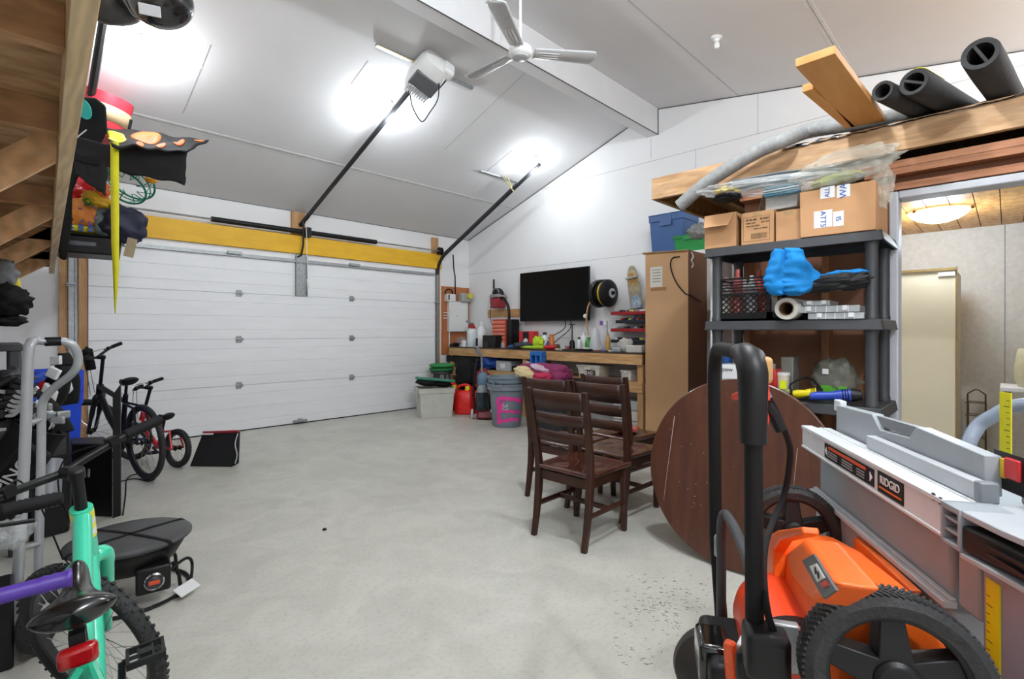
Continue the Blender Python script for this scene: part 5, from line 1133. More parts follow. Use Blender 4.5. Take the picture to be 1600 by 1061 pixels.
# ================================================================== dining chairs and table top
def sweep(b, secs):                               # secs: (centre, half x, half y) rectangles joined into one bar
    vs = []
    for c, a, d in secs: c = Vector(c); vs += [c+Vector((-a, -d, 0)), c+Vector((a, -d, 0)), c+Vector((a, d, 0)), c+Vector((-a, d, 0))]
    n = len(secs); fs = [(3, 2, 1, 0), tuple((n-1)*4+j for j in range(4))]
    for i in range(n-1): fs += [(i*4+j, i*4+(j+1) % 4, (i+1)*4+(j+1) % 4, (i+1)*4+j) for j in range(4)]
    return b.add(vs, fs)
def make_chair():
    t = thing('dining_chair', '', 'chair', (0, 0, 0), 0, 'dark ladder back dining chairs')
    E = M['espresso']
    def backx(z): return -0.215-0.085*max(0, (z-0.46)/0.54)**1.35
    for s in (-1, 1):
        secs = [((-0.275, s*0.205, 0), 0.016, 0.018), ((-0.25, s*0.206, 0.12), 0.018, 0.019), ((-0.225, s*0.208, 0.28), 0.021, 0.021), ((-0.213, s*0.21, 0.44), 0.023, 0.022)]
        secs += [((backx(z), s*(0.21+0.018*(z-0.46)/0.54), z), 0.022-0.009*(z-0.46)/0.54, 0.021-0.002*(z-0.46)/0.54) for z in (0.56, 0.68, 0.8, 0.9, 1.0)]
        sweep(MB(), secs).build('rear_leg', E, t, bevel=0.005)
        sweep(MB(), [((0.205, s*0.20, 0), 0.017, 0.017), ((0.20, s*0.203, 0.20), 0.019, 0.019), ((0.195, s*0.205, 0.43), 0.023, 0.023)]).build('front_leg', E, t, bevel=0.005)
        MB().tube([(-0.22, s*0.207, 0.205), (0.20, s*0.203, 0.205)], 0.013, 4, flat=1.5).build('side_stretcher', E, t)
        MB().box(-0.20, 0.19, s*0.195-0.01, s*0.195+0.01, 0.375, 0.437).build('side_apron', E, t)
    MB().box(-0.005, 0.02, -0.20, 0.20, 0.19, 0.22).build('cross_stretcher', E, t, bevel=0.003)
    MB().box(-0.222, -0.20, -0.19, 0.19, 0.375, 0.437).build('rear_apron', E, t)
    MB().box(0.185, 0.207, -0.19, 0.19, 0.375, 0.437).build('front_apron', E, t)
    def top(u, v):
        x = -0.235+0.475*u; y = (v-0.5)*(0.445+0.035*u)
        return (x, y, 0.462-0.012*math.exp(-((x+0.02)/0.12)**2)*(1-((v-0.5)*2)**4)*(0.6+0.4*math.cos((v-0.5)*4*PI)*-1))
    sb = MB(); nu, nv = 16, 16
    sb.grid(top, nu, nv)
    sb.build('seat', M['esseat'], t, thick=0.024, ang=50)
    for zb_, zt_ in ((0.875, 0.99), (0.77, 0.838), (0.655, 0.722)):
        def rail(u, v):
            z = zb_+(zt_-zb_)*v; y = (u-0.5)*0.41; return (backx(z)-0.030*math.cos((u-0.5)*PI), y, z)
        MB().grid(rail, 16, 2).build('back_rail', E, t, thick=0.018, ang=50)
    return t
ch = make_chair()
spots = [((2.83, 2.09), 0.02, 'dark wooden ladder back dining chair nearest the camera, whole front view of its back'), ((3.42, 2.17), -0.03, 'dark wooden dining chair directly in front of the nearest one, beside the round table top'),
         ((3.39, 2.67), 0.03, 'dark wooden dining chair on the left of the group, nearest the trash can'), ((3.94, 2.46), -0.05, 'dark wooden dining chair furthest from the camera, nearest the workbench')]
for i, ((x, y), rz, lab) in enumerate(spots):
    o = ch if i == 0 else copy_tree(ch)
    o.location = (x, y, 0); o.rotation_euler = (0, 0, rz); o['label'] = lab
single(MB().ell((3.96, 2.46, 0.50), (0.13, 0.12, 0.03), None, 26, 14, 0.35, 3, 3, flatb=0.027), 'folded_cloth', pl('B0504A', 0.7), 'dull red folded cloth lying on the seat of the furthest chair', 'cloth', ang=180)
bpy.data.objects['folded_cloth'].location.z = 0.476
# round table top on edge
tt_ = thing('round_table', 'round dark brown table top standing on edge against the shelving unit', 'table top', (2.95, 1.14, 0))
ta = math.radians(9.5); nrm = Vector((-math.cos(ta), 0, math.sin(ta)))
ctr = Vector((2.935+0.55*math.sin(ta)+0.02, 1.14, 0.55*math.cos(ta)+0.006)); Qt = Matrix.Translation(ctr) @ frame_to(nrm, (0, 1, 0))
def tabm():
    m = mat('table_brown', '55301F', 0.34, col2='432419', scale=2.0, stretch=(1, 9, 1), coat=0.15)
    n = m.node_tree.nodes; L = m.node_tree.links; b = n['Principled BSDF']; src = b.inputs['Base Color'].links[0].from_socket
    tc = n['Texture Coordinate']; mp = n.new('ShaderNodeMapping'); mp.inputs['Rotation'].default_value = (0, 0, 0.5); mp.inputs['Scale'].default_value = (9, 30, 30)
    nz = n.new('ShaderNodeTexNoise'); nz.inputs['Scale'].default_value = 2.2; nz.inputs['Detail'].default_value = 2
    L.new(tc.outputs['Object'], mp.inputs[0]); L.new(mp.outputs[0], nz.inputs['Vector'])
    r = n.new('ShaderNodeValToRGB'); r.color_ramp.elements[0].position = 0.74; r.color_ramp.elements[0].color = (0, 0, 0, 1); r.color_ramp.elements[1].position = 0.79; r.color_ramp.elements[1].color = (1, 1, 1, 1)
    L.new(nz.outputs['Fac'], r.inputs[0]); mx = n.new('ShaderNodeMix'); mx.data_type = 'RGBA'; mx.inputs[7].default_value = (*lin('A08A78'), 1)
    L.new(r.outputs[0], mx.inputs[0]); L.new(src, mx.inputs[6]); L.new(mx.outputs[2], b.inputs['Base Color']); return m
TM = tabm()
MB(Qt).lathe([(0, -0.012), (0.53, -0.012), (0.546, -0.008), (0.55, 0.0), (0.548, 0.008), (0.542, 0.012), (0.0, 0.012)], n=96).build('top', TM, tt_, ang=30)
MB(Qt).lathe([(0.40, -0.07), (0.42, -0.07), (0.42, -0.012), (0.40, -0.012)], n=64, closed=True).build('apron_ring', M['espresso'], tt_)
sc = MB(Qt)
def on_tab(px, py): r = ray(px, py); return Qt.inverted() @ (O+r*((ctr+nrm*0.0135-O).dot(nrm)/r.dot(nrm)))
for a_, b_, w_ in (((1054, 650), (1040, 755), 0.0016), ((1040, 755), (1037, 782), 0.001), ((1246, 700), (1240, 760), 0.0012)):
    A = on_tab(*a_); B = on_tab(*b_); s_ = (B-A).cross(Vector((0, 0, 1))).normalized()*w_; sc.prism([A-s_, A+s_, B+s_*0.4, B-s_*0.4], (0, 0, -0.001))
random.seed(31)
for i in range(26):
    px = random.choice((1085, 1060, 1095, 1075, 1185, 1200, 1210))+random.uniform(-22, 22); py = random.uniform(640, 830); A = on_tab(px, py); B = A+Vector((random.uniform(-0.004, 0.004), random.uniform(-0.008, 0.008), 0)); s_ = Vector((0.0012, 0.0003, 0))
    if Vector((A.x, A.y)).length < 0.52: sc.prism([A-s_, A+s_, B+s_, B-s_], (0, 0, -0.001))
sc.build('scratches', mat('scratch', 'C7B6A4', 0.6), tt_)

# ================================================================== portable table saw stored upright
ts0 = Vector((1.252, 0.087, 0)); a_s = math.radians(32)
U = Vector((math.cos(a_s), math.sin(a_s), 0)); N = Vector((-math.sin(a_s), math.cos(a_s), 0))
saw = thing('table_saw', 'grey portable table saw stored upright with its ruled rails, in the right foreground', 'table saw', ts0+U*0.35-N*0.1)
QS = Matrix.Translation(ts0) @ Matrix((U, N, Vector((0, 0, 1)))).transposed().to_4x4()      # x along rail (far), y towards camera side, z up
def S(m=None): return MB(QS)
sg = mat('saw_grey', '9EA4A9', 0.42, var=0.03); sd_ = mat('saw_body_grey', '96A0A6', 0.45, var=0.06, scale=5); sl = mat('saw_light_grey', 'B4B8BD', 0.4, var=0.03)
S().box(0.0, 0.77, -0.012, 0.0, 0.995, 1.055).box(0.0, 0.77, -0.03, 0.003, 1.052, 1.062).box(0.0, 0.77, -0.02, 0.003, 0.99, 0.997).box(-0.0, 0.77, -0.022, -0.012, 0.99, 1.06).build('front_rail', M['alu'], saw, bevel=0.0015)
S().box(0.0, 0.77, -0.085, -0.031, 1.046, 1.056).box(0.0, 0.77, -0.058, -0.055, 1.056, 1.0585).box(0.0, 0.77, -0.040, -0.037, 1.056, 1.0585).build('table_edge', M['alu'], saw, bevel=0.001)
# fence plate with the stepped notch
def sproj(px, py, y):                              # pixel to the saw's vertical plane y
    n_ = N; r = ray(px, py); pt = O+r*(((ts0+N*y)-O).dot(n_)/r.dot(n_)); return QS.inverted() @ pt
pts = [sproj(*q_, -0.095) for q_ in ((1306, 690), (1307, 633), (1362, 647), (1375, 672), (1420, 684), (1431, 667), (1538, 712), (1538, 775))]
for q_ in pts: q_.y = -0.095
S().prism([(q_.x, -0.125, q_.z) for q_ in pts], (0, 0.03, 0)).build('fence_plate', sg, saw, bevel=0.002)
p1 = sproj(1362, 648, -0.095); p2 = sproj(1432, 668, -0.095)
S().prism([(p1.x, -0.123, p1.z-0.002), (p2.x, -0.123, p2.z-0.002), (p2.x+0.01, -0.123, p2.z-0.028), (p1.x-0.015, -0.123, p1.z-0.028)], (0, 0.018, 0)).build('notch_panel', M['mgrey'], saw)
q1 = sproj(1356, 690, -0.07); q2 = sproj(1532, 757, -0.07)
S().box(q2.x, q1.x, -0.090, -0.066, 1.057, 1.092).build('slide_rail', M['lgrey'], saw, bevel=0.002)
S().box(q2.x-0.012, q2.x+0.008, -0.095, -0.062, 1.055, 1.096).build('rail_end', M['mgrey'], saw, bevel=0.004)
q3 = sproj(1308, 634, -0.11); S().box(q3.x-0.05, q3.x+0.0, -0.12, -0.10, q3.z-0.015, q3.z+0.022).build('fence_foot', M['alu'], saw, bevel=0.003)
# body side panel, ledge and lower panel
S().box(0.04, 0.72, -0.34, -0.035, 0.55, 0.99).build('body_shell', sd_, saw, bevel=0.01)
lA = sproj(1303, 793, -0.02); lB = sproj(1530, 975, -0.02)
zl = (lA.z+lB.z)/2
S().box(0.02, 0.735, -0.035, -0.010, zl-0.014, zl+0.0).box(0.02, 0.735, -0.033, -0.022, zl+0.0, zl+0.006).build('ledge', M['lgrey'], saw, bevel=0.002)
S().box(0.03, 0.73, -0.36, -0.025, 0.10, zl-0.014).build('lower_shell', sg, saw, bevel=0.012)
for x in (0.08, 0.66):
    for y in (-0.07, -0.32): S().box(x-0.03, x+0.03, y-0.03, y+0.03, 0, 0.10).build('foot', M['bk'], saw, bevel=0.008)
# warning label and maker's plate on the rail
def railp(px, py): p_ = sproj(px, py, 0.0005); return p_
A = railp(1289, 690); B = railp(1366, 728)
S().box(B.x, A.x, -0.0005, 0.0015, 1.003, 1.046).build('warning_label', M['bk'], saw)
S().box(B.x+0.04, A.x-0.03, 0.0015, 0.0025, 1.033, 1.041).build('orange_stripe', pl('D9532A', 0.4), saw)
g = S()
for k in range(3):
    for (a, b_) in ((0.02, 0.30), (0.36, 0.62), (0.66, 0.84)):
        L_ = A.x-B.x; g.box(A.x-L_*b_, A.x-L_*a-0.012, 0.0015, 0.0022, 1.010+k*0.007, 1.013+k*0.007)
g.build('label_text_lines', pl('9C9EA0', 0.5), saw)
for (x, s) in ((A.x-0.012, 1), (B.x+0.012, -1)):
    S().prism([(x+s*0.007, 0.002, 1.025), (x-s*0.006, 0.002, 1.037), (x-s*0.006, 0.002, 1.013)], (0, 0.001, 0)).build('arrow', M['white'], saw)
A2 = railp(1372, 724); B2 = railp(1412, 748)
S().box(B2.x, A2.x, -0.0005, 0.0018, 1.002, 1.050).build('brand_plate', M['bk'], saw)
Qtxt = QS @ Matrix.Translation(((A2.x+B2.x)/2, 0.0025, 1.032)) @ Matrix(((-1, 0, 0, 0), (0, 0, 1, 0), (0, 1, 0, 0), (0, 0, 0, 1)))
text_mb('RIDGID', 0.026*1.0, Qtxt @ Matrix.Diagonal((0.95, 1.25, 1, 1)).to_4x4() if False else Qtxt, 0.0008).build('brand_lettering', M['white'], saw)
S().box(B2.x+0.006, A2.x-0.008, 0.0018, 0.0028, 1.012, 1.016).build('brand_underline', pl('E86A1E', 0.4), saw)
for px, py in ((1459, 776), (1470, 783)):
    q_ = railp(px, py); MB(QS).lathe([(0, 0), (0.0075, 0), (0.0075, 0.002), (0, 0.003)], (q_.x, 0.0, q_.z), Matrix.Rotation(-PI/2, 4, 'X'), 16).build('bolt_hole', M['bk'], saw)
# near end bracket with slots and dark handle
b = S(); b.box(-0.05, 0.0, -0.08, 0.004, 0.985, 0.992).box(-0.05, 0.0, -0.08, 0.004, 1.05, 1.060).box(-0.05, 0.0, -0.08, 0.0, 1.008, 1.013).box(-0.05, 0.0, -0.08, 0.0, 1.030, 1.035).box(-0.054, -0.048, -0.08, 0.004, 0.985, 1.06).box(-0.004, 0.002, -0.08, 0.004, 0.985, 1.06).box(-0.05, 0.0, -0.08, -0.03, 0.99, 1.05)
b.build('end_bracket', sg, saw, bevel=0.001)
b = S(); b.prism([(-0.054, 0.002, 0.99), (-0.054, -0.12, 0.99), (-0.30, -0.16, 0.99), (-0.30, -0.03, 0.99), (-0.14, -0.012, 0.99)], (0, 0, 0.045)); b.build('end_handle', M['bk'], saw, bevel=0.006)
b = S(); b.prism([(0.0, 0.003, 1.047), (0.0, -0.15, 1.047), (-0.34, -0.19, 1.047), (-0.34, -0.04, 1.047), (-0.14, -0.006, 1.047)], (0, 0, 0.012)).prism([(-0.054, 0.004, 0.975), (-0.054, -0.12, 0.975), (-0.34, -0.18, 0.975), (-0.34, -0.03, 0.975), (-0.14, -0.008, 0.975)], (0, 0, 0.010)); b.build('end_deck', sl, saw, bevel=0.002)
for k in range(2): S().box(-0.30, -0.07, -0.02-0.03, -0.006, 1.003+k*0.014, 1.008+k*0.014).build('handle_rib', M['bk'], saw)
# ruled upright member behind
qa = sproj(1557, 620, -0.20); 
S().box(-0.14, 0.02, -0.26, -0.20, 1.06, 1.255).build('rear_upright', M['alu'], saw, bevel=0.003)
u0 = sproj(1562, 625, -0.199); u1 = sproj(1580, 625, -0.199)
S().box(u1.x, u0.x, -0.2005, -0.1985, 1.06, 1.25).build('ruler_strip', pl('E6DE1C', 0.4), saw)
g = S()
for k in range(14): g.box(u1.x+0.004, u1.x+(0.012 if k % 4 else 0.020), -0.1987, -0.198, 1.07+k*0.0125, 1.0712+k*0.0125)
g.build('ruler_marks', M['bk'], saw)
S().box(-0.16, 0.025, -0.262, -0.195, 1.25, 1.268).build('upright_cap', M['bk'], saw, bevel=0.006)
S().box(-0.20, 0.005, -0.19, -0.125, 1.06, 1.135).build('pivot_block', sg, saw, bevel=0.005)
r0_ = sproj(1566, 715, -0.124); S().box(r0_.x-0.05, r0_.x-0.012, -0.126, -0.118, r0_.z-0.035, r0_.z+0.005).build('red_lever', M['red'], saw, bevel=0.003)
S().box(r0_.x-0.012, r0_.x+0.0, -0.126, -0.119, r0_.z-0.038, r0_.z+0.0).build('yellow_lever', pl('E0C020', 0.4), saw, bevel=0.002)
S().box(r0_.x-0.058, r0_.x+0.022, -0.1255, -0.1235, r0_.z-0.06, r0_.z+0.012).build('lever_recess', M['bk'], saw)
# front ruled rail hanging down at the near end
v0 = sproj(1541, 880, -0.03); v1 = sproj(1562, 880, -0.03)
S().box(-0.22, v0.x+0.012, -0.09, -0.032, 0.12, 0.965).build('front_upright', mat('blue_grey_rail', '8E98A8', 0.4, var=0.04), saw, bevel=0.003)
S().box(v1.x, v0.x, -0.034, -0.0295, 0.14, 0.95).build('ruler_strip', pl('E6DE1C', 0.4), saw)
g = S()
for k in range(50): g.box(v0.x-(0.010 if k % 4 else 0.016), v0.x-0.002, -0.0302, -0.029, 0.16+k*0.0155, 0.1612+k*0.0155)
g.build('ruler_marks', M['bk'], saw)
S().box(-0.05, 0.012, -0.12, -0.03, 0.86, 0.975).build('hinge_block', sd_, saw, bevel=0.006)
S().box(-0.10, -0.05, -0.05, -0.028, 0.50, 0.62).build('dark_latch', M['bk'], saw, bevel=0.004)
# vacuum hose behind the saw
hh_ = smooth([P(1516, 686, 1.75), P(1530, 664, 1.75), P(1552, 650, 1.72), P(1580, 636, 1.68), P(1625, 630, 1.6)], 6)
hh_ = [P(1505, 720, 1.75), P(1500, 800, 1.76)][::-1]+hh_
hz = [Vector((p.x, p.y, 0.0)) for p in hh_[:1]]
hh_ = [Vector((hh_[0].x, hh_[0].y, 0.03)), Vector((hh_[0].x, hh_[0].y, 0.4))]+hh_
tag(MB().tube(hh_, 0.022, 12).build('vacuum_hose', pl('8891A0', 0.4)), 'blue-grey hose arching up behind the table saw', 'hose')

# ================================================================== orange mower standing on end
am = math.radians(29.3); MU = Vector((math.cos(am), math.sin(am), 0)); MN = Vector((-math.sin(am), math.cos(am), 0))
W1 = Vector((1.005, 0.131, 0.828)); W2 = Vector((1.68, 0.462, 0.777))
axm = (W2-W1).normalized()
mow = thing('lawn_mower', 'orange and black push mower standing upright with folded black handle', 'mower', (W1+W2)/2*Vector((1, 1, 0)).length if False else Vector((1.34, 0.30, 0)))
def wheel_at(c, R, name):
    Q = Matrix.Translation(c) @ frame_to(-axm)      # z towards the near side
    w_ = MB(Q).lathe([(R*0.76, -0.026), (R*0.90, -0.030), (R*0.985, -0.024), (R, -0.012), (R, 0.012), (R*0.985, 0.024), (R*0.90, 0.030), (R*0.76, 0.026)], n=72, closed=True).build(name, M['rub'], mow)
    tr = MB(Q); nb = 84
    for i in range(nb):
        a = 2*PI*i/nb
        for s, o_ in ((-1, 0), (1, 0.5)):
            q_ = Matrix.Rotation(a+o_*2*PI/nb, 4, 'Z') @ Matrix.Translation((R+0.000, 0, s*0.013)) @ Matrix.Rotation(s*0.5, 4, 'X')
            tr.cb((0, 0, 0), (0.006, 0.006, 0.022), None) if False else tr.add([q_ @ Vector(v) for v in ((-.004, -.0026, -.012), (.0015, -.002, -.012), (.0015, .002, -.012), (-.004, .0026, -.012), (-.004, -.0026, .012), (.0015, -.002, .012), (.0015, .002, .012), (-.004, .0026, .012))], [(3, 2, 1, 0), (4, 5, 6, 7), (0, 1, 5, 4), (1, 2, 6, 5), (2, 3, 7, 6), (3, 0, 4, 7)])
    tr.build('tread', M['rub'], w_)
    h = MB(Q); h.lathe([(R*0.70, -0.02), (R*0.77, -0.02), (R*0.77, 0.024), (R*0.70, 0.020)], n=60, closed=True)
    h.lathe([(0, -0.02), (R*0.26, -0.02), (R*0.26, 0.022), (R*0.2, 0.030), (0, 0.030)], n=28)
    for k in range(5):
        a = 2*PI*k/5+0.35; q_ = Matrix.Rotation(a, 4, 'Z')
        h.add([q_ @ Vector(v) for v in ((R*0.2, -0.030, -0.012), (R*0.73, -0.022, -0.012), (R*0.73, 0.022, -0.012), (R*0.2, 0.030, -0.012), (R*0.2, -0.024, 0.020), (R*0.73, -0.016, 0.014), (R*0.73, 0.016, 0.014), (R*0.2, 0.024, 0.020))], [(3, 2, 1, 0), (4, 5, 6, 7), (0, 1, 5, 4), (1, 2, 6, 5), (2, 3, 7, 6), (3, 0, 4, 7)])
    h.build('hub', M['bk'], w_, bevel=0.002)
    MB(Q).lathe([(0, 0.030), (0.010, 0.030), (0.010, 0.042), (0.006, 0.046), (0, 0.046)], n=12).build('axle_nut', M['chrome'], w_)
    return w_
wheel_at(W1, 0.132, 'wheel'); wheel_at(W2, 0.132, 'wheel')
MB().tube([W1, W2], 0.012, 10).build('axle', M['galv'], mow)
# frame for the body: x along axle from near to far, y towards camera-left, z up
QM = Matrix.Translation(W1) @ Matrix((axm, MN, axm.cross(MN))).transposed().to_4x4(); LA = (W2-W1).length
def mproj(px, py, y): r = ray(px, py); n_ = (QM.to_3x3() @ Vector((0, 1, 0))); o_ = QM @ Vector((0, y, 0)); return QM.inverted() @ (O+r*((o_-O).dot(n_)/r.dot(n_)))
# orange deck: arched hood between the wheels
prof = [(-0.10, -0.60), (-0.12, -0.2), (-0.115, 0.02), (-0.08, 0.085), (-0.01, 0.10), (0.05, 0.085), (0.075, 0.04), (0.08, -0.05), (0.085, -0.30), (0.09, -0.60)]
b = MB(QM); n_ = len(prof); st_x = [0.055, 0.075, 0.20, 0.40, LA-0.10, LA-0.05]
sc_x = [0.94, 1, 1, 1, 1, 0.92]
zk = [0.95, 1.0, 0.95, 0.75, 0.25, 0.12]
vs = [(x, y*s, z*(q_ if z > 0 else 1)) for x, s, q_ in zip(st_x, sc_x, zk) for y, z in prof]
fs = [(i*n_+j, i*n_+(j+1) % n_, (i+1)*n_+(j+1) % n_, (i+1)*n_+j) for i in range(len(st_x)-1) for j in range(n_)]+[tuple(range(n_))[::-1], tuple((len(st_x)-1)*n_+j for j in range(n_))]
b.add(vs, fs).build('deck', M['orange'], mow, bevel=0.012, seg=3)
MB(QM).lathe([(0.0, 0.08), (0.09, 0.09), (0.098, 0.12), (0.098, 0.42), (0.09, 0.46), (0.0, 0.47)], (0.02, 0.10, -0.12), Matrix.Rotation(PI/2, 4, 'Y'), 40).build('motor_drum', mat('orange_red_plastic', 'E8481C', 0.32, var=0.03), mow, ang=30)
MB(QM).lathe([(0.10, 0.16), (0.101, 0.18), (0.10, 0.20)], (0.02, 0.10, -0.12), Matrix.Rotation(PI/2, 4, 'Y'), 40).build('drum_seam', M['bk'], mow)
# arched end rim at the far left with serrated lip
pts = [mproj(*q_, 0.06) for q_ in ((1205, 880), (1203, 855), (1212, 838), (1232, 830), (1262, 828), (1288, 826), (1290, 838), (1262, 842), (1236, 846), (1222, 862), (1226, 1000), (1218, 1000))]
MB(QM).prism([(p_.x, 0.075, p_.z) for p_ in pts], (0, 0.03, 0)).build('end_lip', M['orange'], mow, bevel=0.004)
# raised motor cover with the dark label
pts = [mproj(*q_, 0.12) for q_ in ((1246, 866), (1286, 845), (1362, 920), (1305, 945), (1262, 905))]
MB(QM).prism([(p_.x, 0.09, p_.z) for p_ in pts], (0, 0.055, 0)).build('motor_cover', M['orange'], mow, bevel=0.010, seg=3)
pts = [mproj(*q_, 0.148) for q_ in ((1260, 877), (1284, 867), (1330, 925), (1304, 938))]
MB(QM).prism([(p_.x, 0.1455, p_.z) for p_ in pts], (0, 0.003, 0)).build('label_panel', mat('slate_panel', '5A5E63', 0.4), mow)
for q4, col in ((((1276, 886), (1289, 882), (1306, 905), (1292, 911)), 'E4E2DE'), (((1297, 913), (1308, 909), (1314, 917), (1303, 921)), 'C8281E')):
    pts = [mproj(*q_, 0.150) for q_ in q4]; MB(QM).prism([(p_.x, 0.1485, p_.z) for p_ in pts], (0, 0.002, 0)).build('sticker', pl(col, 0.4), mow)
for px, py in ((1288, 893), (1294, 900)):
    p_ = mproj(px, py, 0.151); MB(QM).lathe([(0, 0), (0.005, 0), (0.005, 0.001), (0, 0.001)], (p_.x, 0.1505, p_.z), Matrix.Rotation(-PI/2, 4, 'X'), 8).build('sticker_dot', M['bk'], mow)
pts = [mproj(*q_, -0.13) for q_ in ((1318, 836), (1420, 922), (1415, 935), (1316, 870))]
MB(QM).prism([(p_.x, -0.14, p_.z) for p_ in pts], (0, 0.02, 0)).build('rear_flap', mat('orange_dark', 'E0641C', 0.4), mow, bevel=0.004)
MB(QM).box(0.06, LA-0.06, -0.09, 0.07, -0.83, -0.60).build('skirt', M['bk'], mow, bevel=0.02)
# U-shaped handle, near and far tube
hn = Vector((0.995, 0.342, 0)); hf = Vector((1.39, 0.58, 0)); u_h = (hf-hn).normalized(); Lh = (hf-hn).length
zt2 = 1.335
path = [(hn+Vector((0.02, 0.0, 0.30))), hn+Vector((0.012, 0, 0.7)), hn+Vector((0.003, 0, 1.2))]
MB().tube(path, 0.0165, 14).build('handle_tube', M['bkm'], mow)
MB().tube([hf+Vector((0.03, -0.01, 0.55)), hf+Vector((0.012, 0, 0.8)), hf+Vector((0, 0, zt2-0.09))]+arc(hf+Vector((0, 0, zt2-0.09))-u_h*0.09, u_h, (0, 0, 1), 0.09, 0, PI/2, 8)[1:]+[hn+Vector((0, 0, zt2))+u_h*0.04], 0.0165, 14).build('handle_tube', M['bkm'], mow)
MB().tube([hn+Vector((0.003, 0, 1.17)), hn+Vector((0.002, 0, 1.24)), hn+Vector((0, 0, 1.30)), hn+Vector((0, 0, zt2-0.01))+u_h*0.02, hn+Vector((0, 0, zt2))+u_h*0.07, hn+Vector((0, 0, zt2))+u_h*0.13], [0.024, 0.025, 0.027, 0.028, 0.022, 0.018], 16).build('handle_grip', M['bk'], mow, ang=80)
MB().cb(hn+Vector((0.028, -0.012, 1.305)), (0.03, 0.026, 0.052)).build('tan_cap', mat('tan_worn', 'C49A62', 0.5), mow, bevel=0.01, seg=3)
MB().tube([hn+u_h*0.17+Vector((0.0, 0.0, 1.235)), hn+u_h*0.03+Vector((0.0, 0, 1.262)), hn+Vector((0.028, -0.004, 1.27))], 0.008, 10).build('red_lever', pl('E03A22', 0.35), mow)
for k in range(3): MB().tube([hn+Vector((0.030+0.006*k, -0.012, 1.275)), hn+Vector((0.032+0.006*k, -0.014, 1.22)), hn+Vector((0.022+0.003*k, -0.010, 1.185))], 0.004, 6).build('red_lever', pl('E03A22', 0.35), mow)
MB().tube([hn+Vector((0.03, -0.012, 1.24)), hn+Vector((0.05, -0.02, 1.22)), hn+Vector((0.062, -0.03, 1.19))], 0.012, 8).build('cable_boot', M['bk'], mow)
cab = smooth([P(1186, 600, 1.0), P(1197, 614, 1.0), P(1216, 650, 1.02), P(1232, 690, 1.05), P(1234, 720, 1.07), P(1226, 770, 1.1), P(1208, 815, 1.08), P(1196, 850, 1.02), P(1193, 900, 0.97), P(1200, 960, 0.93), P(1217, 1010, 0.92), P(1222, 1061, 0.93), P(1222, 1110, 0.93)], 6)
MB().tube(cab, 0.0065, 8).build('control_cable', M['bkm'], mow)
MB().tube([P(1186, 598, 1.0), P(1199, 622, 1.0)], 0.010, 8).build('cable_boot', M['mgrey'], mow)
lt = smooth([P(1127, 985, 1.38), P(1127, 900, 1.36), P(1127, 830, 1.34), P(1130, 806, 1.33), P(1136, 806, 1.32), P(1150, 830, 1.25), P(1166, 868, 1.15), P(1174, 900, 1.1), P(1179, 950, 1.05)], 5)
MB().tube(lt, 0.0125, 12).build('lower_bar', M['dgrey'], mow)
MB().cb(P(1123, 852, 1.36), (0.03, 0.02, 0.06)).build('wing_nut', M['galv'], mow, bevel=0.008)
MB().cb(hn+Vector((0.012, 0.0, 0.745)), (0.055, 0.06, 0.06)).build('clamp', M['bk'], mow, bevel=0.012, seg=3)
c_ = P(1196, 1008, 0.93); MB().cb(c_+Vector((0, 0, -0.01)), (0.075, 0.075, 0.085), Matrix.Rotation(0.5, 4, 'Z')).build('folding_joint', M['bk'], mow, bevel=0.014, seg=3)
MB().cb(P(1225, 1010, 0.94), (0.02, 0.05, 0.09), Matrix.Rotation(0.5, 4, 'Z')).build('joint_bracket', M['galv'], mow, bevel=0.004)
# battery housing at the lower left
QB = Matrix.Translation(P(1152, 1045, 1.12)) @ Matrix((u_h, MN, Vector((0, 0, 1)))).transposed().to_4x4()
MB(QB).box(-0.10, 0.12, -0.08, 0.07, -0.40, 0.055).build('battery_housing', M['bk'], mow, bevel=0.02, seg=3)
MB(QB).box(-0.05, 0.05, 0.02, 0.085, -0.02, 0.068).build('battery', M['bkg'], mow, bevel=0.012, seg=3)
MB().cb(P(1142, 1033, 1.03), (0.022, 0.022, 0.085), Matrix.Rotation(-0.15, 4, 'Y')).build('orange_latch', pl('EE5A22', 0.35), mow, bevel=0.006, seg=3)
MB().cb(P(1166, 1012, 1.06), (0.03, 0.03, 0.03), Matrix.Rotation(-0.3, 4, 'Y')).build('silver_clip', M['alu'], mow, bevel=0.004)
wc_ = P(1112, 1045, 1.32); wc_.z = 0.32
MB().lathe([(0.0, -0.03), (0.085, -0.03), (0.10, -0.02), (0.105, 0), (0.10, 0.02), (0.085, 0.03), (0.0, 0.03)], Vector((wc_.x+0.02, wc_.y+0.0, 0.49)), frame_to(axm), 40).build('side_disc', mat('brown_black', '2E2723', 0.55), mow)

# grass clippings shed on the floor
random.seed(12); g = MB()
for i in range(260):
    cl_ = random.random()
    c_ = onZ(random.gauss(1035, 28), random.gauss(945, 14), 0.003) if cl_ < 0.45 else onZ(random.uniform(960, 1110), random.uniform(890, 1040), 0.003)
    if not c_: continue
    L_ = random.uniform(0.003, 0.011); a = random.uniform(0, PI); d_ = Vector((math.cos(a), math.sin(a), 0))*L_
    g.prism([c_-d_, c_+Vector((-d_.y, d_.x, 0))*0.06, c_+d_], (0, 0, 0.002))
o = g.build('grass_clippings', pl('83805E', 0.9), None); tag(o, 'dry grass clippings scattered on the concrete beside the mower', 'grass', None, 'stuff')
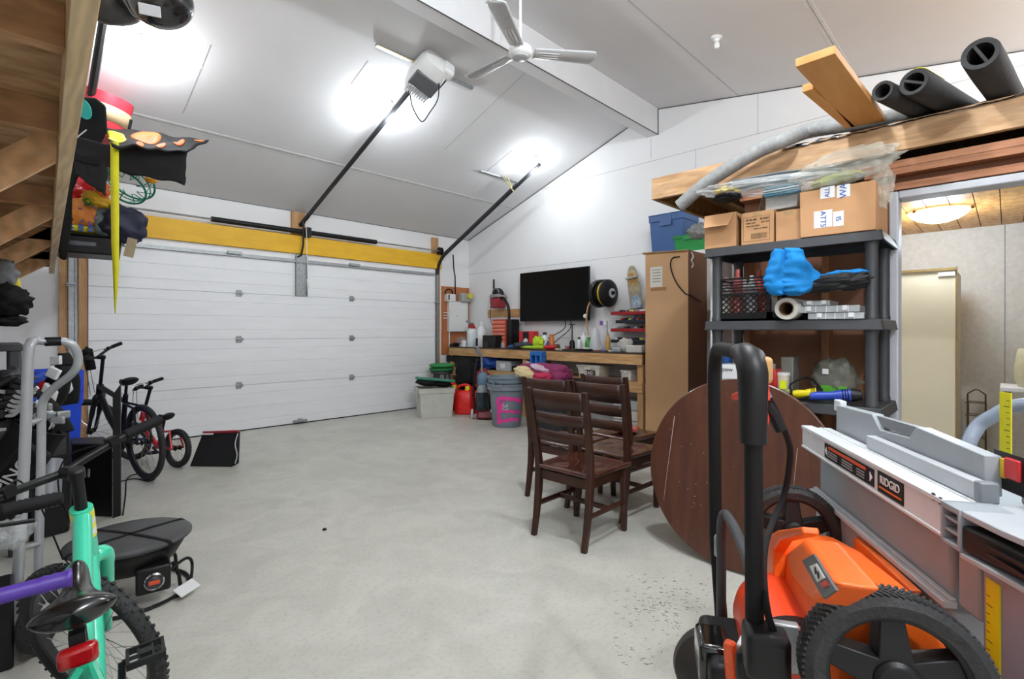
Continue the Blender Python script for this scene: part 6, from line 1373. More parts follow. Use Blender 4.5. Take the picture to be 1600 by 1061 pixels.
# ================================================================== storage shelf overhead on the left
RZ = 1.92
ra_, rb_ = Vector((0.012, -0.4, 0)), Vector((0.355, 6.45, 0)); rd = (rb_-ra_).normalized(); rn = Vector((rd.y, -rd.x, 0))
b = MB(); b.prism([ra_+Vector((0, 0, RZ)), rb_+Vector((0, 0, RZ)), rb_+rn*0.036+Vector((0, 0, RZ)), ra_+rn*0.036+Vector((0, 0, RZ))], (0, 0, 0.13))
struct(b, 'overhead_shelf_rim', mat('rim_lumber', 'F0D6AC', 0.6, kind='wood', col2='DCBC8E', scale=3, stretch=(6, 1.0, 6)), bevel=0.002)
b = MB()
def rimx(y): return ra_.x+(y-ra_.y)*rd.x/rd.y
for y in (0.2, 0.8, 1.4, 2.0, 2.6, 3.2, 3.8, 4.4, 5.0, 5.6, 6.2): b.box(XL, rimx(y)-0.002, y-0.019, y+0.019, RZ+0.04, RZ+0.129)
b.mt(1).prism([(XL, ra_.y, RZ+0.13), ra_+Vector((0, 0, RZ+0.13)), rb_+rn*0.03+Vector((0, 0, RZ+0.13)), (XL, rb_.y, RZ+0.13)], (0, 0, 0.014))
struct(b, 'overhead_shelf_deck', [mat('joist_lumber', 'C99C70', 0.6, kind='wood', col2='A87C52', scale=3, stretch=(1.2, 7, 7)), M['osb']])
for i, y in enumerate((2.2, 3.3, 4.4, 5.6)):
    A = Vector((rimx(y)-0.004, y, RZ+0.045)); B = Vector((XL+0.02, y, RZ-0.62)); d = B-A
    b = MB(); b.prism([A+Vector((0, -0.019, -0.04)), A+Vector((0, -0.019, 0.082)), B+Vector((0, -0.019, 0.082)), B+Vector((0, -0.019, -0.04))], (0, 0.038, 0))
    struct(b, 'shelf_brace', mat('brace_lumber', 'F0C392', 0.55, kind='wood', col2='DCA872', scale=3, stretch=(2, 8, 4)))

# ---- pile resting on the far end of the overhead shelf
ZR = RZ+0.146
tb_ = thing('storage_box', 'black storage box with a red latch overhanging the end of the overhead shelf', 'box', (0.45, 6.0, ZR))
QT = TR((0.43, 6.08, ZR), math.radians(-8))
MB(QT).frus((0, 0, 0), (0.80, 0.42), (0.84, 0.46), 0.155).build('tub', M['bk'], tb_, bevel=0.015, seg=3)
MB(QT).box(-0.30, 0.24, -0.235, -0.21, 0.06, 0.11).build('sheen_strip', mat('grey_sheen', '4E5056', 0.3), tb_, bevel=0.02, seg=3)  # grey strip painting the sheen on the box front
MB(QT).box(-0.22, -0.16, -0.25, -0.22, 0.03, 0.10).build('red_latch', M['red'], tb_, bevel=0.006)
MB(QT).box(-0.44, 0.44, -0.25, 0.25, 0.156, 0.172).build('lid', M['bk'], tb_, bevel=0.01)
z1 = ZR+0.174
def onT(px, py, t): return P(px, py, t)
tk = thing('checked_towel', 'folded yellow and blue patterned cloth on the black storage box', 'towel', (0.4, 5.95, z1))
MB(QT).ell((0.0, -0.02, 0.222), (0.40, 0.22, 0.047), None, 50, 20, 0.12, 3, 3, flatb=0.045).build('towel', pl('E3DD2A', 0.6), tk, ang=180)
g = MB(QT)
for i in range(10):
    for k in range(3): g.cb((-0.33+i*0.066, -0.235+0.012*abs(k-1), 0.202+0.022*k), (0.035, 0.012, 0.012), Matrix.Rotation(0.4, 4, 'Y'))
g.build('blue_checks', pl('2A58C8', 0.6), tk)
z2 = z1+0.095
b2 = thing('black_bag', 'flat black bag under the pumpkin patterned pillow', 'bag', (0.4, 5.95, z2)); MB(QT).cb((0.02, -0.02, 0.305), (0.86, 0.40, 0.07), Matrix.Rotation(-0.05, 4, 'Y')).build('bag_body', M['bkm'], b2, bevel=0.03, seg=3)
pk = thing('pumpkin_pillow', 'rounded orange printed pillow at the left of the pile on the shelf', 'pillow', P(138, 335, 4.55))
MB().ell(P(138, 334, 4.55), (0.17, 0.12, 0.14), None, 36, 22, 0.12, 2.5, 3).build('pillow', mat('pumpkin_print', 'F0A04A', 0.55, col2='D9772A', scale=11), pk, ang=180)
g = MB()
for px, py in ((126, 326), (135, 320), (148, 324), (128, 345), (140, 348), (150, 340)): g.ell(P(px, py, 4.43), (0.020, 0.012, 0.010), Matrix.Rotation(px, 4, 'Y'), 10, 6)
g.build('print_marks', pl('8E6A8C', 0.6), pk)
MB().ell(P(166, 345, 4.60), (0.10, 0.11, 0.16), None, 30, 20, 0.2, 2.5, 5).build('grey_end', pl('7D8F8C', 0.6), pk, ang=180)
nb_ = thing('navy_pillow', 'dark navy pillow with a paper tag, sticking out at the right of the pile', 'pillow', P(195, 352, 4.62))
MB().ell(P(195, 350, 4.62), (0.17, 0.12, 0.15), Matrix.Rotation(0.2, 4, 'Y'), 36, 22, 0.28, 2.2, 8, p=0.8).build('pillow', pl('22263E', 0.6), nb_, ang=180)
QP = Matrix.Translation(P(204, 387, 4.52)) @ frame_to(-FW) @ Matrix.Rotation(-0.25, 4, 'Z')
MB(QP).box(-0.045, 0.045, -0.085, 0.085, 0, 0.003).build('paper_tag', mat('kraft_tag', 'B9A98C', 0.8), nb_)
# bright bags higher in the pile
rbg = thing('red_sack', 'shiny red bag squeezed into the pile over the pumpkin pillow', 'bag', P(127, 298, 4.6)); MB().ell(P(127, 300, 4.6), (0.14, 0.11, 0.12), None, 36, 24, 0.4, 2.6, 4).build('bag_body', mat('red_foil', 'D01E2A', 0.3, coat=0.4), rbg, ang=180)
ysk = thing('striped_fabric', 'orange, yellow and green crumpled fabric beside the red bag', 'fabric', P(153, 305, 4.5)); MB().ell(P(157, 290, 4.45), (0.055, 0.06, 0.13), Matrix.Rotation(-0.3, 4, 'Y'), 30, 20, 0.4, 2.6, 4).build('orange_part', pl('F0722A', 0.6), ysk, ang=180); MB().ell(P(152, 312, 4.45), (0.10, 0.06, 0.06), Matrix.Rotation(0.3, 4, 'Y'), 30, 20, 0.4, 2.6, 6).build('yellow_part', pl('E8B82A', 0.6), ysk, ang=180); MB().ell(P(141, 312, 4.43), (0.05, 0.05, 0.05), None, 24, 16, 0.4, 2.6, 6).build('green_part', pl('4E9A3C', 0.6), ysk, ang=180)
ps = MB().ell(P(158, 262, 4.7), (0.12, 0.08, 0.09), None, 30, 20, 0.4, 2.6, 14); single(ps, 'pink_bag', pl('D23A5C', 0.5), 'pink bag behind the black wing fabric', 'bag', ang=180)
# green wire basket
gw = thing('wire_basket', 'round green wire basket sticking out of the pile', 'basket', P(205, 290, 4.7))
c_ = P(203, 283, 4.75); Qb_ = Matrix.Translation(c_+RT*0.02) @ frame_to(Vector((0, 0, 1))*0.75-(FW*-0.75)) @ Matrix.Diagonal((0.85, 0.85, 0.9, 1))
g = MB(Qb_)
for r_, z, w_ in ((0.225, 0.0, 0.011), (0.21, -0.06, 0.006), (0.20, -0.13, 0.011)): g.tube([(r_*math.cos(a), r_*math.sin(a), z) for a in [2*PI*i/32 for i in range(32)]], w_, 8, closed=True)
for i in range(8):
    a = 2*PI*i/8; g.tube([(0.225*math.cos(a), 0.225*math.sin(a), 0), (0.14*math.cos(a+0.2), 0.14*math.sin(a+0.2), -0.04), (0.10*math.cos(a), 0.10*math.sin(a), -0.10), (0.20*math.cos(a), 0.20*math.sin(a), -0.13)], 0.005, 6)
    g.tube([(0.225*math.cos(a), 0.225*math.sin(a), 0), (0.20*math.cos(a+0.4), 0.20*math.sin(a+0.4), -0.13)], 0.004, 6)
g.build('wire_frame', pl('1E8A6A', 0.35), gw)
single(MB().ell(P(236, 281, 4.7), (0.05, 0.03, 0.03), None, 14, 10, 0.3, 3), 'orange_tag', pl('EDA42A', 0.5), 'small orange and yellow tag at the rim of the green basket', 'tag')
# red round container on top
rc = P(128, 192, 4.62)
rt_ = thing('round_bag', 'red and cream round bag on top of the pile, highest in the stack', 'bag', rc)
Qr = Matrix.Translation(rc+Vector((0.10, 0, -0.1))) @ Euler((math.radians(6), math.radians(9), 0)).to_matrix().to_4x4()
Qr = Qr @ Matrix.Diagonal((1.05, 1.05, 1.25, 1)); MB(Qr).lathe([(0, 0), (0.20, 0), (0.205, 0.11)], n=36, caps=False).build('red_base', pl('C92A36', 0.5), rt_)
MB(Qr).lathe([(0.206, 0.11), (0.207, 0.22)], n=36, caps=False).build('cream_band', pl('D8B890', 0.5), rt_, thick=0.004)
MB(Qr).lathe([(0.206, 0.22), (0.212, 0.29), (0.212, 0.30), (0.19, 0.305), (0.19, 0.26), (0.0, 0.25)], n=36, caps=False).build('red_rim', pl('D23446', 0.5), rt_)
MB(Qr).cb((0.20, -0.05, 0.16), (0.03, 0.07, 0.08)).build('zip_tab', M['bkm'], rt_, bevel=0.01)
# dark column of folded black fabric at the left of the pile
dk = thing('folded_canopy', 'tall folded black canopy with a teal spot beside the shelf rim', 'canopy', P(105, 300, 4.2))
pts = [P(*q_, 4.2) for q_ in ((112, 150), (150, 152), (166, 165), (168, 205), (150, 240), (128, 262), (113, 300), (112, 352), (104, 408), (92, 405), (96, 330), (100, 230))]
MB().prism(pts, (P(130, 280, 4.2)-O).normalized()*0.12).build('canopy_body', M['bkm'], dk, bevel=0.02, seg=3)
Qe = Matrix.Translation(P(131, 170, 4.14)) @ frame_to(-FW) @ Matrix.Rotation(0.5, 4, 'Z')
MB(Qe).lathe([(0, 0), (0.055, 0), (0.055, 0.004), (0, 0.004)], n=28, sy=1.75).build('teal_spot', pl('1FA39A', 0.6), dk)
wp = smooth([P(135, 203, 4.12), P(120, 215, 4.12), P(108, 226, 4.12), P(112, 245, 4.14), P(108, 260, 4.14)], 5); MB().tube(wp, 0.005, 5).build('white_cord', M['white'], dk)
# black winged fabric with orange dots
wg = thing('winged_canopy', 'black fabric canopy with orange dots spreading over the pile', 'canopy', P(215, 240, 4.2))
def surf(q4, n_, m_, amp, seed, t_add=0):
    A, B, C_, D = [P(*q_) for q_ in q4]
    def f(u, v):
        p_ = (A*(1-u)+B*u)*(1-v)+(D*(1-u)+C_*u)*v
        return p_+Vector((noise.noise(Vector((u*4, v*3, seed))), noise.noise(Vector((u*4, v*3, seed+5))), noise.noise(Vector((u*5, v*3, seed+9)))))*amp
    return f
top4 = ((160, 199, 4.45), (326, 219, 4.75), (292, 238, 4.15), (175, 228, 3.95))
ft = surf(top4, 20, 8, 0.035, 2)
MB().grid(ft, 24, 10).build('dotted_top', M['bkm'], wg, thick=0.012, ang=180)
fr4 = ((108, 216, 4.0), (292, 238, 4.18), (288, 290, 4.22), (112, 250, 4.05))
MB().grid(surf(fr4, 20, 8, 0.02, 4), 24, 10).build('front_panel', mat('black_canvas', '101013', 0.8), wg, thick=0.012, ang=180)
fs4 = ((114, 222, 4.08), (170, 245, 4.1), (163, 306, 4.1), (118, 272, 4.1))
MB().grid(surf(fs4, 20, 8, 0.02, 6), 16, 10).build('side_panel', mat('black_canvas', '101013', 0.8), wg, thick=0.012, ang=180)
# dots are laid into the surface
def dot(f, u0, v0, ru, rv, m, nm):
    b = MB(); n_ = 24; c0 = f(u0, v0); e = Vector((0, 0, 0.0))
    nr = (f(min(1, u0+0.02), v0)-c0).cross(f(u0, min(1, v0+0.02))-c0).normalized()
    if nr.dot(O-c0) < 0: nr = -nr
    vs = [c0+nr*0.010]; rings_ = (0.35, 0.7, 1.0)
    for k in rings_: vs += [f(min(1, max(0, u0+ru*k*math.cos(a))), min(1, max(0, v0+rv*k*math.sin(a))))+nr*0.010 for a in [2*PI*i/n_ for i in range(n_)]]
    fs = [(0, 1+i, 1+(i+1) % n_) for i in range(n_)]
    for k in range(2): fs += [(1+k*n_+i, 1+(k+1)*n_+i, 1+(k+1)*n_+(i+1) % n_, 1+k*n_+(i+1) % n_) for i in range(n_)]
    b.add(vs, fs).build(nm, m, wg, thick=0.003, ang=180)
og = pl('F07A28', 0.6)
dot(ft, 0.42, 0.42, 0.15, 0.30, og, 'orange_dot'); dot(ft, 0.62, 0.80, 0.05, 0.13, og, 'orange_dot'); dot(ft, 0.80, 0.50, 0.07, 0.20, og, 'orange_dot'); dot(ft, 0.36, 0.88, 0.07, 0.10, og, 'orange_dot'); dot(ft, 0.92, 0.12, 0.05, 0.08, og, 'orange_dot')
dot(ft, 0.10, 0.55, 0.12, 0.28, pl('D9E02A', 0.6), 'yellow_patch')
sp_ = thing('yellow_strap', 'long yellow strap hanging from the winged canopy down in front of the garage door', 'strap', P(180, 490, 4.0))
tS = 4.0; w0 = 0.034
L_ = [(179, 222, 0.033), (179.5, 300, 0.033), (180, 380, 0.030), (181, 420, 0.024), (180.5, 455, 0.015), (180, 480, 0.006), (180, 490, 0.002)]
b = MB(); vs = []; 
for px, py, w_ in L_:
    c_ = P(px, py, tS); vs += [c_-RT*w_, c_+RT*w_]
b.add(vs, [(2*i, 2*i+1, 2*i+3, 2*i+2) for i in range(len(L_)-1)])
b.build('webbing', pl('E2DC1A', 0.6), sp_, thick=0.003)

# ---- black glossy helmets hung overhead, beside the first bulb
hm = thing('helmet', 'glossy black helmet with a painted reflection patch hung overhead at the top edge', 'helmet', P(240, 10, 2.2))
MB().ell(P(243, -8, 2.2), (0.14, 0.13, 0.125), Matrix.Rotation(-0.35, 4, 'Y'), 40, 28, 0.04, 2, 3).build('shell', M['bkg'], hm, ang=180)
MB().ell(P(251, 2, 2.16), (0.125, 0.118, 0.105), Matrix.Rotation(-0.35, 4, 'Y'), 40, 28).build('visor_band', mat('visor_dark', '1C1D20', 0.15, coat=0.5), hm, ang=180)
Qw = Matrix.Translation(P(234, 16, 2.062)) @ frame_to((O-P(234, 16, 2.06)).normalized()) @ Matrix.Rotation(0.1, 4, 'Z')
MB(Qw).cb((0, 0, 0), (0.075, 0.042, 0.006)).build('reflection_patch', M['lgrey'], hm, bevel=0.012, seg=3)  # light grey patch painting a pale reflection on the glossy shell
MB().tube([P(240, -40, 2.2), P(240, -40, 2.2)+Vector((0, 0, 0.9))], 0.006, 6).build('hanging_cord', M['bkm'], hm)
h2 = thing('helmet', 'dark grey elongated helmet hung overhead left of the glossy one', 'helmet', P(185, 0, 2.2))
MB().ell(P(182, -12, 2.25), (0.125, 0.10, 0.165), Matrix.Rotation(0.75, 4, 'Y'), 40, 28, 0.05, 2, 5).build('shell', mat('black_satin', '2A2B2E', 0.3, coat=0.4), h2, ang=180)
MB().tube([P(175, -45, 2.25), P(175, -45, 2.25)+Vector((0, 0, 0.9))], 0.006, 6).build('hanging_cord', M['bkm'], h2)

# ================================================================== bicycles
def bike(label, loc, rz, R, wb, fm, steer, lean, seat_z, bar_z, bar_w, grip_m, tw=0.022, fat=1.0, knob=False, seat_l=0.24, seatm=None, hubm=None, group='bicycles along the left side', decal=False, sx=0.30, spokes=20, rise=0.04, light=False, rear_pedal=0.6, crank=0.15, sweep_=0.03, label_cat='bicycle', armc=None, grip_l=0.12, htl=0.11):
    t = thing('bicycle', label, label_cat, (0, 0, 0), 0, group)
    h = Vector((-0.342, 0, 0.94)); hub = Vector((wb, 0, R)); crown = hub+h*(R+0.055)+Vector((-0.04, 0, 0)); ht = crown+h*htl
    bb = Vector((wb*0.42, 0, R*0.92)); st_top = bb+Vector((-0.28, 0, 0.96))*(seat_z-R-0.11)
    rh = Vector((0, 0, R))
    b = MB(); f = fat
    b.tube([st_top, bb], 0.016*f, 12).tube([crown+h*0.015, (crown+bb)/2+Vector((0.02, 0, -0.008)), bb], [0.021*f, 0.023*f, 0.02*f], 12).tube([ht-h*0.02, (ht+st_top*0.85+bb*0.15)/2+Vector((0, 0, -0.012)), st_top*0.85+bb*0.15], [0.019*f, 0.018*f, 0.015*f], 12)
    b.tube([crown, ht], 0.023*f, 14)
    for s in (-1, 1):
        b.tube([bb+Vector((-0.02, s*0.03, 0)), rh+Vector((0.12*R/0.35+0.02, s*(tw+0.022), 0)), rh+Vector((0, s*0.06, 0))], 0.010*f, 8)
        b.tube([st_top*0.82+bb*0.18+Vector((0, s*0.012, 0)), rh+Vector((0.06, s*(tw+0.022), R*0.9)), rh+Vector((0, s*0.06, 0))], 0.009*f, 8)
    b.build('frame', fm, t)
    if decal:
        d_ = (crown-ht).normalized()
        for k, (a0, a1, c) in enumerate(((0.0, 0.028, 'F0E21A'), (0.030, 0.045, 'E4E4E4'), (0.047, 0.062, 'F0E21A'), (0.064, 0.085, 'E4E4E4'), (0.087, 0.095, 'F0E21A'))):
            MB().tube([ht+d_*(0.01+a0), ht+d_*(0.01+a1)], 0.0235*f, 14).build('reflective_decal', pl(c, 0.3), t)
    MB().tube([st_top-Vector((-0.28, 0, 0.96))*0.04, st_top+Vector((-0.28, 0, 0.96))*0.11], 0.013, 10).build('seat_post', M['bk'], t)
    sc0 = st_top+Vector((-0.28, 0, 0.96))*0.115; sm = seatm or M['bk']
    def saddle(u, v):
        x = -seat_l*0.45+seat_l*u; wv = (0.066*math.exp(-(u/0.40)**2)+0.023)*(seat_l/0.26); a = v*2*PI
        e = math.sqrt(max(0.0, 1-abs(2*u-1)**7)); wv *= e
        hz = 0.030 if math.sin(a) > 0 else 0.030+0.018*max(0, 1-u*2.2)
        return sc0+Vector((x, wv*math.cos(a), hz*e*math.sin(a)*(1-0.35*abs(math.cos(a))**6)+0.035*(1-u)**2-0.015*math.sin(u*PI)+0.05*u*(1 if light else 0)+0.012))
    MB().grid(saddle, 26, 26).build('saddle', sm, t, ang=180)
    if light: MB().cb(sc0+Vector((-0.09, 0.0, -0.065)), (0.03, 0.075, 0.048)).build('tail_light', mat('red_lens', 'A80E14', 0.15, coat=0.5), t, bevel=0.012, seg=3); MB().cb(sc0+Vector((-0.065, 0.0, -0.045)), (0.03, 0.03, 0.05)).build('light_mount', M['bk'], t)
    # steering group
    Sm = Matrix.Translation(crown) @ Matrix.Rotation(steer, 4, h) @ Matrix.Translation(-crown)
    b = MB(Sm); w2 = tw+0.03
    b.tube([crown+h*0.005, crown-h*0.03], 0.022*f, 12)
    for s in (-1, 1): b.tube(smooth([crown-h*0.012, crown-h*0.005+Vector((0.0, s*w2*0.6, 0)), crown-h*0.04+Vector((0.004, s*w2, 0)), hub*0.5+crown*0.5+Vector((0, s*w2, 0)), hub+Vector((0, s*w2*0.95, 0))], 4), [0.020*f]*5+[0.020*f]*4+[0.017*f]*4+[0.012*f]*4, 10)
    b.build('fork', fm if not hubm else hubm, t)
    L_ = (bar_z-ht.z)/0.94; bc = ht+h*L_
    b = MB(Sm); b.tube([ht, bc], 0.016, 12).tube([bc-h*0.005, bc+Vector((0.055, 0, 0.005))], 0.019, 12).lathe([(0, -0.015), (0.022, -0.015), (0.022, 0.012), (0.016, 0.018), (0, 0.018)], bc, frame_to(h), 18); b.build('stem', M['bk'], t)
    hb0 = bc+Vector((0.055, 0, 0.005)); e = bar_w/2
    hp_ = smooth([hb0+Vector((-sweep_*1.6, -e, rise)), hb0+Vector((-sweep_, -e*0.65, rise*0.95)), hb0+Vector((0, -e*0.25, rise*0.3)), hb0, hb0+Vector((0, e*0.25, rise*0.3)), hb0+Vector((-sweep_, e*0.65, rise*0.95)), hb0+Vector((-sweep_*1.6, e, rise))], 5)
    hbar = MB(Sm).tube(hp_, 0.0125, 12).build('handlebar', M['bk'], t)
    for s in (-1, 1):
        A = hb0+Vector((-sweep_*1.6, s*e, rise)); B = hb0+Vector((-sweep_, s*e*0.65, rise*0.95)); d_ = (B-A).normalized(); g = MB(Sm)
        n_ = 22; g.tube([A-d_*0.004+d_*(grip_l*i/n_) for i in range(n_+1)], [0.0165+(0.0022 if i % 2 else 0)-(0.004 if i in (0,) else 0) for i in range(n_+1)], 14)
        g.build('grip', grip_m, hbar, ang=180)
        c0 = A+d_*(grip_l+0.035)
        lv = MB(Sm); lv.cb(c0, (0.03, 0.03, 0.028)); lv.tube(smooth([c0+Vector((0.02, 0, -0.005)), c0+Vector((0.055, -s*(-0.01), -0.012)), c0-d_*0.05+Vector((0.055, 0, -0.02)), c0-d_*0.10+Vector((0.050, 0, -0.028))], 4), 0.0055, 8)
        lv.build('brake_lever', M['bk'], hbar)
        cabs = smooth([c0+Vector((0.03, -s*0.02, 0.0)), c0+Vector((0.10, -s*0.08, -0.01)), hb0+Vector((0.11, s*0.03, -0.08)), crown+Vector((0.06, s*0.03, 0.02))], 5)
        MB(Sm).tube(cabs, 0.0025, 6).build('brake_cable', M['bkm'], hbar)
    def wheel(c, nm, Mx):
        Qw = Mx @ Matrix.Translation(c) @ Matrix.Rotation(PI/2, 4, 'X')
        rt = R-tw*0.9
        w_ = MB(Qw).lathe([(R-tw*1.9+tw*(1-math.cos(a))*0.5*0+tw*0.95+math.cos(a)*tw*0.95, math.sin(a)*tw) for a in [2*PI*i/12 for i in range(12)]], n=56, closed=True).build(nm, M['rub'], t, ang=80)
        if knob:
            tr = MB(Qw); nk = 58
            for i in range(nk):
                for s, o_ in ((-0.62, 0.0), (0.0, 0.5), (0.62, 0.0)):
                    q_ = Matrix.Rotation((i+o_)*2*PI/nk, 4, 'Z') @ Matrix.Translation((R-0.001-abs(s)*0.006, 0, s*tw*1.05)) @ Matrix.Rotation(-s*0.7, 4, 'Y')
                    tr.box(-0.003, 0.0045, -0.0055, 0.0055, -0.006, 0.006, q_)
            tr.build('tread', M['rub'], w_)
        ri = R-tw*1.9
        MB(Qw).lathe([(ri-0.012, -0.010), (ri+0.004, -0.013), (ri+0.004, 0.013), (ri-0.012, 0.010)], n=56, closed=True).build('rim', M['bk'] if not knob else M['dgrey'], w_)
        sp = MB(Qw)
        for i in range(spokes):
            a = 2*PI*i/spokes; s = 1 if i % 2 else -1; a2 = a+(0.35 if (i//2) % 2 else -0.35)
            sp.tube([(0.022*math.cos(a2), 0.022*math.sin(a2), s*0.025), ((ri-0.01)*math.cos(a), (ri-0.01)*math.sin(a), 0)], 0.0013, 4)
        sp.build('spokes', M['chrome'], w_)
        MB(Qw).lathe([(0, -0.055), (0.007, -0.055), (0.007, -0.03), (0.025, -0.028), (0.025, -0.022), (0.014, -0.018), (0.014, 0.018), (0.025, 0.022), (0.025, 0.028), (0.007, 0.03), (0.007, 0.055), (0, 0.055)], n=16).build('hub', M['bk'], w_)
    wheel(rh, 'rear_wheel', I4); wheel(hub, 'front_wheel', Sm)
    cr_ = MB(); Qc = Matrix.Translation(bb) @ Matrix.Rotation(PI/2, 4, 'X')
    cr_.lathe([(0.03, 0.036), (R*0.27, 0.036), (R*0.27, 0.040), (0.03, 0.040)], (0, 0, 0), Qc.inverted() @ Qc, 30) if False else None
    MB(Qc).lathe([(0, 0.036), (R*0.27, 0.036), (R*0.27, 0.041), (0, 0.041)], n=30).lathe([(0, -0.05), (0.018, -0.05), (0.018, 0.055), (0, 0.055)], n=14).build('chainring', M['dgrey'], t)
    for s in (-1, 1):
        d_ = Vector((math.cos(rear_pedal)*s, 0, math.sin(rear_pedal)*s))
        A = bb+Vector((0, -s*0.055, 0)); B = A+d_*crank+Vector((0, -s*0.012, 0))
        arm = MB().tube([A, B], [0.011, 0.009], 8).build('crank_arm', M['bk'], t)
        pd = MB(); c0 = B+Vector((0, -s*0.055, 0))
        pd.tube([B, c0+Vector((0, -s*0.035, 0))], 0.006, 8).cb(c0+Vector((0, -s*0.0, 0)), (0.03, 0.03, 0.02))
        for dx in (-0.042, 0.042): pd.cb(c0+Vector((dx, 0, 0)), (0.008, 0.09, 0.018))
        for dy in (-0.042, 0.042): pd.cb(c0+Vector((0, dy, 0)), (0.088, 0.008, 0.018)); pd.cb(c0+Vector((0, dy*0.4, 0)), (0.08, 0.005, 0.012))
        pd.build('pedal', M['bk'], arm)
    t.location = loc; t.rotation_euler = (lean, 0, rz)
    return t
D = math.radians
# teal child's bicycle in the foreground
bike('teal child bicycle with a black saddle and red tail light in the left foreground', (0.16, 1.34, 0.0), D(82.5), 0.305, 0.95, M['teal'], D(38), D(-4.6), 0.735, 0.95, 0.60, M['bkm'], tw=0.026, fat=1.28, knob=True, decal=True, light=True, rear_pedal=1.25, crank=0.17, seat_l=0.27, seatm=mat('saddle_vinyl', '121214', 0.22, coat=0.4), rise=0.03, spokes=28, htl=0.20)
# black adult bicycle near the garage door
bike('black mountain bicycle standing by the left edge of the garage door', (0.985, 5.70, 0), D(103.4), 0.352, 1.08, M['bk'], D(38), D(-3), 0.93, 1.12, 0.62, M['bkm'], tw=0.026, fat=1.35, rear_pedal=0.9, rise=0.05)
# red child's bicycle behind it
bike('small red child bicycle half hidden behind the black mountain bicycle', (1.29, 6.02, 0), D(111), 0.19, 0.72, M['red'], D(30), D(2), 0.50, 0.78, 0.46, M['bkm'], tw=0.024, fat=1.2, knob=True, hubm=M['white'], rear_pedal=0.3, crank=0.1, seat_l=0.2)
# bicycle whose ribbed grip reaches into the left edge of the frame
bike('dark bicycle mostly outside the left edge, showing only its ribbed black grip', (-0.20, 2.36, 0), D(-88), 0.25, 0.86, M['bk'], D(0), D(0), 0.68, 0.905, 0.60, M['bkm'], tw=0.024, rise=0.03)
# purple gripped scooter
sc_t = thing('kick_scooter', 'kick scooter at the left edge with a purple handlebar grip', 'scooter', (-0.13, 1.25, 0))
zb_ = 0.862; yb0 = 1.40
hbp = MB().tube([(-0.36, yb0-0.02, zb_-0.004), (0.105, yb0, zb_+0.006)], 0.012, 10).build('handlebar', M['bk'], sc_t)
for (x0, x1) in ((-0.02, 0.112), (-0.36, -0.24)):
    n_ = 16; MB().tube([(x0+(x1-x0)*i/n_, yb0-0.02+0.02*(x0+0.36)/0.465, zb_+0.004) for i in range(n_+1)], [0.0155+(0.002*(i % 2) if i > 9 else 0)+(0.004 if i == 16 else 0) for i in range(n_+1)], 14).build('grip', M['purple'], hbp, ang=180)
MB().tube([(-0.13, yb0-0.01, zb_), (-0.13, yb0+0.06, 0.16), (-0.13, yb0+0.075, 0.07)], 0.016, 10).build('steering_column', M['silver'], sc_t)
MB().box(-0.185, -0.075, 0.82, 1.32, 0.07, 0.09).build('deck', M['bk'], sc_t, bevel=0.006)
MB().tube([(-0.13, 1.31, 0.08), (-0.13, yb0+0.05, 0.22)], 0.016, 10).build('neck', M['silver'], sc_t)
for y in (0.76, yb0+0.075): MB().lathe([(0, -0.014), (0.05, -0.014), (0.06, -0.008), (0.06, 0.008), (0.05, 0.014), (0, 0.014)], (-0.13, y, 0.061), Matrix.Rotation(PI/2, 4, 'Y'), 28).build('wheel', M['purple'], sc_t)
MB().box(-0.145, -0.115, 0.74, 0.86, 0.065, 0.08).build('rear_fork', M['bk'], sc_t)

# water bottle on the far bicycle's bar, stadium seat, cable
wbt = thing('water_bottle', 'matte black water bottle hanging at the handlebar of the black mountain bicycle', 'bottle', P(140, 575, 5.15))
Qb = Matrix.Translation(P(142, 578, 5.15)) @ Euler((0, math.radians(-8), 0)).to_matrix().to_4x4()
MB(Qb).lathe([(0, 0), (0.040, 0), (0.044, 0.01), (0.044, 0.08), (0.039, 0.10), (0.045, 0.12), (0.044, 0.17), (0.040, 0.18), (0, 0.18)], n=24).build('body', M['bkm'], wbt)
MB(Qb).lathe([(0.042, 0.18), (0.046, 0.185), (0.046, 0.205), (0.03, 0.22), (0.014, 0.225), (0.014, 0.24), (0, 0.242)], n=24).build('cap', M['bk'], wbt)
sp0 = onZ(332, 729, 0); sst = thing('stadium_seat', 'black folding seat pad with a red top edge near the garage door', 'folding seat', sp0)
Qs_ = Matrix.Translation(sp0) @ Matrix((RT, FW, Vector((0, 0, 1)))).transposed().to_4x4()
MB(Qs_).prism([(-0.235, 0, 0), (0.20, -0.02, 0), (0.24, 0.03, 0.02), (0.215, 0.10, 0.33), (-0.175, 0.12, 0.315)], (0, 0.03, 0)).build('seat_panel', mat('black_canvas', '101013', 0.8), sst, bevel=0.008)
MB(Qs_).prism([(-0.19, 0.16, 0), (0.12, 0.16, 0), (0.195, 0.14, 0.31), (-0.16, 0.15, 0.30)], (0, 0.03, 0)).build('back_panel', M['bkm'], sst, bevel=0.008)
MB(Qs_).tube([(-0.165, 0.12, 0.322), (0.205, 0.10, 0.338)], 0.013, 8).build('red_edge', pl('9E2030', 0.5), sst)
MB(Qs_).tube([(-0.17, 0.10, 0.308), (-0.05, 0.09, 0.312)], 0.010, 8).build('white_trim', M['white'], sst)
MB(Qs_).tube(smooth([(0.225, 0.06, 0.325), (0.215, 0.03, 0.22), (0.25, 0.0, 0.12), (0.23, 0.0, 0.03)], 5), 0.006, 6).build('side_strap', M['lgrey'], sst)
fcab = smooth([P(209, 600, 4.0)*1.0, P(210, 690, 4.0), onZ(206, 766, 0.006), onZ(186, 780, 0.006), onZ(160, 776, 0.006)], 6)
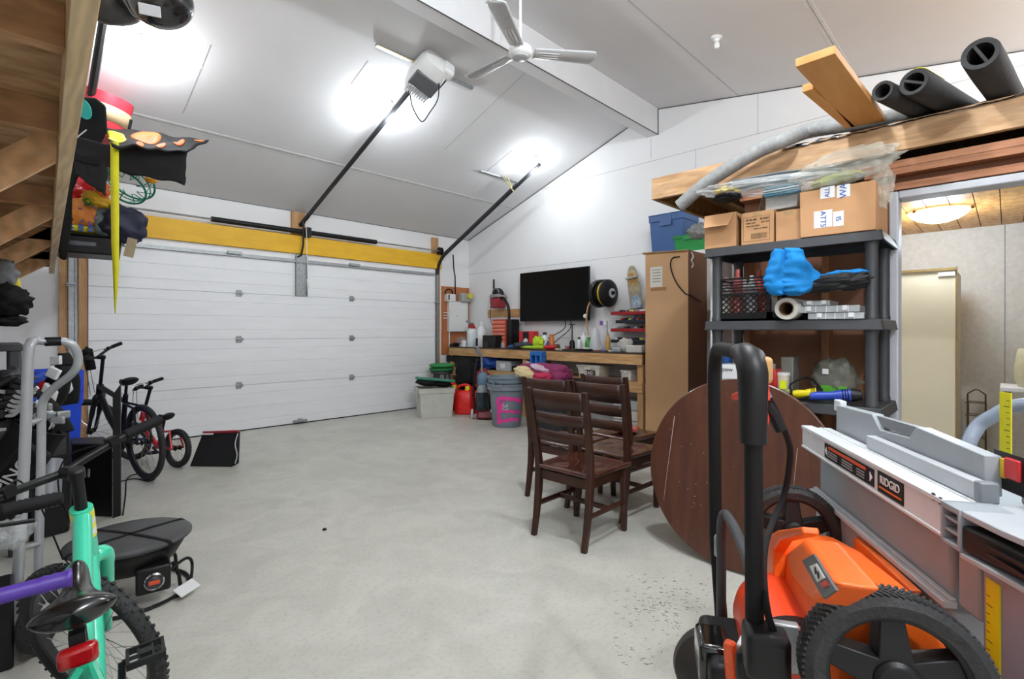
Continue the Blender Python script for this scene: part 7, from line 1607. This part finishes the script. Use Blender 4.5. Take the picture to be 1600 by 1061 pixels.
tag(MB().tube(smooth([onZ(158, 764, .006), onZ(190, 752, .006), onZ(212, 748, .006), onZ(232, 752, .006), onZ(243, 746, .006), onZ(225, 740, .006), onZ(200, 746, .006), onZ(196, 775, .006), onZ(192, 805, .006)], 6), 0.005, 6).build('floor_cable', M['bkm']), 'thin black cable looping on the floor under the bicycles', 'cable')
MBx = MB().lathe([(0, 0), (0.016, 0), (0.012, 0.01), (0, 0.012)], onZ(507, 828, 0.001), None, 8); tag(MBx.build('pebble', M['bkm']), 'tiny dark pebble alone on the open floor', 'pebble')

# ================================================================== fire bowl
fp = Vector((0.495, 3.28, 0)); fb = thing('fire_bowl', 'round black gas fire bowl with a lid and straps on the floor', 'fire bowl', fp)
MB().lathe([(0.0, 0.318), (0.10, 0.317), (0.20, 0.314), (0.262, 0.309), (0.274, 0.302), (0.274, 0.292), (0.0, 0.292)][::-1], fp, None, 56).build('lid', mat('lid_grey_black', '3A3B3D', 0.42, var=0.12), fb)
MB().lathe([(0.245, 0.290), (0.235, 0.25), (0.20, 0.19), (0.15, 0.15), (0.0, 0.14)][::-1], fp, None, 56, caps=False).build('bowl', M['bk'], fb, thick=0.004)
for a in (D(18), D(118)):
    d_ = Vector((math.cos(a), math.sin(a), 0)); pts = [fp+d_*r_+Vector((0, 0, z)) for r_, z in ((-0.250, 0.25), (-0.279, 0.298), (-0.262, 0.312), (-0.10, 0.320), (0.10, 0.320), (0.262, 0.312), (0.279, 0.298), (0.250, 0.25))]
    s_ = Vector((-d_.y, d_.x, 0))*0.010; b = MB(); vs = [v for p_ in pts for v in (p_-s_, p_+s_)]
    b.add(vs, [(2*i, 2*i+1, 2*i+3, 2*i+2) for i in range(7)]).build('strap', M['bkm'], fb, thick=0.003)
tocam = (Vector((0, 0, 0))-fp).normalized(); sd2 = Vector((-tocam.y, tocam.x, 0))       # sd2 points to the right in the frame
if sd2.dot(RT) < 0: sd2 = -sd2
QF = Matrix.Translation(fp) @ Matrix((sd2, -tocam, Vector((0, 0, 1)))).transposed().to_4x4()
MB(QF).box(0.02, 0.165, -0.235, -0.12, 0.075, 0.205).build('control_box', M['bk'], fb, bevel=0.012, seg=3)
Qk = QF @ Matrix.Translation((0.095, -0.236, 0.135)) @ Matrix.Rotation(PI/2, 4, 'X')
MB(Qk).lathe([(0.030, 0), (0.041, 0), (0.043, 0.008), (0.036, 0.014), (0.031, 0.012)], n=32, closed=True).build('chrome_bezel', M['chrome'], fb)
MB(Qk).lathe([(0, 0), (0.030, 0), (0.030, 0.022), (0.024, 0.026), (0, 0.026)], n=24).build('knob', M['dgrey'], fb)
MB(Qk).cb((0, 0.004, 0.028), (0.045, 0.018, 0.004)).build('orange_mark', pl('D8522A', 0.4), fb)
MB(QF).tube([(0.26*math.cos(a), 0.26*math.sin(a), 0.012) for a in [2*PI*i/40 for i in range(40)]], 0.009, 8, closed=True).build('base_ring', M['bk'], fb)
for a in (D(35), D(145), D(215), D(325)): MB(QF).tube([(0.26*math.cos(a), 0.26*math.sin(a), 0.012), (0.25*math.cos(a), 0.25*math.sin(a), 0.10), (0.215*math.cos(a), 0.215*math.sin(a), 0.17)], 0.009, 8).build('leg', M['bk'], fb)
MB(QF).cb((-0.10, -0.245, 0.080), (0.11, 0.003, 0.13), Matrix.Rotation(0.25, 4, 'Y')).build('instruction_card', pl('D2CCC6', 0.6), fb)
MB(QF).cb((-0.075, -0.25, 0.075), (0.10, 0.003, 0.13), Matrix.Rotation(-0.08, 4, 'Y')).build('instruction_card', pl('DAD4CE', 0.6), fb)
MB(QF).cb((0.235, -0.20, 0.045), (0.10, 0.07, 0.003), Matrix.Rotation(0.4, 4, 'X') @ Matrix.Rotation(0.5, 4, 'Z')).build('white_tag', M['white'], fb)
MB(QF).tube(smooth([(0.16, -0.16, 0.14), (0.24, -0.12, 0.17), (0.27, -0.06, 0.10), (0.24, -0.16, 0.02), (0.16, -0.20, 0.012)], 6), 0.008, 8).build('gas_hose', M['bk'], fb)

# ================================================================== hand truck and the clutter along the left wall
ht_ = thing('hand_truck', 'silver tubular hand truck with a black grip and one black wheel at the left', 'hand truck', (0.12, 3.1, 0))
MB().tube(smooth([P(22, 1006, 2.235), P(38, 720, 2.235), P(44, 560, 2.24)], 3)+[P(46, 541, 2.24), P(50, 534, 2.26), P(57, 532, 2.28)], 0.0205, 14).build('frame_tube', M['silver'], ht_)
MB().tube([P(57, 532, 2.28), P(72, 534, 2.30)]+smooth([P(97, 533, 2.34), P(112, 538, 2.36), P(121, 552, 2.38), P(121, 570, 2.39), P(110, 586, 2.40), P(88, 603, 2.41), P(70, 622, 2.42), P(65, 645, 2.42), P(64, 720, 2.43), P(58, 964, 2.437)], 5), 0.0175, 14).build('frame_tube', M['silver'], ht_)
MB().tube([P(70, 534, 2.30), P(96, 533, 2.335)], 0.021, 14).build('hand_grip', M['bk'], ht_)
for py in (655, 850): MB().tube([P(40-(py-655)*0.04, py+8, 2.24), P(64-(py-655)*0.02, py, 2.43)], 0.012, 8).build('cross_brace', M['silver'], ht_)
wc_ = Vector((0.135, 2.98, 0.135))
wq = Matrix.Translation(wc_) @ Matrix.Rotation(D(60), 4, 'Z') @ Matrix.Rotation(PI/2, 4, 'X')
ww = MB(wq).lathe([(0.095+0.035*math.cos(a), 0.032*math.sin(a)) for a in [2*PI*i/12 for i in range(12)]], n=40, closed=True).build('wheel', M['rub'], ht_, ang=80)
MB(wq).lathe([(0, -0.02), (0.04, -0.02), (0.066, -0.012), (0.066, 0.012), (0.04, 0.02), (0, 0.02)], n=28).build('hub', M['lgrey'], ww)
MB().tube([wc_+Vector((-0.02, 0.03, 0)), P(30, 950, 2.3)], 0.010, 8).build('axle', M['galv'], ht_)
# golf bag with lettering
gbg = thing('golf_bag', 'black golf bag with white lettering behind the silver hand truck', 'golf bag', (0.02, 3.6, 0))
A = Vector((-0.22, 3.45, 0.02)); B = Vector((0.20, 3.85, 0.95)); 
A = P(-60, 930, 2.75); A.z = 0.15; B = P(62, 668, 2.95)
axg = (B-A).normalized(); Lg = (B-A).length; Qg = Matrix.Translation(A) @ frame_to(axg)
MB(Qg).lathe([(0, 0), (0.12, 0), (0.125, 0.03), (0.125, Lg-0.03), (0.132, Lg-0.02), (0.132, Lg), (0.11, Lg), (0.11, Lg-0.1), (0, Lg-0.1)], n=36).build('bag_body', M['bkm'], gbg)
c_ = P(19, 743, 2.62)
tdir = (P(52, 712, 2.65)-P(-6, 772, 2.65)).normalized(); nrm2 = (O-c_).normalized(); nrm2 = (nrm2-tdir*nrm2.dot(tdir)).normalized(); up2 = nrm2.cross(tdir)
QG = Matrix.Translation(c_) @ Matrix((tdir, up2, nrm2)).transposed().to_4x4()
MB(QG).box(-0.16, 0.17, -0.07, 0.07, -0.06, -0.004).build('side_pocket', M['bkm'], gbg, bevel=0.02, seg=3)
text_mb('PING', 0.096, QG @ Matrix.Diagonal((1.05, 0.8, 1, 1)), 0.002).build('lettering', M['white'], gbg)
c2 = P(12, 800, 2.6); QG2 = Matrix.Translation(c2) @ Matrix((tdir, up2, nrm2)).transposed().to_4x4()
MB(QG2).box(-0.12, 0.12, -0.03, 0.03, -0.05, -0.003).build('side_pocket', M['bkm'], gbg, bevel=0.012)
for k in range(5):
    o_ = frame_to(axg) @ Vector((0.06*math.cos(k*1.3), 0.06*math.sin(k*1.3), 0)); E = B+o_
    cl_ = thing('golf_club', ['golf club with steel shaft standing in the bag, front one', 'golf club at the left of the bag', 'golf club at the back of the bag', 'golf club at the right of the bag', 'golf club between the others in the bag'][k], 'golf club', E, 0, 'golf clubs in the bag')
    T_ = E+axg*(0.05+0.03*(k % 3)); MB().tube([E-axg*0.08, T_], 0.006, 8).build('shaft', M['chrome'], cl_); MB().cb(T_+Vector((0.02, 0, 0.01)), (0.07, 0.025, 0.045), Matrix.Rotation(k*0.9, 4, 'Z')).build('club_head', M['galv'], cl_, bevel=0.008)
# blue bin
bb0 = Vector((0.335, 6.10, 0))
tote('recycling_bin', bb0, 0.42, 0.50, 1.03, M['blue'], 'tall bright blue bin against the left jamb of the garage door', 'bin', taper=0.85)
# headcovers hung over the bin
def shoe(c, rz, rx, label, flip=1):
    t = thing('golf_shoe', label, 'shoe', c, 0, 'black, white and red shoes in front of the blue bin'); Q = Matrix.Translation(c) @ frame_to(-FW) @ Matrix.Rotation(rz, 4, 'Z') @ Matrix.Scale(1.2, 4)
    def body(u, v):
        y = (u-0.5)*0.32; w_ = 0.052*(1-0.25*math.cos(u*2*PI))*math.sqrt(max(0.02, 1-(2*u-1)**6)); a = v*2*PI; hgt = 0.045+0.03*(1 if u < 0.4 else max(0, 1-(u-0.4)*2.2))
        return (w_*math.cos(a), y, hgt*math.sin(a)*0.9)
    MB(Q).grid(body, 18, 18).build('upper', M['bkm'], t, ang=180)
    MB(Q).prism([(-0.012, 0.06, 0.050), (0.052, 0.03, 0.030), (0.060, -0.07, 0.022), (0.030, -0.10, 0.030), (-0.012, -0.06, 0.045)], (0, 0, 0.026)).build('white_panel', M['white'], t, bevel=0.010, seg=3)
    MB(Q).prism([(-0.03, 0.145, 0.045), (0.03, 0.145, 0.045), (0.03, 0.09, 0.05), (-0.03, 0.09, 0.05)], (0, 0, 0.022)).build('white_tab', M['white'], t, bevel=0.006)
    MB(Q).prism([(-0.036, 0.05, 0.050), (-0.02, 0.06, 0.052), (-0.022, -0.06, 0.050), (-0.038, -0.05, 0.046)], (0, 0, 0.026)).build('red_stripe', M['red'], t, bevel=0.003)
    return t
shoe(P(104, 592, 3.75), 0.1, 0, 'black and white shoe standing upright against the blue bin')
shoe(P(84, 612, 3.3), -0.45, 0, 'black and white shoe tilted in the middle of the three')
shoe(P(66, 640, 3.1), 0.75, 0, 'black and white shoe lying lowest, partly behind the silver tubes')
# black bin with a grey patch in front of the blue one
kb1 = thing('black_bin', 'black open bin with a grey patch in front of the blue bin', 'bin', (0.30, 4.6, 0))
pA = P(72, 660, 3.55); pB = P(104, 656, 3.7)
MB().prism([(0.15, 4.55, 0), (0.36, 4.60, 0), (0.36, 5.0, 0), (0.15, 5.0, 0)], (0, 0, 0.78)).build('body', M['bk'], kb1, bevel=0.02, seg=3)
MB().prism([(0.24, 4.571, 0.54), (0.34, 4.595, 0.54), (0.34, 4.595, 0.70), (0.24, 4.571, 0.70)], (0, -0.004, 0)).build('grey_patch', M['dgrey'], kb1)
# shoes rest: shift to the bin's rim
# black cabinet and upright post
kc = thing('black_cabinet', 'low black cabinet behind the handlebar of the teal bicycle', 'cabinet', (0.45, 4.6, 0))
A = onZ(112, 806, 0); B = onZ(176, 808, 0)
MB().prism([A, B, B+Vector((0.0, 0.40, 0)), A+Vector((0, 0.28, 0))], (0, 0, 0.54)).build('body', M['bk'], kc, bevel=0.01)
q_ = (A+B)/2; MB().tube([q_+Vector((-0.02, -0.01, 0.30)), q_+Vector((-0.02, -0.02, 0.36))], 0.008, 6).build('latch', M['galv'], kc)
A = onZ(176, 810, 0); B = onZ(188, 806, 0)
bp_ = MB(); bp_.prism([A+Vector((0, 0, 0)), B, B+Vector((0, 0, 0.98)), A+Vector((0, 0, 0.91))], (0.01, 0.03, 0)); tag(bp_.build('black_post', M['bk'], None), 'black flat post with a slanted top beside the black mountain bicycle', 'post')
# black shelf unit far left with clutter
sh_ = thing('shelving_unit', 'black plastic shelf at the left edge, loaded with sports gear', 'shelving', (-0.2, 4.0, 0))
for z in (0.40, 0.84, 1.30): MB().box(-0.52, 0.12, 4.32, 4.98, z-0.045, z).build('shelf', M['dgrey'], sh_, bevel=0.006)
for x, y in ((0.085, 4.36), (0.085, 4.94), (-0.48, 4.36), (-0.48, 4.94)): MB().box(x-0.03, x+0.03, y-0.03, y+0.03, 0, 1.30).build('post', M['dgrey'], sh_, bevel=0.01)
random.seed(77)
gear = [((12, 470, 2.95), (0.10, 0.10, 0.09), 'bkm', 'black padded glove on top of the left shelf', 'sports_glove', 'glove'), ((3, 428, 3.0), (0.07, 0.08, 0.09), 'mgrey', 'grey helmet at the left edge under the overhead shelf', 'helmet', 'helmet'),
        ((20, 455, 3.05), (0.035, 0.05, 0.11), 'yel', 'yellow and black strap bundle on the left shelf', 'strap_bundle', 'straps'), ((8, 500, 3.0), (0.10, 0.12, 0.035), 'bkm', 'flat black bag on the left shelf', 'bag', 'bag'),
        ((25, 500, 3.1), (0.05, 0.08, 0.03), 'dgrey', 'dark pouch hanging over the left shelf edge', 'pouch', 'pouch')]
M['yel'] = pl('E0D021', 0.5)
for c, r_, m_, lab, nm, cat in gear: single(MB().ell(P(*c), r_, None, 26, 18, 0.35, 2.5, c[0]), nm, M[m_], lab, cat, ang=180)
# stack between shelf and bins: silver skates, blue cloth, cables
gz = [((20, 590, 2.9), (0.09, 0.08, 0.05), 'dgrey'), ((12, 618, 2.9), (0.11, 0.09, 0.05), 'bk'), ((52, 597, 3.3), (0.11, 0.10, 0.06), 'bl2'), ((18, 640, 2.85), (0.10, 0.09, 0.05), 'bkg'), ((34, 622, 3.0), (0.06, 0.08, 0.04), 'bl2'), ((60, 612, 3.3), (0.06, 0.06, 0.05), 'bkm')]
M['bl2'] = pl('1F49B8', 0.6)
labs = ['dark grey lump of gear under the left shelf', 'black lump of gear in the middle of the left pile', 'royal blue cloth behind the silver tube', 'shiny black gear low in the left pile', 'royal blue cloth left of the silver tube', 'black cover behind the silver hand truck']
for (c, r_, m_), lab in zip(gz, labs): single(MB().ell(P(*c), r_, None, 26, 18, 0.4, 2.5, c[0]), 'sports_gear', M[m_], lab, 'gear', ang=180)
for k in range(7):
    c0 = P(6+k*5.5, 606+(k*37) % 44, 2.78)
    t = thing('ice_skate_blade', ['bright skate blade at the far left of the gear pile', 'second bright blade in the gear pile', 'bright blade near the middle of the gear pile', 'low bright blade in the gear pile', 'bright blade at the top of the gear pile', 'bright blade beside the silver tube', 'bright blade at the right end of the gear pile'][k], 'blade', c0, 0, 'skate blades in the left pile')
    MB().tube(smooth([c0+RT*-0.07+Vector((0, 0, 0.02)), c0+RT*-0.03+Vector((0, 0, -0.015)), c0+RT*0.03+Vector((0, 0, -0.02)), c0+RT*0.07+Vector((0, 0, 0.01))], 4), 0.006, 6, flat=2).build('blade', M['chrome'], t)
    MB().cb(c0+Vector((0, 0.02, 0.03)), (0.10, 0.03, 0.035), Matrix.Rotation(0.2*k-0.6, 4, 'Y')).build('holder', M['bk'], t, bevel=0.01)
single(MB().prism([(-0.30, 3.30, 0), (0.10, 3.34, 0), (0.16, 3.58, 0), (-0.30, 3.56, 0)], (0, 0, 0.86)) if False else MB().box(-0.40, 0.10, 4.40, 4.90, 0.405, 0.70), 'black_case', M['bk'], 'black case on the middle level of the left shelf', 'case', bevel=0.02)
# things low at the left edge
single(MB().ell(P(8, 835, 2.0), (0.08, 0.08, 0.05), None, 30, 20, 0.4, 3, 7), 'clear_bag', M['poly'], 'crumpled clear plastic bag at the left edge beside the ribbed grip', 'bag', ang=180)
single(MB().box(-0.22, 0.055, 2.9, 3.12, 0, 0.32), 'black_crate', M['bk'], 'black crate on the floor at the left edge', 'crate', bevel=0.01)
c0 = onZ(4, 972, 0.03); single(MB().cb(c0+Vector((0, 0, 0)), (0.09, 0.05, 0.03)), 'orange_reflector', pl('F0501E', 0.4), 'orange reflector piece low at the left edge', 'reflector', bevel=0.01)
gp_ = MB().tube([P(74, 790, 2.9), P(80, 720, 3.0)], [0.06, 0.055], 16); single(gp_, 'grey_cylinder', pl('7E8186', 0.4), 'grey cylinder standing behind the silver tubes', 'cylinder')
